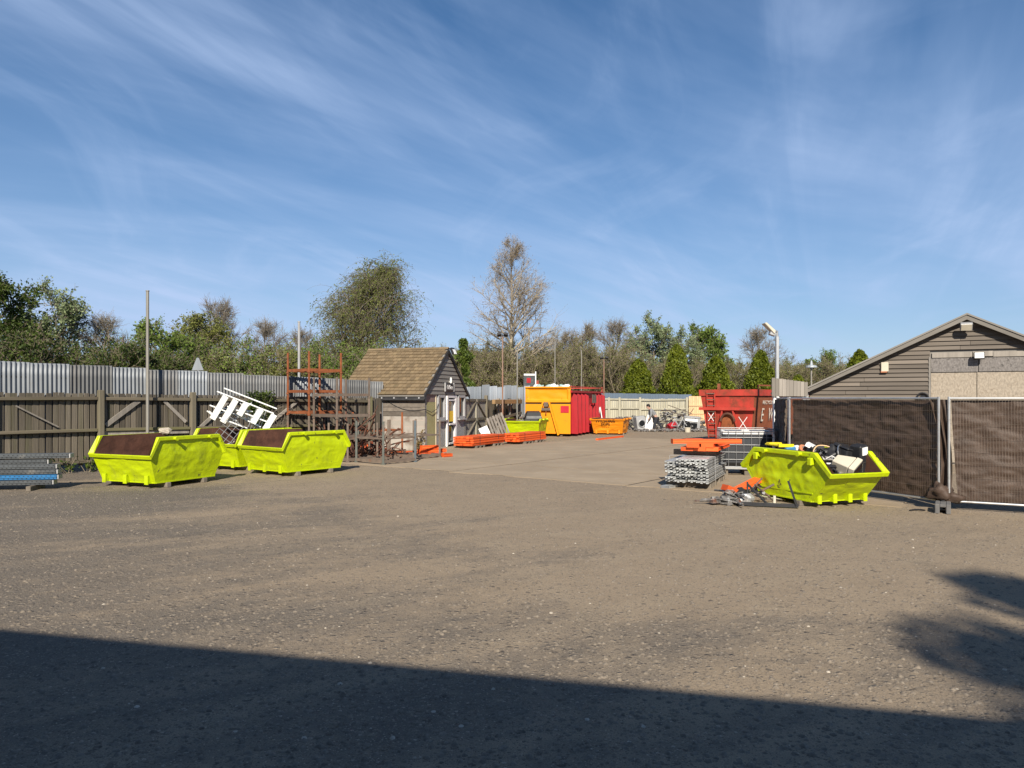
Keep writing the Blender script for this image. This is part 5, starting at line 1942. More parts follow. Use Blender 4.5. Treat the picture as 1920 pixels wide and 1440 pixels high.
def heras_bits():
    # bunched netting at the joint
    m = MB()

    def fn(u, v):
        z = 0.16 + 1.72 * v
        w = 0.16 + 0.10 * (1 - v) ** 2 + 0.16 * max(0, v - 0.72) * 2.2
        x = (u - 0.5) * w + 0.06 * math.sin(v * 4)
        y = 0.05 * math.sin(u * 14 + v * 6) * (1.1 - v * 0.5) + 0.05 * mnoise.noise(Vector((u * 4, v * 6, 3)))
        return (x, y, z)
    m.grid(fn, 20, 44)
    e = empty('bunched_netting', (7.40, 12.83, 0), R(-35), 'brown netting bunched up over the joint of two fence panels', 'netting')
    m.build('hanging_fold', M['fabric'], e, smooth=True)
    m = MB()
    m.lump((-0.02, -0.05, 0.27), (0.36, 0.3, 0.36), 5, 18, 12, 0.75)
    m.lump((0.14, -0.03, 0.2), (0.3, 0.22, 0.2), 8, 14, 9, 0.8)
    m.build('crumpled_heap', M['fabric'], e, smooth=True)
    for k, (x, y, a, lab) in enumerate(((7.2, 12.45, -0.53, 'grey slotted fence foot block under the bunched netting'), (5.95, 16.02, 0.8, 'grey slotted fence foot block behind the scrap filled skip'))):
        b = empty('fence_foot', (x, y, 0), a, lab, 'fence foot')
        m = MB()
        w, d, h = 0.23, 0.5, 0.16
        for dx in (-1, 1):
            m.box((dx * (w / 2 - 0.035), 0, h / 2), (0.07, d, h))
        m.box((0, 0, h - 0.028), (w - 0.14, d - 0.004, 0.05))
        m.build('block', M['foot'], b, bevel=0.01)
        m = MB()
        m.tube([(0, 0.2, h - 0.004), (0, 0.2, h + 0.012)], 0.03, 8)
        m.build('socket', M['black_matt'], b)
    loose('cable_offcut', M['black'], 'short black cable offcut on the gravel beside the fence foot', 'cable', lambda m: m.tube([(-0.15, 0, 0.012), (-0.05, 0.05, 0.02), (0.03, -0.02, 0.03), (0.12, 0.03, 0.012)], 0.014, 6), loc=(6.85, 12.55, 0))


heras_bits()


def hoarding():
    e = empty('timber_hoarding', (6.83, 19.6, 0), R(3), 'raised grey boarded hoarding on posts beside the yard lamp', 'hoarding')
    L = 0.97
    rnd = random.Random(12)
    n = 10
    for k in range(n):
        x = (k + 0.5) * L / n
        top = 2.447 - 0.125 * x / L
        m = MB()
        m.box((x, rnd.uniform(-.004, .004), (1.956 + top) / 2), (L / n - 0.006, 0.022, top - 1.956 + rnd.uniform(-.006, .006)))
        m.build('board', M['wood_grey'], e)
    for z in (2.03, 2.25):
        m = MB()
        m.bar((0, 0.04, z), (L, 0.04, z - 0.02), 0.05, 0.05)
        m.build('rail', M['wood_old'], e)
    for x, mt in ((0.12, 'white'), (L - 0.06, 'steel')):
        m = MB()
        m.box((x, 0.105, 1.14), (0.075, 0.075, 2.28))
        m.build('post', M[mt], e)
    return e


hoarding()


# ------------------------------------------------------------------ bulk liquid container
def ibc():
    e = empty('bulk_liquid_tank', (5.86, 18.75, 0), R(-10), 'dark bulk liquid tank in a galvanised wire cage behind the decking stack', 'tank')
    Wd, D, z0, z1 = 1.26, 1.0, 0.22, 1.1
    m = MB()
    m.box((0, 0, (z0 + z1) / 2), (Wd - 0.07, D - 0.07, z1 - z0 - 0.02))
    m.build('bottle', M['ibc'], e, bevel=0.09)
    m = MB()
    m.box((0, 0, 1.055), (Wd - 0.1, D - 0.1, 0.07))
    m.tube([(0, 0, 1.08), (0, 0, 1.13)], 0.11, 14)
    m.build('lid', M['white'], e)
    cg = MB()
    for i in range(8):
        x = -Wd / 2 + i * Wd / 7
        for y in (-D / 2, D / 2):
            cg.tube([(x, y, z0), (x, y, 1.14)], 0.0065, 6)
    for i in range(1, 6):
        y = -D / 2 + i * D / 6
        for x in (-Wd / 2, Wd / 2):
            cg.tube([(x, y, z0), (x, y, 1.14)], 0.0065, 6)
    for z in (z0, 0.4, 0.58, 0.76, 0.94, 1.09, 1.14):
        cg.tube([(-Wd / 2, -D / 2, z), (Wd / 2, -D / 2, z), (Wd / 2, D / 2, z), (-Wd / 2, D / 2, z)], 0.0065 if z < 1 else 0.010, 6, closed=True)
    cg.build('cage', M['grey_metal'], e)
    b = MB()
    b.bar((-Wd / 2 - 0.01, -D / 2 - 0.02, 0.19), (Wd / 2 + 0.01, -D / 2 - 0.02, 0.19), 0.05, 0.05)
    b.bar((-Wd / 2 - 0.01, D / 2 + 0.02, 0.19), (Wd / 2 + 0.01, D / 2 + 0.02, 0.19), 0.05, 0.05)
    b.build('base_rail', M['steel'], e)
    for x in (-Wd / 2 + 0.1, 0, Wd / 2 - 0.1):
        f = MB()
        f.box((x, 0, 0.085), (0.14, D - 0.05, 0.17))
        f.build('foot', M['timber'], e)


ibc()


# ------------------------------------------------------------------ galvanised decking stack with orange beams on top
def decking():
    d = Vector((0.41, 0.912))
    a = math.atan2(d.y, d.x)
    rnd = random.Random(31)
    L, bw, bh = 2.35, 0.225, 0.062
    m = MB()
    m.box((L / 2, 0, bh * 0.62), (L - 0.06, bw * 0.8, 0.008))
    m.box((L / 2, 0, bh - 0.012), (L, bw, 0.012))
    m.box((L / 2, -bw / 2 + 0.006, bh * 0.55), (L, 0.012, bh * 0.8))
    m.box((L / 2, bw / 2 - 0.006, bh * 0.55), (L, 0.012, bh * 0.8))
    for k in range(4):
        m.box((-0.012, -bw / 2 + (k + 0.5) * bw / 4, bh * (0.35 + 0.3 * (k % 2))), (0.03, bw / 4 - 0.012, bh * 0.45))
        m.box((L + 0.012, -bw / 2 + (k + 0.5) * bw / 4, bh * 0.5), (0.03, bw / 4 - 0.02, bh * 0.8))
    e = empty('decking_stack', (3.67, 15.65, 0.13), a, 'strapped stack of galvanised steel decking planks with jagged ends', 'decking stack')
    me = m.mesh('plank', M['silver'])
    for j in range(8):
        for i in range(4):
            if j == 7 and i == 3:
                continue
            link('plank', me, e, (rnd.uniform(-0.13, 0.07), (i - 1.5) * bw + rnd.uniform(-0.03, 0.03), j * (bh + 0.002)), (0, 0, rnd.uniform(-0.02, 0.02)))
    m = MB()
    h2, w2 = 8 * 0.064 + 0.01, 2 * bw + 0.04
    for p, q in (((-w2, 0), (-w2, h2)), ((w2, 0), (w2, h2)), ((-w2, h2), (w2, h2))):
        m.bar((0.62, p[0], p[1]), (0.62, q[0], q[1]), 0.03, 0.006)
    m.build('strap', M['frame_grey'], e)
    pallet((3.67 + 0.55 * d.x, 15.65 + 0.55 * d.y), a, 0.7, 0.95, 'front pallet under the galvanised decking stack', 0, 0.128)
    pallet((3.67 + 1.75 * d.x, 15.65 + 1.75 * d.y), a, 0.7, 0.95, 'rear pallet under the galvanised decking stack', 0, 0.128)
    e = empty('steel_plank', (3.28, 15.75, 0.0), a - 0.35, 'single galvanised plank jutting out under the decking stack', 'plank')
    m = MB()
    m.box((0.3, 0, 0.03), (0.75, 0.2, 0.035))
    m.box((0.3, 0, 0.055), (0.75, 0.22, 0.01))
    m.build('deck', M['silver'], e)
    m = MB()
    m.box((-0.085, 0, 0.035), (0.02, 0.2, 0.05))
    m.build('end_hook', M['grey_metal'], e)
    # crate battens and orange beams on top
    zt = 0.13 + 8 * 0.064 + 0.004
    for k in range(4):
        q = Vector((3.67, 15.65)) + d * (0.95 + 0.16 * k)
        e2 = empty('timber_batten', (q.x, q.y, zt), a + R(88), 'timber batten between the decking stack and orange beams', 'batten', 'battens on decking stack')
        mm = MB()
        mm.box((0.0, 0, 0.06), (0.95, 0.07, 0.12))
        mm.build('batten', M['timber'], e2, bevel=0.006)
    n = Vector((-d.y, d.x))
    for k, (s, t, z, L, da, lab) in enumerate(((0.30, 0.10, 0.12, 1.9, 0.02, 'lowest orange beam on the decking stack, left one'), (0.34, -0.16, 0.12, 1.9, -0.03, 'lowest orange beam on the decking stack, middle one'), (0.40, -0.42, 0.12, 1.8, 0.0, 'lowest orange beam on the decking stack, next to the tank'),
                                               (0.22, -0.04, 0.20, 1.9, 0.05, 'orange beam in the middle layer on the decking stack, left one'), (0.38, -0.32, 0.20, 1.85, -0.02, 'orange beam in the middle layer on the decking stack, right one'))):
        q = Vector((3.67, 15.65)) + d * (s + 0.25) + n * t
        loose_beam((q.x, q.y), zt + z, a + da, L, lab, 0.25, 0.075)
    loose_beam((3.5, 16.25), zt + 0.275, R(2), 1.5, 'topmost orange beam lying crosswise over the decking stack', 0.2, 0.09)
    loose_beam((4.0, 17.2), zt + 0.275, R(5), 0.4, 'short orange offcut on top of the orange beams', 0.16, 0.05)


decking()


# ------------------------------------------------------------------ scrap in front of the right-hand skip
def front_scrap():
    loose('strimmer', M['black'], 'broken orange and black garden strimmer lying on the gravel by the skip', 'strimmer',
          lambda m: [m.lump((0, 0, 0.14), (0.34, 0.28, 0.26), 2, 12, 8, 0.3), m.box((-0.16, -0.04, 0.1), (0.14, 0.16, 0.14))], smooth=False, loc=(4.18, 13.55, 0), rot=(0, 0, 0.3), bevel=0.0,
          extra=[('cover', M['orange'], lambda m: m.box((-0.2, 0.06, 0.24), (0.26, 0.2, 0.1), Matrix.Rotation(0.4, 3, 'Y'))),
                 ('shaft', M['chrome'], lambda m: m.tube([(0.1, 0, 0.2), (0.45, -0.06, 0.1), (0.86, -0.1, 0.03)], 0.016, 7)),
                 ('handle', M['black'], lambda m: m.tube([(0.28, -0.18, 0.3), (0.34, -0.02, 0.33), (0.4, 0.16, 0.2)], 0.016, 7)),
                 ('guard', M['grey_metal'], lambda m: m.lump((-0.05, -0.2, 0.1), (0.3, 0.2, 0.18), 6, 10, 7, 0.4))])
    loose('engine_block', M['grey_metal'], 'small silver engine with finned casing beside the strimmer', 'engine',
          lambda m: [m.box((0, 0, 0.1 + 0.035 * k), (0.22 - 0.02 * k, 0.2, 0.016)) for k in range(4)] + [m.box((0, 0, 0.045), (0.24, 0.22, 0.09)), m.tube([(0.12, 0, 0.08), (0.2, -0.05, 0.06)], 0.035, 8)], loc=(3.92, 13.45, 0), rot=(0, 0, 0.7), bevel=0.008,
          extra=[('starter', M['black'], lambda m: m.tube([(-0.12, 0, 0.1), (-0.17, 0, 0.1)], 0.08, 12))])
    loose('bent_frame', M['black_matt'], 'bent black steel angle frame on the gravel before the skip', 'frame',
          lambda m: [m.bar((0, 0, 0.03), (1.0, -0.12, 0.03), 0.05, 0.02), m.bar((0, 0, 0.055), (1.0, -0.12, 0.055), 0.012, 0.05), m.bar((0.98, -0.13, 0.02), (0.84, -0.06, 0.47), 0.055, 0.02), m.bar((0.5, -0.02, 0.05), (0.2, 0.3, 0.36), 0.03, 0.03), m.bar((0.2, 0.3, 0.02), (0.2, 0.3, 0.4), 0.03, 0.03)], loc=(3.98, 13.15, 0), rot=(0, 0, -0.2),
          extra=[('bolt_plate', M['cream'], lambda m: [m.box((0.62, 0.0, 0.1), (0.04, 0.06, 0.2)), m.box((0.62, -0.02, 0.06), (0.2, 0.08, 0.03))])])
    loose_beam((4.1, 13.75), 0.14, R(42), 0.95, 'faded orange channel propped behind the broken strimmer', 0.2, 0.07, tilt=R(-11))
    loose('lever_bars', M['rust_grey'], 'crossed rusty lever bars leaning behind the bent frame', 'bars', lambda m: [m.tube([(-0.35, 0, 0.02), (0.3, 0.06, 0.34)], 0.02, 7), m.tube([(-0.1, -0.1, 0.36), (0.33, 0.08, 0.02)], 0.017, 7), m.tube([(-0.3, 0.12, 0.03), (0.1, 0.1, 0.45)], 0.015, 7)], loc=(4.45, 13.45, 0),
          extra=[('bolt', M['grey_metal'], lambda m: m.tube([(0.08, -0.04, 0.2), (0.08, 0.06, 0.2)], 0.03, 6))])
    scrap_heap('small_parts', (3.95, 13.4, 0), (0.75, 0.5, 0.22), 36, 12, 'small dark machine parts strewn around the broken strimmer', 'scrap parts')


front_scrap()


# ------------------------------------------------------------------ contents of the right-hand skip
def skip_contents():
    a = -1.223
    ca, sa = math.cos(a), math.sin(a)
    W2 = lambda x, y: (5.529 + ca * x - sa * y, 13.809 + sa * x + ca * y)
    scrap_heap('mixed_scrap', (*W2(0.0, 0.0), 0.2), (1.15, 0.66, 0.80), 170, 17, 'jumbled small electrical scrap filling the right-hand skip', tl=0.16, rz=a)
    scrap_heap('mixed_scrap', (*W2(0.5, 0.0), 0.22), (0.4, 0.6, 0.36), 50, 19, 'jumbled small scrap at the low end of the right-hand skip', tl=0.12, rz=a)

    def put(name, x, y, z, rot, label, cat, mtl, fn, extra=(), bevel=0.01, smooth=False):
        loose(name, M[mtl], label, cat, fn, loc=(*W2(x, y), z), rot=rot, extra=extra, bevel=bevel, smooth=smooth)
    for mt_, n_, sd_, lb_ in (('black', 46, 71, 'broken black plastic casings jumbled in the right-hand skip'), ('white', 26, 72, 'broken white plastic casings jumbled in the right-hand skip'), ('grey_metal', 40, 73, 'bent bright metal pieces jumbled in the right-hand skip')):
        scrap_heap('plastic_scrap', (*W2(0.18, 0.0), 0.45), (1.15, 0.6, 0.62), n_, sd_, lb_, 'scrap', mt_, tl=0.15, rz=a)
    put('crt_monitor', 0.70, 0.16, 0.60, (R(24), R(-26), R(40)), 'cream old tube monitor tipped face down in the skip', 'monitor', 'cream',
        lambda m: [m.box((0, -0.12, 0.1), (0.38, 0.1, 0.31)), m.add([(-0.18, -0.06, -0.05), (0.18, -0.06, -0.05), (0.18, -0.06, 0.25), (-0.18, -0.06, 0.25), (-0.11, 0.24, 0.0), (0.11, 0.24, 0.0), (0.11, 0.24, 0.2), (-0.11, 0.24, 0.2)], [(3, 2, 1, 0), (4, 5, 6, 7), (0, 1, 5, 4), (1, 2, 6, 5), (2, 3, 7, 6), (3, 0, 4, 7)])],
        [('screen', M['dark_glass'], lambda m: m.box((0, -0.184, 0.1), (0.32, 0.01, 0.26)))])
    put('wheeled_bin', 0.42, 0.42, 0.72, (R(12), R(10), R(20)), 'black plastic bin lying at the top of the scrap skip', 'bin', 'black',
        lambda m: [m.box((0, 0, 0.1), (0.42, 0.36, 0.34)), m.box((0, 0, 0.28), (0.46, 0.4, 0.04))], [('handle', M['black'], lambda m: m.tube([(-0.15, 0.22, 0.3), (0.15, 0.22, 0.3)], 0.018, 7))], 0.03)
    put('chrome_loop', 0.48, 0.25, 0.94, (R(70), R(40), R(30)), 'chrome looped handle standing up from the scrap', 'handle', 'chrome',
        lambda m: m.tube([(0.09 * math.cos(t), 0.14 * math.sin(t), 0) for t in [i * math.pi / 8 for i in range(16)]], 0.013, 7, closed=True), [('grip', M['black'], lambda m: m.box((0, 0, -0.005), (0.08, 0.16, 0.02)))], 0)
    put('black_speaker', 0.66, 0.50, 0.66, (R(6), R(-8), R(25)), 'tall black appliance case with silver top against the fence netting', 'appliance', 'black',
        lambda m: m.box((0, 0, 0.14), (0.2, 0.24, 0.56)), [('label', M['white'], lambda m: m.box((-0.0, -0.125, 0.32), (0.13, 0.012, 0.14))), ('frame', M['chrome'], lambda m: m.tube([(-0.07, -0.13, -0.1), (-0.07, -0.13, 0.12), (0.07, -0.13, 0.12), (0.07, -0.13, -0.1)], 0.008, 6))], 0.025)
    put('white_device', 0.16, -0.3, 0.80, (R(30), R(28), R(-30)), 'long white appliance with a dark dial on the scrap', 'appliance', 'white',
        lambda m: m.box((0, 0, 0), (0.42, 0.16, 0.1)), [('dial', M['black'], lambda m: m.tube([(0.1, -0.02, 0.05), (0.1, -0.02, 0.06)], 0.04, 12))], 0.02)
    put('printer', 0.50, -0.28, 0.52, (R(-12), R(10), R(10)), 'silver grey printer casing near the low end of the skip', 'printer', 'frame_grey',
        lambda m: [m.box((0, 0, 0.05), (0.34, 0.28, 0.14)), m.box((0.02, 0, 0.14), (0.24, 0.2, 0.06))], [('tray', M['black'], lambda m: m.box((0.17, 0, 0.03), (0.02, 0.2, 0.04)))], 0.02)
    put('clay_pot', -0.12, -0.1, 0.93, (R(50), R(20), 0), 'small orange brown pot on the scrap', 'pot', 'brown_clay', lambda m: [m.tube([(0, 0, -0.06), (0, 0, 0.02), (0, 0, 0.05)], [0.045, 0.07, 0.078], 12), m.tube([(0, 0, 0.045), (0, 0, 0.075)], 0.085, 12)], [], 0)
    put('blue_box', -0.45, -0.1, 0.87, (R(10), R(-8), R(15)), 'blue and white plastic box at the high end of the scrap', 'box', 'blue_plastic', lambda m: m.box((0, 0, 0.05), (0.2, 0.14, 0.13)), [('panel', M['white'], lambda m: m.box((0.17, 0, 0.04), (0.14, 0.16, 0.1)))], 0.01)
    put('grey_case', 0.02, 0.12, 0.9, (R(8), R(-16), R(8)), 'dark grey plastic case on top of the scrap', 'case', 'rack_grey', lambda m: m.box((0, 0, 0.0), (0.34, 0.22, 0.08)), [('catch', M['grey_metal'], lambda m: m.box((0, -0.115, 0), (0.06, 0.015, 0.04)))], 0.015)
    put('cable_loop', 0.26, 0.05, 0.92, (R(75), 0, R(20)), 'tan cable loop arching above the scrap', 'cable', 'wood_new', lambda m: m.tube([(0.22 * math.cos(t), 0.13 * math.sin(t), 0.02 * math.sin(3 * t)) for t in [i * math.pi / 12 for i in range(13)]], 0.011, 6), [('plug', M['black'], lambda m: m.box((0.22, 0, 0), (0.04, 0.05, 0.03)))], 0)
    put('white_mixer', 0.36, -0.16, 0.70, (R(20), R(30), R(60)), 'crumpled white plastic housing among the scrap', 'housing', 'white', lambda m: [m.lump((0, 0, 0), (0.24, 0.2, 0.14), 3, 10, 7, 0.6), m.box((0.1, 0.02, 0.06), (0.14, 0.08, 0.04))], [('vent', M['black'], lambda m: m.box((-0.05, -0.06, 0.06), (0.06, 0.05, 0.02)))], 0)
    put('bin_bag', 0.28, 0.34, 0.86, (0, 0, 0.4), 'shiny black bin bag stuffed among the scrap electricals', 'bag', 'black', lambda m: m.lump((0, 0, 0), (0.5, 0.36, 0.34), 9, 14, 9, 0.6), [('knot', M['black'], lambda m: m.lump((0.05, 0, 0.17), (0.1, 0.08, 0.1), 2, 8, 6, 0.5))], 0, True)
    put('yellow_lid', -0.72, -0.12, 0.975, (0, 0, R(6)), 'flat yellow plastic lid lying on the skip rim', 'lid', 'yellow_lid',
        lambda m: [m.box((0, 0, 0.02), (0.28, 0.62, 0.035)), m.box((0, 0.2, 0.045), (0.26, 0.16, 0.03))], [('lip', M['yellow_lid'], lambda m: m.box((0.0, -0.3, 0.03), (0.3, 0.04, 0.055)))], 0.01)


M['yellow_lid'] = mat('yellow_plastic', (0.72, 0.56, 0.01), 0.5, var=0.08)
skip_contents()
# junk in the small skip and behind the orange one
loose('black_hood', M['black'], 'black trapezoid appliance hood in the small neon skip', 'hood', lambda m: m.add([(-0.45, -0.3, 0), (0.45, -0.3, 0), (0.45, 0.3, 0), (-0.45, 0.3, 0), (-0.3, -0.18, 0.42), (0.3, -0.18, 0.42), (0.3, 0.18, 0.42), (-0.3, 0.18, 0.42)], [(3, 2, 1, 0), (4, 5, 6, 7), (0, 1, 5, 4), (1, 2, 6, 5), (2, 3, 7, 6), (3, 0, 4, 7)]), loc=(1.0, 35.2, 0.86), rot=(R(10), 0, 0.1), extra=[('rim', M['grey_metal'], lambda m: m.box((0, -0.25, 0.16), (0.7, 0.02, 0.2)))])
scrap_heap('dark_scrap', (0.6, 35.1, 0.2), (1.1, 1.1, 0.9), 70, 41, 'dark metal scrap in the small neon skip')
loose('white_trestle', M['white'], 'white A-shaped trestle standing behind the orange skip', 'trestle', lambda m: [m.bar((-0.22, 0, 0.0), (0.0, 0, 1.42), 0.05, 0.06, up=(0, 1, 0)), m.bar((0.24, 0, 0.0), (0.02, 0, 1.42), 0.05, 0.06, up=(0, 1, 0))], loc=(4.95, 42.0, 0), extra=[('cross_bar', M['white'], lambda m: m.bar((-0.12, 0.0, 0.6), (0.14, 0, 0.6), 0.03, 0.04))])


# ------------------------------------------------------------------ far junk pile
def junk_pile():
    P = lambda u, y: (u * y, y)
    scrap_heap('junk_pile', (7.0, 45.6, 0), (2.6, 1.6, 0.95), 150, 51, 'dark branches and metal junk piled by the bleached fence, nearer the orange skip', 'junk')
    scrap_heap('junk_pile', (9.6, 44.8, 0), (2.6, 1.8, 1.35), 190, 52, 'tall mixed heap of metal junk behind the stooping person', 'junk')
    scrap_heap('junk_pile', (11.3, 44.0, 0), (2.4, 1.4, 0.9), 120, 53, 'mixed metal junk between the heap and the red container', 'junk')
    scrap_heap('junk_litter', (9.2, 42.9, 0), (4.2, 1.4, 0.14), 130, 54, 'pale litter strewn on the ground around the stooping person', 'litter')
    loose('washing_machine', M['frame_grey'], 'white washing machine with round door tipped beside the person', 'washing machine', lambda m: m.box((0, 0, 0.42), (0.6, 0.56, 0.84)), loc=(7.6, 43.9, 0.02), rot=(0, R(-8), 0.2), bevel=0.03,
          extra=[('door', M['dark_glass'], lambda m: m.tube([(0, -0.28, 0.42), (0, -0.31, 0.42)], 0.19, 16)), ('door_ring', M['grey_metal'], lambda m: m.tube([(0.2 * math.cos(t), -0.3, 0.42 + 0.2 * math.sin(t)) for t in [i * math.pi / 8 for i in range(16)]], 0.03, 6, closed=True))])
    loose('white_sheet', M['white'], 'white sheet panel carried against the legs of the person', 'panel', lambda m: [m.box((0, 0, 0.45), (0.5, 0.03, 0.9)), m.box((0, -0.02, 0.88), (0.5, 0.03, 0.03))], loc=(7.86, 43.0, 0.03), rot=(0, R(12), 0.15))
    loose('grey_oven', M['grey_metal'], 'silver grey oven with a dark glass front in the junk', 'oven', lambda m: [m.box((0, 0, 0.42), (0.95, 0.6, 0.84)), m.box((0, -0.31, 0.78), (0.95, 0.03, 0.12))], loc=(10.55, 43.9, 0.02), rot=(0, R(4), -0.15), bevel=0.02, extra=[('glass', M['dark_glass'], lambda m: m.box((-0.05, -0.31, 0.28), (0.7, 0.02, 0.34))), ('handle', M['white'], lambda m: m.bar((-0.4, -0.34, 0.6), (0.3, -0.34, 0.6), 0.05, 0.14))])
    loose('red_drum', M['crimson'], 'crushed pinkish red drum in the middle of the junk', 'drum', lambda m: [m.tube([(-0.25, 0, 0.25), (0, 0, 0.27), (0.25, 0, 0.25)], [0.22, 0.19, 0.23], 12)], loc=(9.35, 43.4, 0.05), rot=(0, R(-20), 0.5), extra=[('rim', M['grey_metal'], lambda m: m.tube([(0.24, 0, 0.25), (0.27, 0, 0.25)], 0.235, 12))])

    def bike(m, s=1.0):
        for cx in (-0.5, 0.5):
            m.tube([(cx + 0.32 * math.cos(t), 0, 0.33 + 0.32 * math.sin(t)) for t in [i * math.pi / 9 for i in range(18)]], 0.02, 5, closed=True)
    frame = lambda m: [m.tube([(-0.5, 0, 0.33), (-0.15, 0, 0.75), (0.35, 0, 0.8), (0.5, 0, 0.33)], 0.022, 6), m.tube([(-0.5, 0, 0.33), (-0.02, 0, 0.32), (0.35, 0, 0.8)], 0.022, 6), m.tube([(-0.02, 0, 0.32), (-0.17, 0, 0.85)], 0.02, 6), m.tube([(0.35, 0, 0.8), (0.33, 0, 0.95), (0.45, 0.2, 0.95)], 0.015, 6), m.box((-0.18, 0, 0.88), (0.24, 0.12, 0.05))]
    for k, (x, y, rz, rx, lab) in enumerate(((9.75, 43.1, 0.3, -30, 'pale framed bicycle lying in front of the junk heap'), (12.0, 43.6, -0.4, -14, 'dark red bicycle leaning near the red container'))):
        loose('bicycle', M['frame_grey'] if k == 0 else M['crimson'], lab, 'bicycle', frame, loc=(x, y, 0.02), rot=(R(rx), 0, rz), extra=[('wheels', M['black_matt'], bike)])
    loose('white_fridge', M['white'], 'white fridge standing at the edge of the junk by the red container', 'fridge', lambda m: m.box((0, 0, 0.45), (0.5, 0.5, 0.9)), loc=(11.85, 41.4, 0.0), rot=(0, 0, 0.2), bevel=0.02, extra=[('door_seam', M['black'], lambda m: m.box((0, -0.252, 0.6), (0.49, 0.006, 0.012)))])
    loose('trolley_wheel', M['cream'], 'small cream plastic tub lying on the ground before the junk', 'tub', lambda m: [m.tube([(0, 0, 0.0), (0, 0, 0.25)], [0.14, 0.18], 12)], loc=(9.85, 41.8, 0.0), rot=(R(0), 0, 0), extra=[('rim', M['cream'], lambda m: m.tube([(0.18 * math.cos(t), 0.18 * math.sin(t), 0.25) for t in [i * math.pi / 6 for i in range(12)]], 0.014, 5, closed=True))])
    loose('long_pipes', M['rust_grey'], 'long dark pipes leaning over the tall junk heap', 'pipes', lambda m: [m.tube([(-1.0, 0, 1.25), (0.9, 0.1, 0.55)], 0.03, 6), m.tube([(-0.8, 0.1, 1.5), (0.6, 0, 1.0)], 0.025, 6), m.tube([(-0.2, 0, 0.02), (0.7, 0, 1.3)], 0.025, 6)], loc=(10.1, 44.3, 0.0), extra=[('flange', M['grey_metal'], lambda m: m.tube([(-1.0, 0, 1.25), (-1.04, 0, 1.265)], 0.06, 8))])


junk_pile()


# ------------------------------------------------------------------ stooping person
def skin_chain(name, verts, edges, radii, mtl, parent, root=0, sub=1):
    me = bpy.data.meshes.new(name)
    me.from_pydata(verts, edges, [])
    o = link(name, me, parent)
    o.modifiers.new('skin', 'SKIN')
    lay = me.skin_vertices[0].data
    for i, r in enumerate(radii):
        lay[i].radius = (r, r) if not isinstance(r, tuple) else r
        lay[i].use_root = (i == root)
    sm = o.modifiers.new('subdiv', 'SUBSURF')
    sm.levels = sub
    sm.render_levels = sub
    me.materials.append(mtl)
    return o


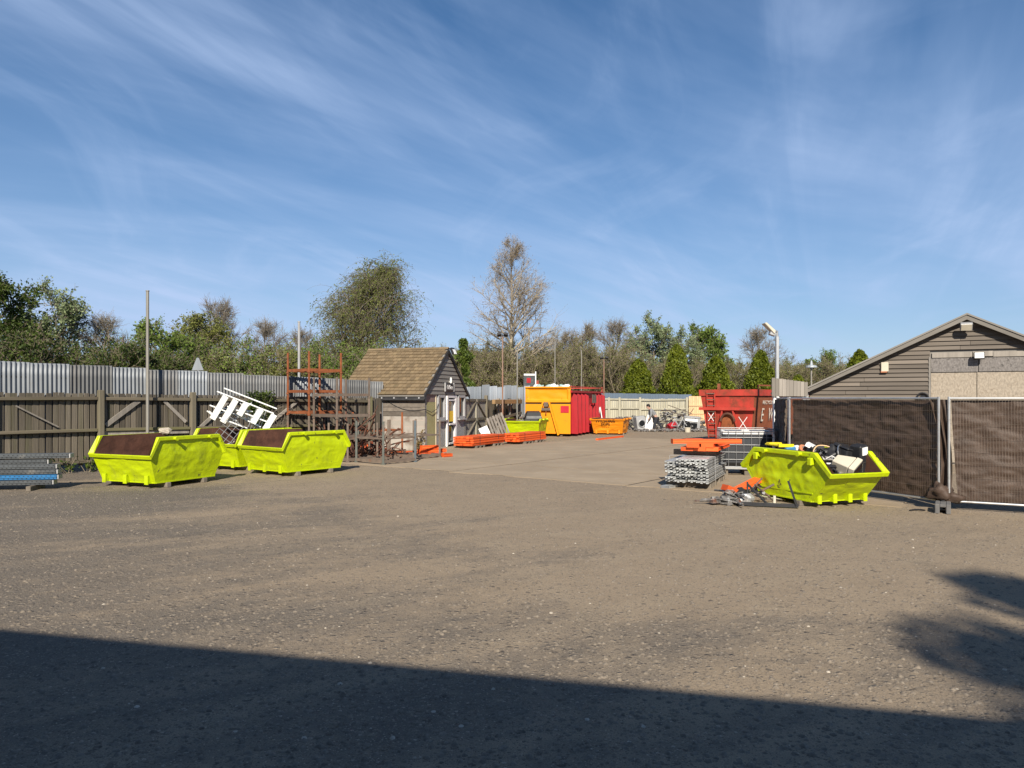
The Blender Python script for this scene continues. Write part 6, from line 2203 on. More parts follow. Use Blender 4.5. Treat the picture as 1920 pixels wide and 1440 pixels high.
def person():
    e = empty('person', (8.22, 42.85, 0), 0, 'person in grey jacket and dark trousers stooping forward mid-stride by the junk', 'person')
    # body: pelvis, spine, neck, head, arms, legs as one surface
    V, E_, Rr = [], [], []

    def add(p, r, par=None):
        V.append(p)
        Rr.append(r)
        if par is not None:
            E_.append((par, len(V) - 1))
        return len(V) - 1
    pel = add((0.06, 0, 0.84), (0.15, 0.12))
    sp = add((-0.06, 0, 1.0), (0.14, 0.11), pel)
    ch = add((-0.2, 0, 1.17), (0.16, 0.12), sp)
    nk = add((-0.31, 0, 1.31), 0.055, ch)
    hd = add((-0.37, 0, 1.39), 0.09, nk)
    ht = add((-0.41, 0, 1.5), 0.085, hd)
    add((-0.47, 0, 1.40), 0.05, hd)
    hands = []
    for s, dx in ((-1, 0.0), (1, -0.05)):
        sh = add((-0.24, s * 0.17, 1.24), 0.065, ch)
        el = add((-0.26 + dx, s * 0.23, 0.97), 0.048, sh)
        wr = add((-0.36 + dx, s * 0.19, 0.77), 0.034, el)
        pm = add((-0.39 + dx, s * 0.18, 0.71), 0.04, wr)
        hands.append(pm)
        for k in range(4):
            f1 = add((-0.41 + dx - 0.01 * k, s * (0.15 + 0.018 * k), 0.655 - (0.008 if k in (1, 2) else 0)), 0.010, pm)
            add((-0.395 + dx - 0.01 * k, s * (0.145 + 0.018 * k), 0.625 - (0.008 if k in (1, 2) else 0)), 0.009, f1)
        t1 = add((-0.43 + dx, s * 0.165, 0.69), 0.011, pm)
        add((-0.455 + dx, s * 0.16, 0.665), 0.010, t1)
    feet = []
    for s, kx, fx, fz in ((-1, -0.08, -0.16, 0.05), (1, 0.2, 0.40, 0.07)):
        hp = add((0.06, s * 0.1, 0.80), 0.1, pel)
        kn = add((0.06 + kx, s * 0.1, 0.45), 0.065, hp)
        an = add((0.06 + fx, s * 0.1, fz + 0.05), 0.045, kn)
        ft = add((0.06 + fx - 0.14, s * 0.1, fz - 0.01), 0.038, an)
        feet.append((an, ft))
    skin_chain('body', V, E_, Rr, M['skin'], e)
    # jacket over trunk and arms
    jv = [V[pel], V[sp], V[ch], (-0.28, 0, 1.27)]
    je = [(0, 1), (1, 2), (2, 3)]
    jr = [(0.18, 0.15), (0.175, 0.145), (0.19, 0.15), 0.08]
    for s, dx in ((-1, 0.0), (1, -0.05)):
        b = len(jv)
        jv += [(-0.24, s * 0.17, 1.24), (-0.26 + dx, s * 0.23, 0.97), (-0.35 + dx, s * 0.195, 0.79)]
        jr += [0.088, 0.068, 0.052]
        je += [(2, b), (b, b + 1), (b + 1, b + 2)]
    skin_chain('jacket', jv, je, jr, M['jacket'], e)
    tv, te, tr = [(0.07, 0, 0.82)], [], [(0.165, 0.135)]
    for s, kx, fx, fz in ((-1, -0.08, -0.16, 0.05), (1, 0.2, 0.40, 0.07)):
        b = len(tv)
        tv += [(0.06, s * 0.1, 0.74), (0.06 + kx, s * 0.1, 0.45), (0.06 + fx, s * 0.1, fz + 0.07)]
        tr += [0.118, 0.086, 0.064]
        te += [(0, b), (b, b + 1), (b + 1, b + 2)]
    skin_chain('trousers', tv, te, tr, M['trousers'], e)
    for s, fx, fz in ((-1, -0.16, 0.05), (1, 0.40, 0.07)):
        m = MB()
        m.lump((0.06 + fx - 0.07, s * 0.1, fz), (0.3, 0.12, 0.12), 3, 12, 8, 0.1)
        m.build('shoe', M['black_matt'], e, smooth=True)
    h = MB()
    h.lump((-0.385, 0, 1.50), (0.22, 0.2, 0.17), 4, 14, 9, 0.15)
    h.lump((-0.325, 0, 1.45), (0.13, 0.185, 0.18), 6, 12, 8, 0.15)
    h.build('hair', M['hair'], e, smooth=True)
    f = MB()
    f.lump((-0.50, 0, 1.415), (0.05, 0.035, 0.05), 1, 8, 6, 0.1)
    for s in (-1, 1):
        f.lump((-0.37, s * 0.095, 1.40), (0.04, 0.02, 0.06), 1, 8, 6, 0.1)
    f.build('nose_and_ears', M['skin'], e, smooth=True)
    f = MB()
    for s in (-1, 1):
        f.lump((-0.487, s * 0.035, 1.445), (0.012, 0.022, 0.012), 1, 8, 6, 0.0)
    f.box((-0.492, 0, 1.37), (0.01, 0.05, 0.008))
    f.build('eyes_and_mouth', M['black'], e)


person()


# ------------------------------------------------------------------ signs and tents beyond the fences
def beyond():
    s = empty('road_sign', (-11.75, 27.85, 0), R(-10), 'grey back of a triangular road sign above the corrugated fence', 'road sign')
    m = MB()
    m.tube([(0, 0.04, 0), (0, 0.04, 3.38)], 0.03, 8)
    m.build('post', M['steel'], s)
    m = MB()
    m.prism([(-0.24, 0, 2.95), (0.24, 0, 2.95), (0.04, 0, 3.42), (-0.04, 0, 3.42)], (0, 0.015, 0))
    m.build('triangle', M['galv_pale'], s)
    m = MB()
    m.box((0, 0.008, 2.78), (0.46, 0.016, 0.28))
    m.build('plate', M['galv_pale'], s)
    g = empty('price_sign', (1.25, 54.0, 0), R(8), 'dark roadside totem sign with red and white panels behind the fence', 'sign')
    m = MB()
    m.box((0, 0, 1.85), (0.85, 0.12, 3.7))
    m.build('board', M['rack_grey'], g)
    for z, h, mt in ((3.62, 0.12, 'white'), (2.62, 0.08, 'white'), (2.4, 0.14, 'frame_grey')):
        m = MB()
        m.box((0, -0.07, z), (0.8, 0.02, h))
        m.build('panel', M[mt], g)
    m = MB()
    m.box((-0.05, -0.07, 3.2), (0.3, 0.02, 0.36))
    m.box((-0.05, -0.085, 3.2), (0.12, 0.012, 0.1))
    m.build('panel', M['crimson'], g)
    m = MB()
    m.box((0.46, 0, 1.9), (0.07, 0.16, 3.9))
    m.build('edge', M['white'], g)
    m = MB()
    m.box((0.62, 0.05, 1.6), (0.18, 0.1, 3.2))
    m.build('edge', M['red_skip'], g)
    for k, (x, y, w, lab) in enumerate(((10.6, 56.0, 2.3, 'small black tent roof showing above the blue grey sheets'), (13.6, 56.0, 3.0, 'larger black tent roof behind the fresh board fence'))):
        t = empty('tent', (x, y, 0), 0.1, lab, 'tent')
        m = MB()
        h = 1.9
        m.add([(-w / 2, -w / 2, h), (w / 2, -w / 2, h), (w / 2, w / 2, h), (-w / 2, w / 2, h), (-w * 0.15, 0, h + 0.75), (w * 0.15, 0, h + 0.75)], [(0, 1, 5, 4), (1, 2, 5), (2, 3, 4, 5), (3, 0, 4), (3, 2, 1, 0)])
        m.build('canopy', M['black_matt'], t)
        m = MB()
        for sx in (-1, 1):
            for sy in (-1, 1):
                m.tube([(sx * w * 0.48, sy * w * 0.48, 0), (sx * w * 0.48, sy * w * 0.48, h)], 0.03, 6)
        m.build('legs', M['black'], t)
    v = empty('chimney_vent', (22.5, 56.0, 0), 0, 'grey chimney vent lantern on a post above the hedge left of the barn roof', 'street lamp')  # grey chimney vent carried on a post
    m = MB()
    m.tube([(0, 0, 0), (0, 0, 4.1)], 0.06, 8)
    m.build('post', M['pole_grey'], v)
    m = MB()
    m.tube([(0, 0, 4.1), (0, 0, 4.2), (0, 0, 4.22), (0, 0, 4.36), (0, 0, 4.42), (0, 0, 4.75)], [0.1, 0.12, 0.42, 0.38, 0.12, 0.05], 12)
    m.build('cowl', M['galv_pale'], v)
    w = empty('white_marker', (11.9, 55.0, 0), 0, 'short white marker post showing between two clipped conifers', 'marker')
    m = MB()
    m.box((0, 0, 1.45), (0.12, 0.12, 2.9))
    m.build('post', M['white'], w)
    m = MB()
    m.box((0, 0, 2.93), (0.16, 0.16, 0.06))
    m.build('cap', M['frame_grey'], w)


beyond()


# ------------------------------------------------------------------ vegetation
def unit(a):
    return a / np.maximum(np.linalg.norm(a, axis=-1, keepdims=True), 1e-9)


class Grower:
    def __init__(s, seed):
        s.r = np.random.default_rng(seed)
        s.V, s.F, s.mi, s.n = [], [], [], 0

    def grow(s, st, d, ln, P, jit, bend):
        N = len(st)
        pts = np.zeros((N, P, 3))
        pts[:, 0] = st
        d = unit(d)
        bend = np.asarray(bend, float)
        for k in range(1, P):
            d = unit(d + jit * s.r.normal(size=(N, 3)) + bend)
            pts[:, k] = pts[:, k - 1] + d * (ln / (P - 1))[:, None]
        return pts

    def sprout(s, par, n, t0, t1, angle, spread=0.3, even=False):
        """n children per parent: start points, directions, parent parameter"""
        N, P, _ = par.shape
        idx = np.repeat(np.arange(N), n)
        t = s.r.random(len(idx)) * (t1 - t0) + t0
        if even:
            t = t0 + (t1 - t0) * (np.tile(np.arange(n), N) + s.r.random(len(idx))) / n
        x = t * (P - 1)
        k = np.minimum(x.astype(int), P - 2)
        f = (x - k)[:, None]
        a, b = par[idx, k], par[idx, k + 1]
        st = a * (1 - f) + b * f
        tg = unit(b - a)
        rv = s.r.normal(size=tg.shape)
        pp = unit(rv - (rv * tg).sum(1, keepdims=True) * tg)
        an = angle + spread * s.r.normal(size=len(idx))
        d = tg * np.cos(an)[:, None] + pp * np.sin(an)[:, None]
        return st, d, t, idx

    def tubes(s, pts, r0, r1, k, mi):
        N, P, _ = pts.shape
        tg = np.zeros_like(pts)
        tg[:, :-1] = pts[:, 1:] - pts[:, :-1]
        tg[:, -1] = tg[:, -2]
        tg = unit(tg)
        ref = np.where(np.abs(tg[..., 2:3]) < 0.9, np.array([0, 0, 1.0]), np.array([1.0, 0, 0]))
        x = unit(np.cross(tg, ref))
        y = np.cross(x, tg)
        rad = np.asarray(r0).reshape(-1, 1) * (1 - np.linspace(0, 1, P))[None] + np.asarray(r1).reshape(-1, 1) * np.linspace(0, 1, P)[None]
        rad = np.broadcast_to(rad, (N, P))
        an = np.arange(k) * 2 * np.pi / k
        ring = pts[:, :, None] + (x[:, :, None] * np.cos(an)[None, None, :, None] + y[:, :, None] * np.sin(an)[None, None, :, None]) * rad[:, :, None, None]
        base = s.n + (np.arange(N) * P * k)[:, None, None] + (np.arange(P - 1) * k)[None, :, None]
        j = np.arange(k)[None, None]
        j2 = (j + 1) % k
        q = np.stack([base + j, base + j2, base + k + j2, base + k + j], -1).reshape(-1, 4)
        s.V.append(ring.reshape(-1, 3))
        s.F.append(q)
        s.mi.append(np.full(len(q), mi))
        s.n += N * P * k

    def leaves(s, c, size, mi, hang=0.0):
        N = len(c)
        a = unit(s.r.normal(size=(N, 3)) + np.array([0, 0, -hang]))
        b = unit(np.cross(a, s.r.normal(size=(N, 3))))
        sz = (size * (0.55 + 0.9 * s.r.random(N)))[:, None]
        V = np.stack([c - a * sz * 0.5, c + b * sz * 0.3, c + a * sz * 0.5, c - b * sz * 0.3], 1).reshape(-1, 3)
        q = s.n + np.arange(N * 4).reshape(N, 4)
        s.V.append(V)
        s.F.append(q)
        s.mi.append(np.full(N, mi))
        s.n += N * 4

    def along(s, pts, n, t0=0.2, jit=0.05):
        N, P, _ = pts.shape
        i = s.r.integers(0, N, n)
        x = (t0 + (1 - t0) * s.r.random(n)) * (P - 1)
        k = np.minimum(x.astype(int), P - 2)
        f = (x - k)[:, None]
        return pts[i, k] * (1 - f) + pts[i, k + 1] * f + s.r.normal(size=(n, 3)) * jit

    def mesh(s, name, mats):
        me = np_mesh(name, np.concatenate(s.V), np.concatenate(s.F), mats[0])
        for m in mats[1:]:
            me.materials.append(m)
        me.polygons.foreach_set('material_index', np.concatenate(s.mi).astype(np.int32))
        me.update()
        return me


def tree_meshes(name, seed, H, Rc, tr, cb=0.2, nt=1, n1=26, n2=7, n3=8, leaves=12000, ls=0.13, prof='round', a1=60, up=0.06, droop=0.0,
                tw=0.5, twr=0.011, bark='bark', twig='twig', leaf='leaf_mid', jit=0.05, hang=0.0, lean=0.12, clump=0.0, twp=4, twj=0.16):
    g = Grower(seed)
    st = np.zeros((nt, 3))
    st[:, :2] = g.r.normal(size=(nt, 2)) * (0.0 if nt == 1 else 0.25 * Rc)
    d = np.tile(np.array([0.0, 0, 1]), (nt, 1))
    d[:, :2] += g.r.normal(size=(nt, 2)) * (0.03 if nt == 1 else lean * 2)
    ln = H * (0.97 if nt == 1 else 0.8 + 0.2 * g.r.random(nt)) * np.ones(nt)
    T = g.grow(st, d, ln, 10, 0.035, (0, 0, 0.05))
    g.tubes(T, np.full(nt, tr), np.full(nt, tr * 0.08), 8, 0)
    m1 = max(4, n1 // nt)
    s1, d1, t1, ix = g.sprout(T, m1, cb, 0.97, R(a1), 0.18, True)
    hn = np.clip((t1 - cb) / (1 - cb), 0, 1)
    pf = {'round': np.sin(np.pi * (0.22 + 0.72 * hn)) ** 0.8, 'cone': (1 - hn) ** 0.9 * 0.95 + 0.06, 'birch': np.minimum(1, (1 - hn) ** 0.72 + 0.05) * (0.75 + 0.25 * np.minimum(1, hn * 5)),
          'weep': np.where(hn < 0.35, 1.0, 1 - (hn - 0.35) * 1.08) * (0.8 + 0.2 * np.minimum(1, hn * 5)), 'oval': np.sin(np.pi * (0.1 + 0.82 * hn)) ** 0.5}[prof]
    l1 = Rc * pf * ((0.75 + 0.45 * g.r.random(len(t1))) if prof != 'birch' else (0.85 + 0.2 * g.r.random(len(t1))))
    B1 = g.grow(s1, d1, l1, 7, 0.09 if prof != 'birch' else 0.045, (0, 0, up))
    rb = tr * (1 - 0.85 * t1) * 0.5 + 0.008
    g.tubes(B1, rb, rb * 0.25, 5, 0)
    s2, d2, t2, ix2 = g.sprout(B1, n2, 0.22, 1.0, R(42), 0.25)
    l2 = np.repeat(l1, n2) * (0.28 + 0.32 * g.r.random(len(t2))) * (1.15 - 0.5 * t2)
    B2 = g.grow(s2, d2, l2, 5, 0.13, (0, 0, up - droop * 0.25))
    r2 = np.repeat(rb, n2) * 0.32 + 0.004
    g.tubes(B2, r2, r2 * 0.4, 4, 0)
    trunk = g.mesh(name + '_trunk', [M[bark]])
    c = Grower(seed + 77)
    s3, d3, t3, ix3 = c.sprout(B2, n3, 0.15, 1.0, R(40), 0.35)
    l3 = tw * (0.5 + 0.9 * c.r.random(len(t3)))
    if prof == 'birch':
        l3 = l3 * (0.4 + 0.6 * np.repeat(np.repeat(l1, n2), n3) / Rc)
    B3 = c.grow(s3, d3, l3, twp, twj, (0, 0, up * 0.5 - droop))
    c.tubes(B3, np.full(len(t3), twr), np.full(len(t3), twr * 0.45), 3, 0)
    if leaves:
        src = B3
        if clump:
            keep = c.r.random(len(B2)) > clump
            sel = keep[ix3]
            src = B3[sel] if sel.any() else B3
        c.leaves(c.along(src, leaves, 0.1, ls * 0.7), ls, 1, hang)
    crown = c.mesh(name + '_crown', [M[twig], M[leaf]])
    return trunk, crown


def plant_tree(kind, meshes, x, y, s, rz, label, cat, group=None, sz=None):
    e = empty(kind, (x, y, 0), rz, label, cat, group)
    e.scale = (s, s, sz or s)
    link('trunk', meshes[0], e)
    link('crown', meshes[1], e)
    return e


def vegetation():
    A = {}
    A['dense'] = tree_meshes('dense', 1, 7.4, 2.3, 0.16, cb=0.18, n1=34, n2=7, n3=6, leaves=15000, ls=0.17, prof='oval', leaf='leaf_dark', clump=0.15)
    A['mid'] = tree_meshes('mid', 2, 5.6, 1.9, 0.12, cb=0.15, n1=30, n2=6, n3=6, leaves=11000, ls=0.14, prof='oval', leaf='leaf_mid', clump=0.2)
    A['olive'] = tree_meshes('olive', 3, 6.2, 2.2, 0.13, cb=0.15, n1=32, n2=7, n3=6, leaves=11000, ls=0.13, prof='round', leaf='leaf_olive', clump=0.2)
    A['pale'] = tree_meshes('pale', 4, 7.0, 2.4, 0.15, cb=0.25, n1=30, n2=7, n3=7, leaves=11000, ls=0.14, prof='round', leaf='leaf_pale', clump=0.22, twig='twig_grey')
    A['bare'] = tree_meshes('bare', 5, 7.4, 2.3, 0.13, cb=0.22, n1=34, n2=9, n3=10, leaves=1800, ls=0.06, prof='round', a1=48, up=0.10, leaf='leaf_bud', twig='twig_grey', tw=0.55, twr=0.010, bark='bark')
    A['bare2'] = tree_meshes('bare2', 15, 7.2, 2.6, 0.14, cb=0.25, n1=30, n2=9, n3=10, leaves=1200, ls=0.06, prof='round', a1=55, up=0.08, leaf='leaf_bud', twig='twig', tw=0.6, twr=0.010)
    A['thicket'] = tree_meshes('thicket', 6, 5.6, 1.6, 0.06, cb=0.12, nt=8, n1=80, n2=6, n3=6, leaves=7000, ls=0.09, prof='oval', a1=38, up=0.12, leaf='leaf_olive', twig='twig', bark='twig', tw=0.5, twr=0.011, lean=0.12)
    A['bush'] = tree_meshes('bush', 7, 4.4, 1.7, 0.07, cb=0.06, nt=6, n1=60, n2=6, n3=6, leaves=12000, ls=0.13, prof='oval', a1=55, up=0.05, leaf='leaf_dark', lean=0.15, clump=0.12)
    A['bush2'] = tree_meshes('bush2', 8, 4.2, 1.7, 0.07, cb=0.06, nt=6, n1=60, n2=6, n3=6, leaves=10000, ls=0.12, prof='oval', a1=55, up=0.05, leaf='leaf_olive', lean=0.15, clump=0.15)
    A['bush3'] = tree_meshes('bush3', 9, 4.2, 1.7, 0.07, cb=0.06, nt=6, n1=60, n2=6, n3=6, leaves=10000, ls=0.12, prof='oval', a1=55, up=0.05, leaf='leaf_mid', lean=0.15, clump=0.15)
    T = lambda k, *a, **kw: plant_tree(*((('tree',) if k in ('dense', 'mid', 'olive', 'pale', 'bare', 'bare2') else ('shrub',)) + (A[k],) + a), **kw)
    # --- left, behind the corrugated fence
    T('dense', -23.4, 33.0, 0.88, 0.4, 'tall dark green leafy tree behind the corrugated fence', 'tree')
    T('pale', -21.9, 36.0, 0.94, 1.1, 'tree with silvery pale young leaves next to the tall dark tree', 'tree')
    T('bare', -20.4, 37.0, 0.76, 2.0, 'grey leafless tree right of the silvery leaved tree', 'tree')
    T('mid', -18.3, 38.0, 0.93, 0.3, 'green leafy tree behind the tall thin grey pole', 'tree')
    T('olive', -17.7, 42.0, 0.98, 0.9, 'rounded olive brown tree behind the triangular sign back', 'tree')
    T('bare', -18.7, 48.0, 1.03, 3.3, 'fine grey tree breaking into bud above the olive brown tree', 'tree')
    T('bare', -17.3, 53.0, 0.93, 4.2, 'pale leafless tree right of the budding grey tree', 'tree', 'pale leafless trees by the budding tree')
    T('bare', -15.2, 54.0, 0.86, 5.2, 'pale leafless tree right of the budding grey tree', 'tree', 'pale leafless trees by the budding tree')
    for i, (x, y, s) in enumerate(((-23.2, 31.5, 0.95), (-20.9, 33.5, 1.0), (-19.4, 34.5, 0.95), (-18.0, 34.8, 0.9), (-16.6, 35.5, 0.85), (-25.2, 30.0, 1.0))):
        T('bush', x, y, s, i * 1.3, 'dark evergreen shrub rising behind the corrugated fence', 'shrub', 'dark shrubs behind the corrugated fence')
    for i, (x, y, s) in enumerate(((-16.3, 38.5, 0.98), (-14.8, 38.5, 0.92), (-13.4, 39.5, 0.98), (-12.2, 40.0, 1.0), (-10.9, 40.5, 0.98), (-12.6, 45.5, 1.1), (-9.6, 40.5, 0.95))):
        T('bush2' if i % 2 else 'bush3', x, y, s, i * 0.9, 'olive green shrub behind the corrugated fence and rusty pallets', 'shrub', 'olive shrubs behind the corrugated fence')
    # --- weeping birch behind the hut
    wb = tree_meshes('weeping', 21, 9.5, 3.7, 0.22, cb=0.08, n1=54, n2=9, n3=10, leaves=40000, ls=0.092, prof='weep', a1=48, up=0.12, droop=0.48, tw=1.35, twr=0.008, twp=6, twj=0.07, bark='bark', twig='bark', leaf='leaf_birch', hang=0.8, clump=0.06)
    for me_ in wb:                                  # the whole tree leans and grows to one side
        co = np.empty(len(me_.vertices) * 3, np.float32)
        me_.vertices.foreach_get('co', co)
        co = co.reshape(-1, 3)
        co[:, 0] += 0.24 * np.clip(co[:, 2] - 1.0, 0, None) - 0.0
        me_.vertices.foreach_set('co', co.ravel())
        me_.update()
    plant_tree('birch_tree', wb, -9.6, 44.0, 1.0, 0.0, 'weeping birch with hanging olive leaves behind the hut', 'tree')
    T('bush3', -6.9, 41.5, 0.98, 2.2, 'green bush at the foot of the weeping birch above the hut roof', 'shrub')
    # --- bare birch
    bb = tree_meshes('birch', 22, 14.6, 4.6, 0.2, cb=0.24, n1=58, n2=9, n3=8, leaves=7000, ls=0.075, prof='birch', a1=52, up=0.05, tw=1.0, twr=0.0075, twj=0.09, bark='bark_pale', twig='birch_twig', leaf='leaf_dry', jit=0.06)
    plant_tree('birch_tree', bb, -0.2, 58.0, 1.0, 1.9, 'tall nearly leafless birch with pale trunk', 'tree')
    # --- ivy column
    g = Grower(31)
    P = np.zeros((1, 8, 3))
    P[0, :, 2] = np.linspace(0, 5.7, 8)
    P[0, :, 0] = 0.12 * np.sin(np.linspace(0, 5, 8))
    g.tubes(P, np.array([0.16]), np.array([0.08]), 7, 0)
    tk = g.mesh('ivy_trunk', [M['bark']])
    c = Grower(32)
    n = 5200
    z = c.r.random(n) ** 0.9 * 5.75
    rad = (0.34 + 0.16 * np.sin(z * 3.1) + 0.12 * np.sin(z * 7 + 1)) * (0.5 + 0.5 * c.r.random(n))
    an = c.r.random(n) * 6.283
    rad *= 1 + 0.3 * np.sin(3 * an + z * 2)
    c.leaves(np.stack([rad * np.cos(an) + 0.12 * np.sin(z * 0.88), rad * np.sin(an), z], 1), 0.15, 0)
    ic = c.mesh('ivy_crown', [M['leaf_ivy']])
    plant_tree('ivy_clad_tree', (tk, ic), -3.0, 48.0, 1.0, 0, 'slender trunk thickly clad in bright ivy beside the hut gable', 'tree')
    # --- brown thicket
    rnd = random.Random(6)
    for i in range(16):
        x = -6.5 + i * 0.98 + rnd.uniform(-.2, .2)
        y = 57 + rnd.uniform(-1, 5)
        T('thicket', x, y, 0.86 + rnd.random() * 0.2, rnd.random() * 6, 'brown leafless thicket shrub behind the sheet fence and containers', 'shrub', 'brown thicket shrubs beyond the containers')
    for i in range(7):
        T('bush2', -5.5 + i * 2.0, 64.5, 1.0, i, 'low olive undergrowth bush deep behind the brown thicket', 'shrub', 'undergrowth behind the brown thicket')
    T('bare2', 4.4, 66.0, 0.98, 0.7, 'broad leafless brown tree behind the crimson container', 'tree')
    T('bare2', 6.7, 66.5, 1.06, 2.7, 'leafless brown tree left of the pale green tree', 'tree')
    T('bare', 9.2, 67.0, 1.12, 1.2, 'dark limbed leafless tree beside the pale green tree', 'tree')
    T('pale', 11.9, 62.0, 1.12, 0.0, 'broad pale green tree behind the clipped conifers', 'tree')
    T('pale', 14.2, 63.0, 0.98, 2.2, 'second pale green tree merging with the broad one', 'tree')
    T('mid', 16.9, 64.0, 1.28, 1.4, 'mid green tree right of the pale green trees', 'tree')
    T('bare', 21.6, 66.0, 1.02, 0.1, 'rounded grey leafless tree between two clipped conifers', 'tree')
    for i in range(7):
        T('thicket', 8.5 + i * 2.1, 59.5, 0.82, i * 1.1, 'grey brown scrub between the clipped conifers', 'shrub', 'scrub between the conifers')
    for i in range(8):
        T(('bush2', 'thicket')[i % 2], 21.5 + i * 1.5, 61.0 + (i % 3), (1.02, 0.86)[i % 2], i * 0.8, 'olive hedge shrub showing above the hoarding and barn eaves', 'shrub', 'hedge shrubs left of the barn')
    T('mid', 26.4, 63.0, 0.92, 2.9, 'small rounded green tree at the end of the hedge by the barn', 'tree')
    # --- clipped conifers
    c = Grower(41)
    n = 15000
    z = c.r.random(n)
    w = np.clip((1 - z) ** 0.56, 0.04, 1) * np.minimum(1, 0.75 + z * 1.6)
    an = c.r.random(n) * 6.283
    lump = 1 + 0.13 * np.sin(4 * an + 9 * z) + 0.11 * np.sin(7 * an - 14 * z + 1) + 0.08 * np.sin(19 * z + 2 * an)
    rad = w * lump * 1.62 * (1 - 0.45 * c.r.random(n) ** 2)
    c.leaves(np.stack([rad * np.cos(an), rad * np.sin(an), 0.1 + z * 5.1], 1) + c.r.normal(size=(n, 3)) * 0.04, 0.17, 0, hang=-1.2)
    cc = c.mesh('conifer_crown', [M['leaf_conifer']])
    g = Grower(42)
    P = np.zeros((1, 4, 3))
    P[0, :, 2] = np.linspace(0, 5.0, 4)
    g.tubes(P, np.array([0.1]), np.array([0.02]), 7, 0)
    s, d, t, _ = g.sprout(P, 40, 0.05, 0.95, R(55), 0.1, True)
    g.tubes(g.grow(s, d, 1.1 * (1.05 - t), 4, 0.05, (0, 0, 0.2)), 0.02 * np.ones(40), 0.006 * np.ones(40), 4, 0)
    ct = g.mesh('conifer_trunk', [M['bark']])
    for i, (x, y, s, lab) in enumerate(((9.15, 54.0, 0.98, 'bright green clipped conifer nearest the crimson container'), (11.95, 54.0, 1.03, 'bright green clipped conifer between the two black tents'), (14.9, 54.5, 1.0, 'bright green clipped conifer rising over the red container'), (18.2, 54.5, 1.0, 'bright green clipped conifer left of the lamp post'), (18.9, 40.5, 0.86, 'small conifer tip showing above the barn roof slope'), (21.9, 57.0, 0.82, 'low bright conifer under the chimney lantern'))):
        plant_tree('conifer', (ct, cc), x, y, s * (1.06, 0.95, 1.1, 0.98, 1.0, 1.05)[i], i * 1.7, lab, 'tree', None, s * (0.92, 1.07, 0.95, 1.03, 1.0, 0.86)[i])
    # --- a far wood that closes the horizon
    g = Grower(51)
    n = 42000
    x = g.r.random(n) * 190 - 95
    top = 4.3 + 1.1 * np.sin(x * 0.31) + 0.7 * np.sin(x * 0.83 + 1) + 0.5 * np.sin(x * 2.1)
    z = g.r.random(n) ** 0.8 * top
    g.leaves(np.stack([x, 82 + g.r.normal(size=n) * 1.4, z], 1), 0.42, 0)
    m = 5000
    x = g.r.random(m) * 190 - 95
    st = np.stack([x, 80 + g.r.normal(size=m), 0.5 + 3 * g.r.random(m)], 1)
    d = g.r.normal(size=(m, 3)) * 0.4 + np.array([0, 0, 1.0])
    g.tubes(g.grow(st, d, 1.5 + 2.0 * g.r.random(m), 4, 0.12, (0, 0, 0.05)), np.full(m, 0.03), np.full(m, 0.012), 3, 1)
    o = link('far_wood', g.mesh('far_wood', [M['leaf_olive'], M['twig']]))
    tag(o, 'distant olive brown wood along the horizon behind everything', 'woodland', kind='stuff')
    # --- the tree beside the warehouse that throws the ragged shadow
    sh = tree_meshes('shade', 61, 12.6, 2.05, 0.2, cb=0.80, n1=22, n2=7, n3=7, leaves=16000, ls=0.26, prof='oval', leaf='leaf_dark', clump=0.25)
    plant_tree('tree', sh, 5.6, -14.3, 1.0, 0.5, 'tall leafy tree beside the warehouse casting a ragged shadow on the gravel', 'tree')
    # --- weeds
    for i, (x, y, hgt, nl, lab) in enumerate(((-10.95, 19.25, 0.5, 60, 'straggly green weed at the foot of the board fence'), (-3.35, 27.05, 0.75, 150, 'dry brown weed at the hut corner'), (-1.55, 31.2, 0.45, 90, 'bright green weed at the foot of the old gate'))):
        c = Grower(70 + i)
        st = np.zeros((7, 3))
        st[:, :2] = c.r.normal(size=(7, 2)) * 0.06
        d = c.r.normal(size=(7, 3)) * 0.35 + np.array([0, 0, 1.0])
        S = c.grow(st, d, hgt * (0.6 + 0.5 * c.r.random(7)), 5, 0.1, (0, 0, 0.02))
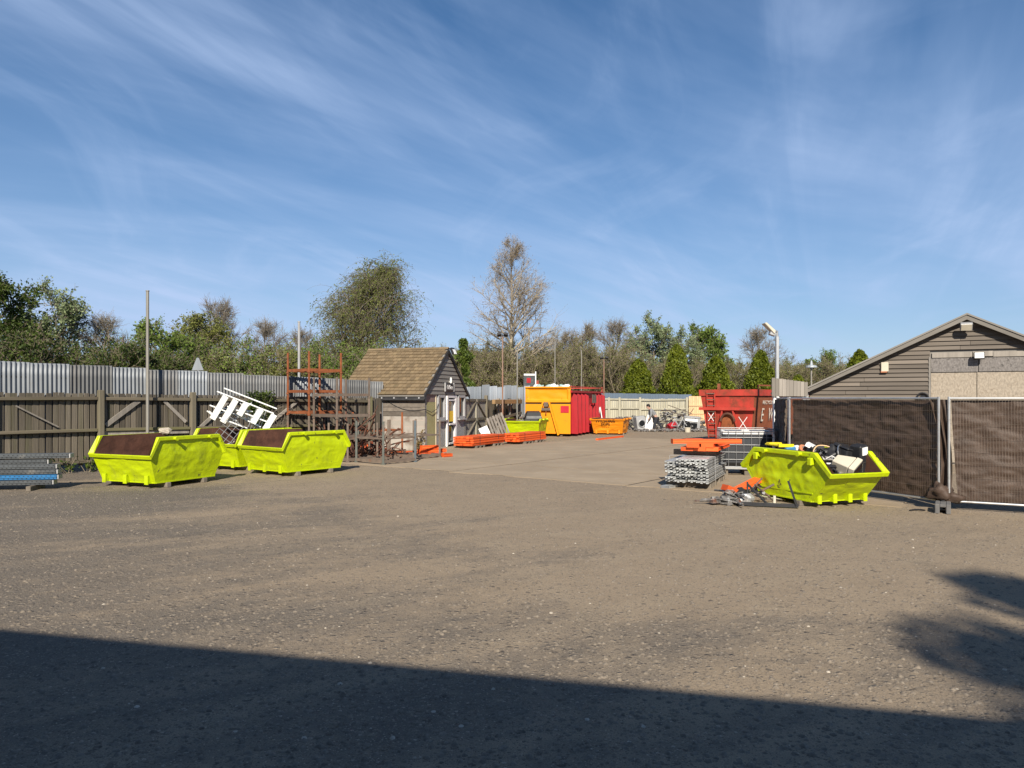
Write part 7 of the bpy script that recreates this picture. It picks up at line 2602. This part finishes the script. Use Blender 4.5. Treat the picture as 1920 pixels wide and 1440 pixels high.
        c.tubes(S, np.full(7, 0.007), np.full(7, 0.003), 4, 0)
        sm = c.mesh('weed_stems', [M['twig']])
        l = Grower(80 + i)
        l.leaves(l.along(S, nl, 0.15, 0.05), 0.09, 0)
        lm = l.mesh('weed_leaves', [M['leaf_dry'] if i == 1 else M['leaf_ivy']])
        e = empty('weed', (x, y, 0), 0, lab, 'weed')
        link('stems', sm, e)
        link('leaves', lm, e)
        if i == 0:
            rw = random.Random(14)
            for k in range(11):
                t = -3.2 + k * 0.62 + rw.uniform(-.2, .2)
                w = copy_tree(e)
                w.location = (F0[0] + FD.x * t + 0.16, F0[1] + FD.y * t - 0.13, 0)
                w.rotation_euler = (0, 0, rw.random() * 6)
                k_ = rw.uniform(0.35, 0.9)
                w.scale = (k_ * 1.2, k_ * 1.2, k_)
                w['label'] = 'small weed tuft rooted along the foot of the board fence'
                w['group'] = 'weed tufts along the board fence'
    # ivy and dead climber on the left fence
    l = Grower(90)
    n = 900
    u = l.r.random(n)
    v = l.r.random(n)
    base = np.array([F0[0] + FD.x * 4.75, F0[1] + FD.y * 4.75, 0])
    pts = base + np.outer((u - 0.5) * (0.5 + 0.5 * v), np.array([FD.x, FD.y, 0])) + np.stack([0 * v + 0.14, 0 * v - 0.11, 1.1 + v * 1.0], 1) + l.r.normal(size=(n, 3)) * 0.04
    e = empty('ivy', (0, 0, 0), 0, 'ivy clump climbing a fence post behind the tipped white rack', 'ivy')
    l.leaves(pts, 0.09, 0)
    link('leaves', l.mesh('ivy_leaves', [M['leaf_dark']]), e)
    c = Grower(91)
    st = base + c.r.normal(size=(40, 3)) * np.array([0.35, 0.35, 0.3]) + np.array([0.35, 0.2, 1.3])
    d = c.r.normal(size=(40, 3)) + np.array([0.3, 0, 0.2])
    c.tubes(c.grow(st, d, 0.4 + 0.8 * c.r.random(40), 6, 0.3, (0, 0, -0.1)), np.full(40, 0.007), np.full(40, 0.003), 3, 0)
    link('stems', c.mesh('ivy_stems', [M['twig_grey']]), e)


vegetation()
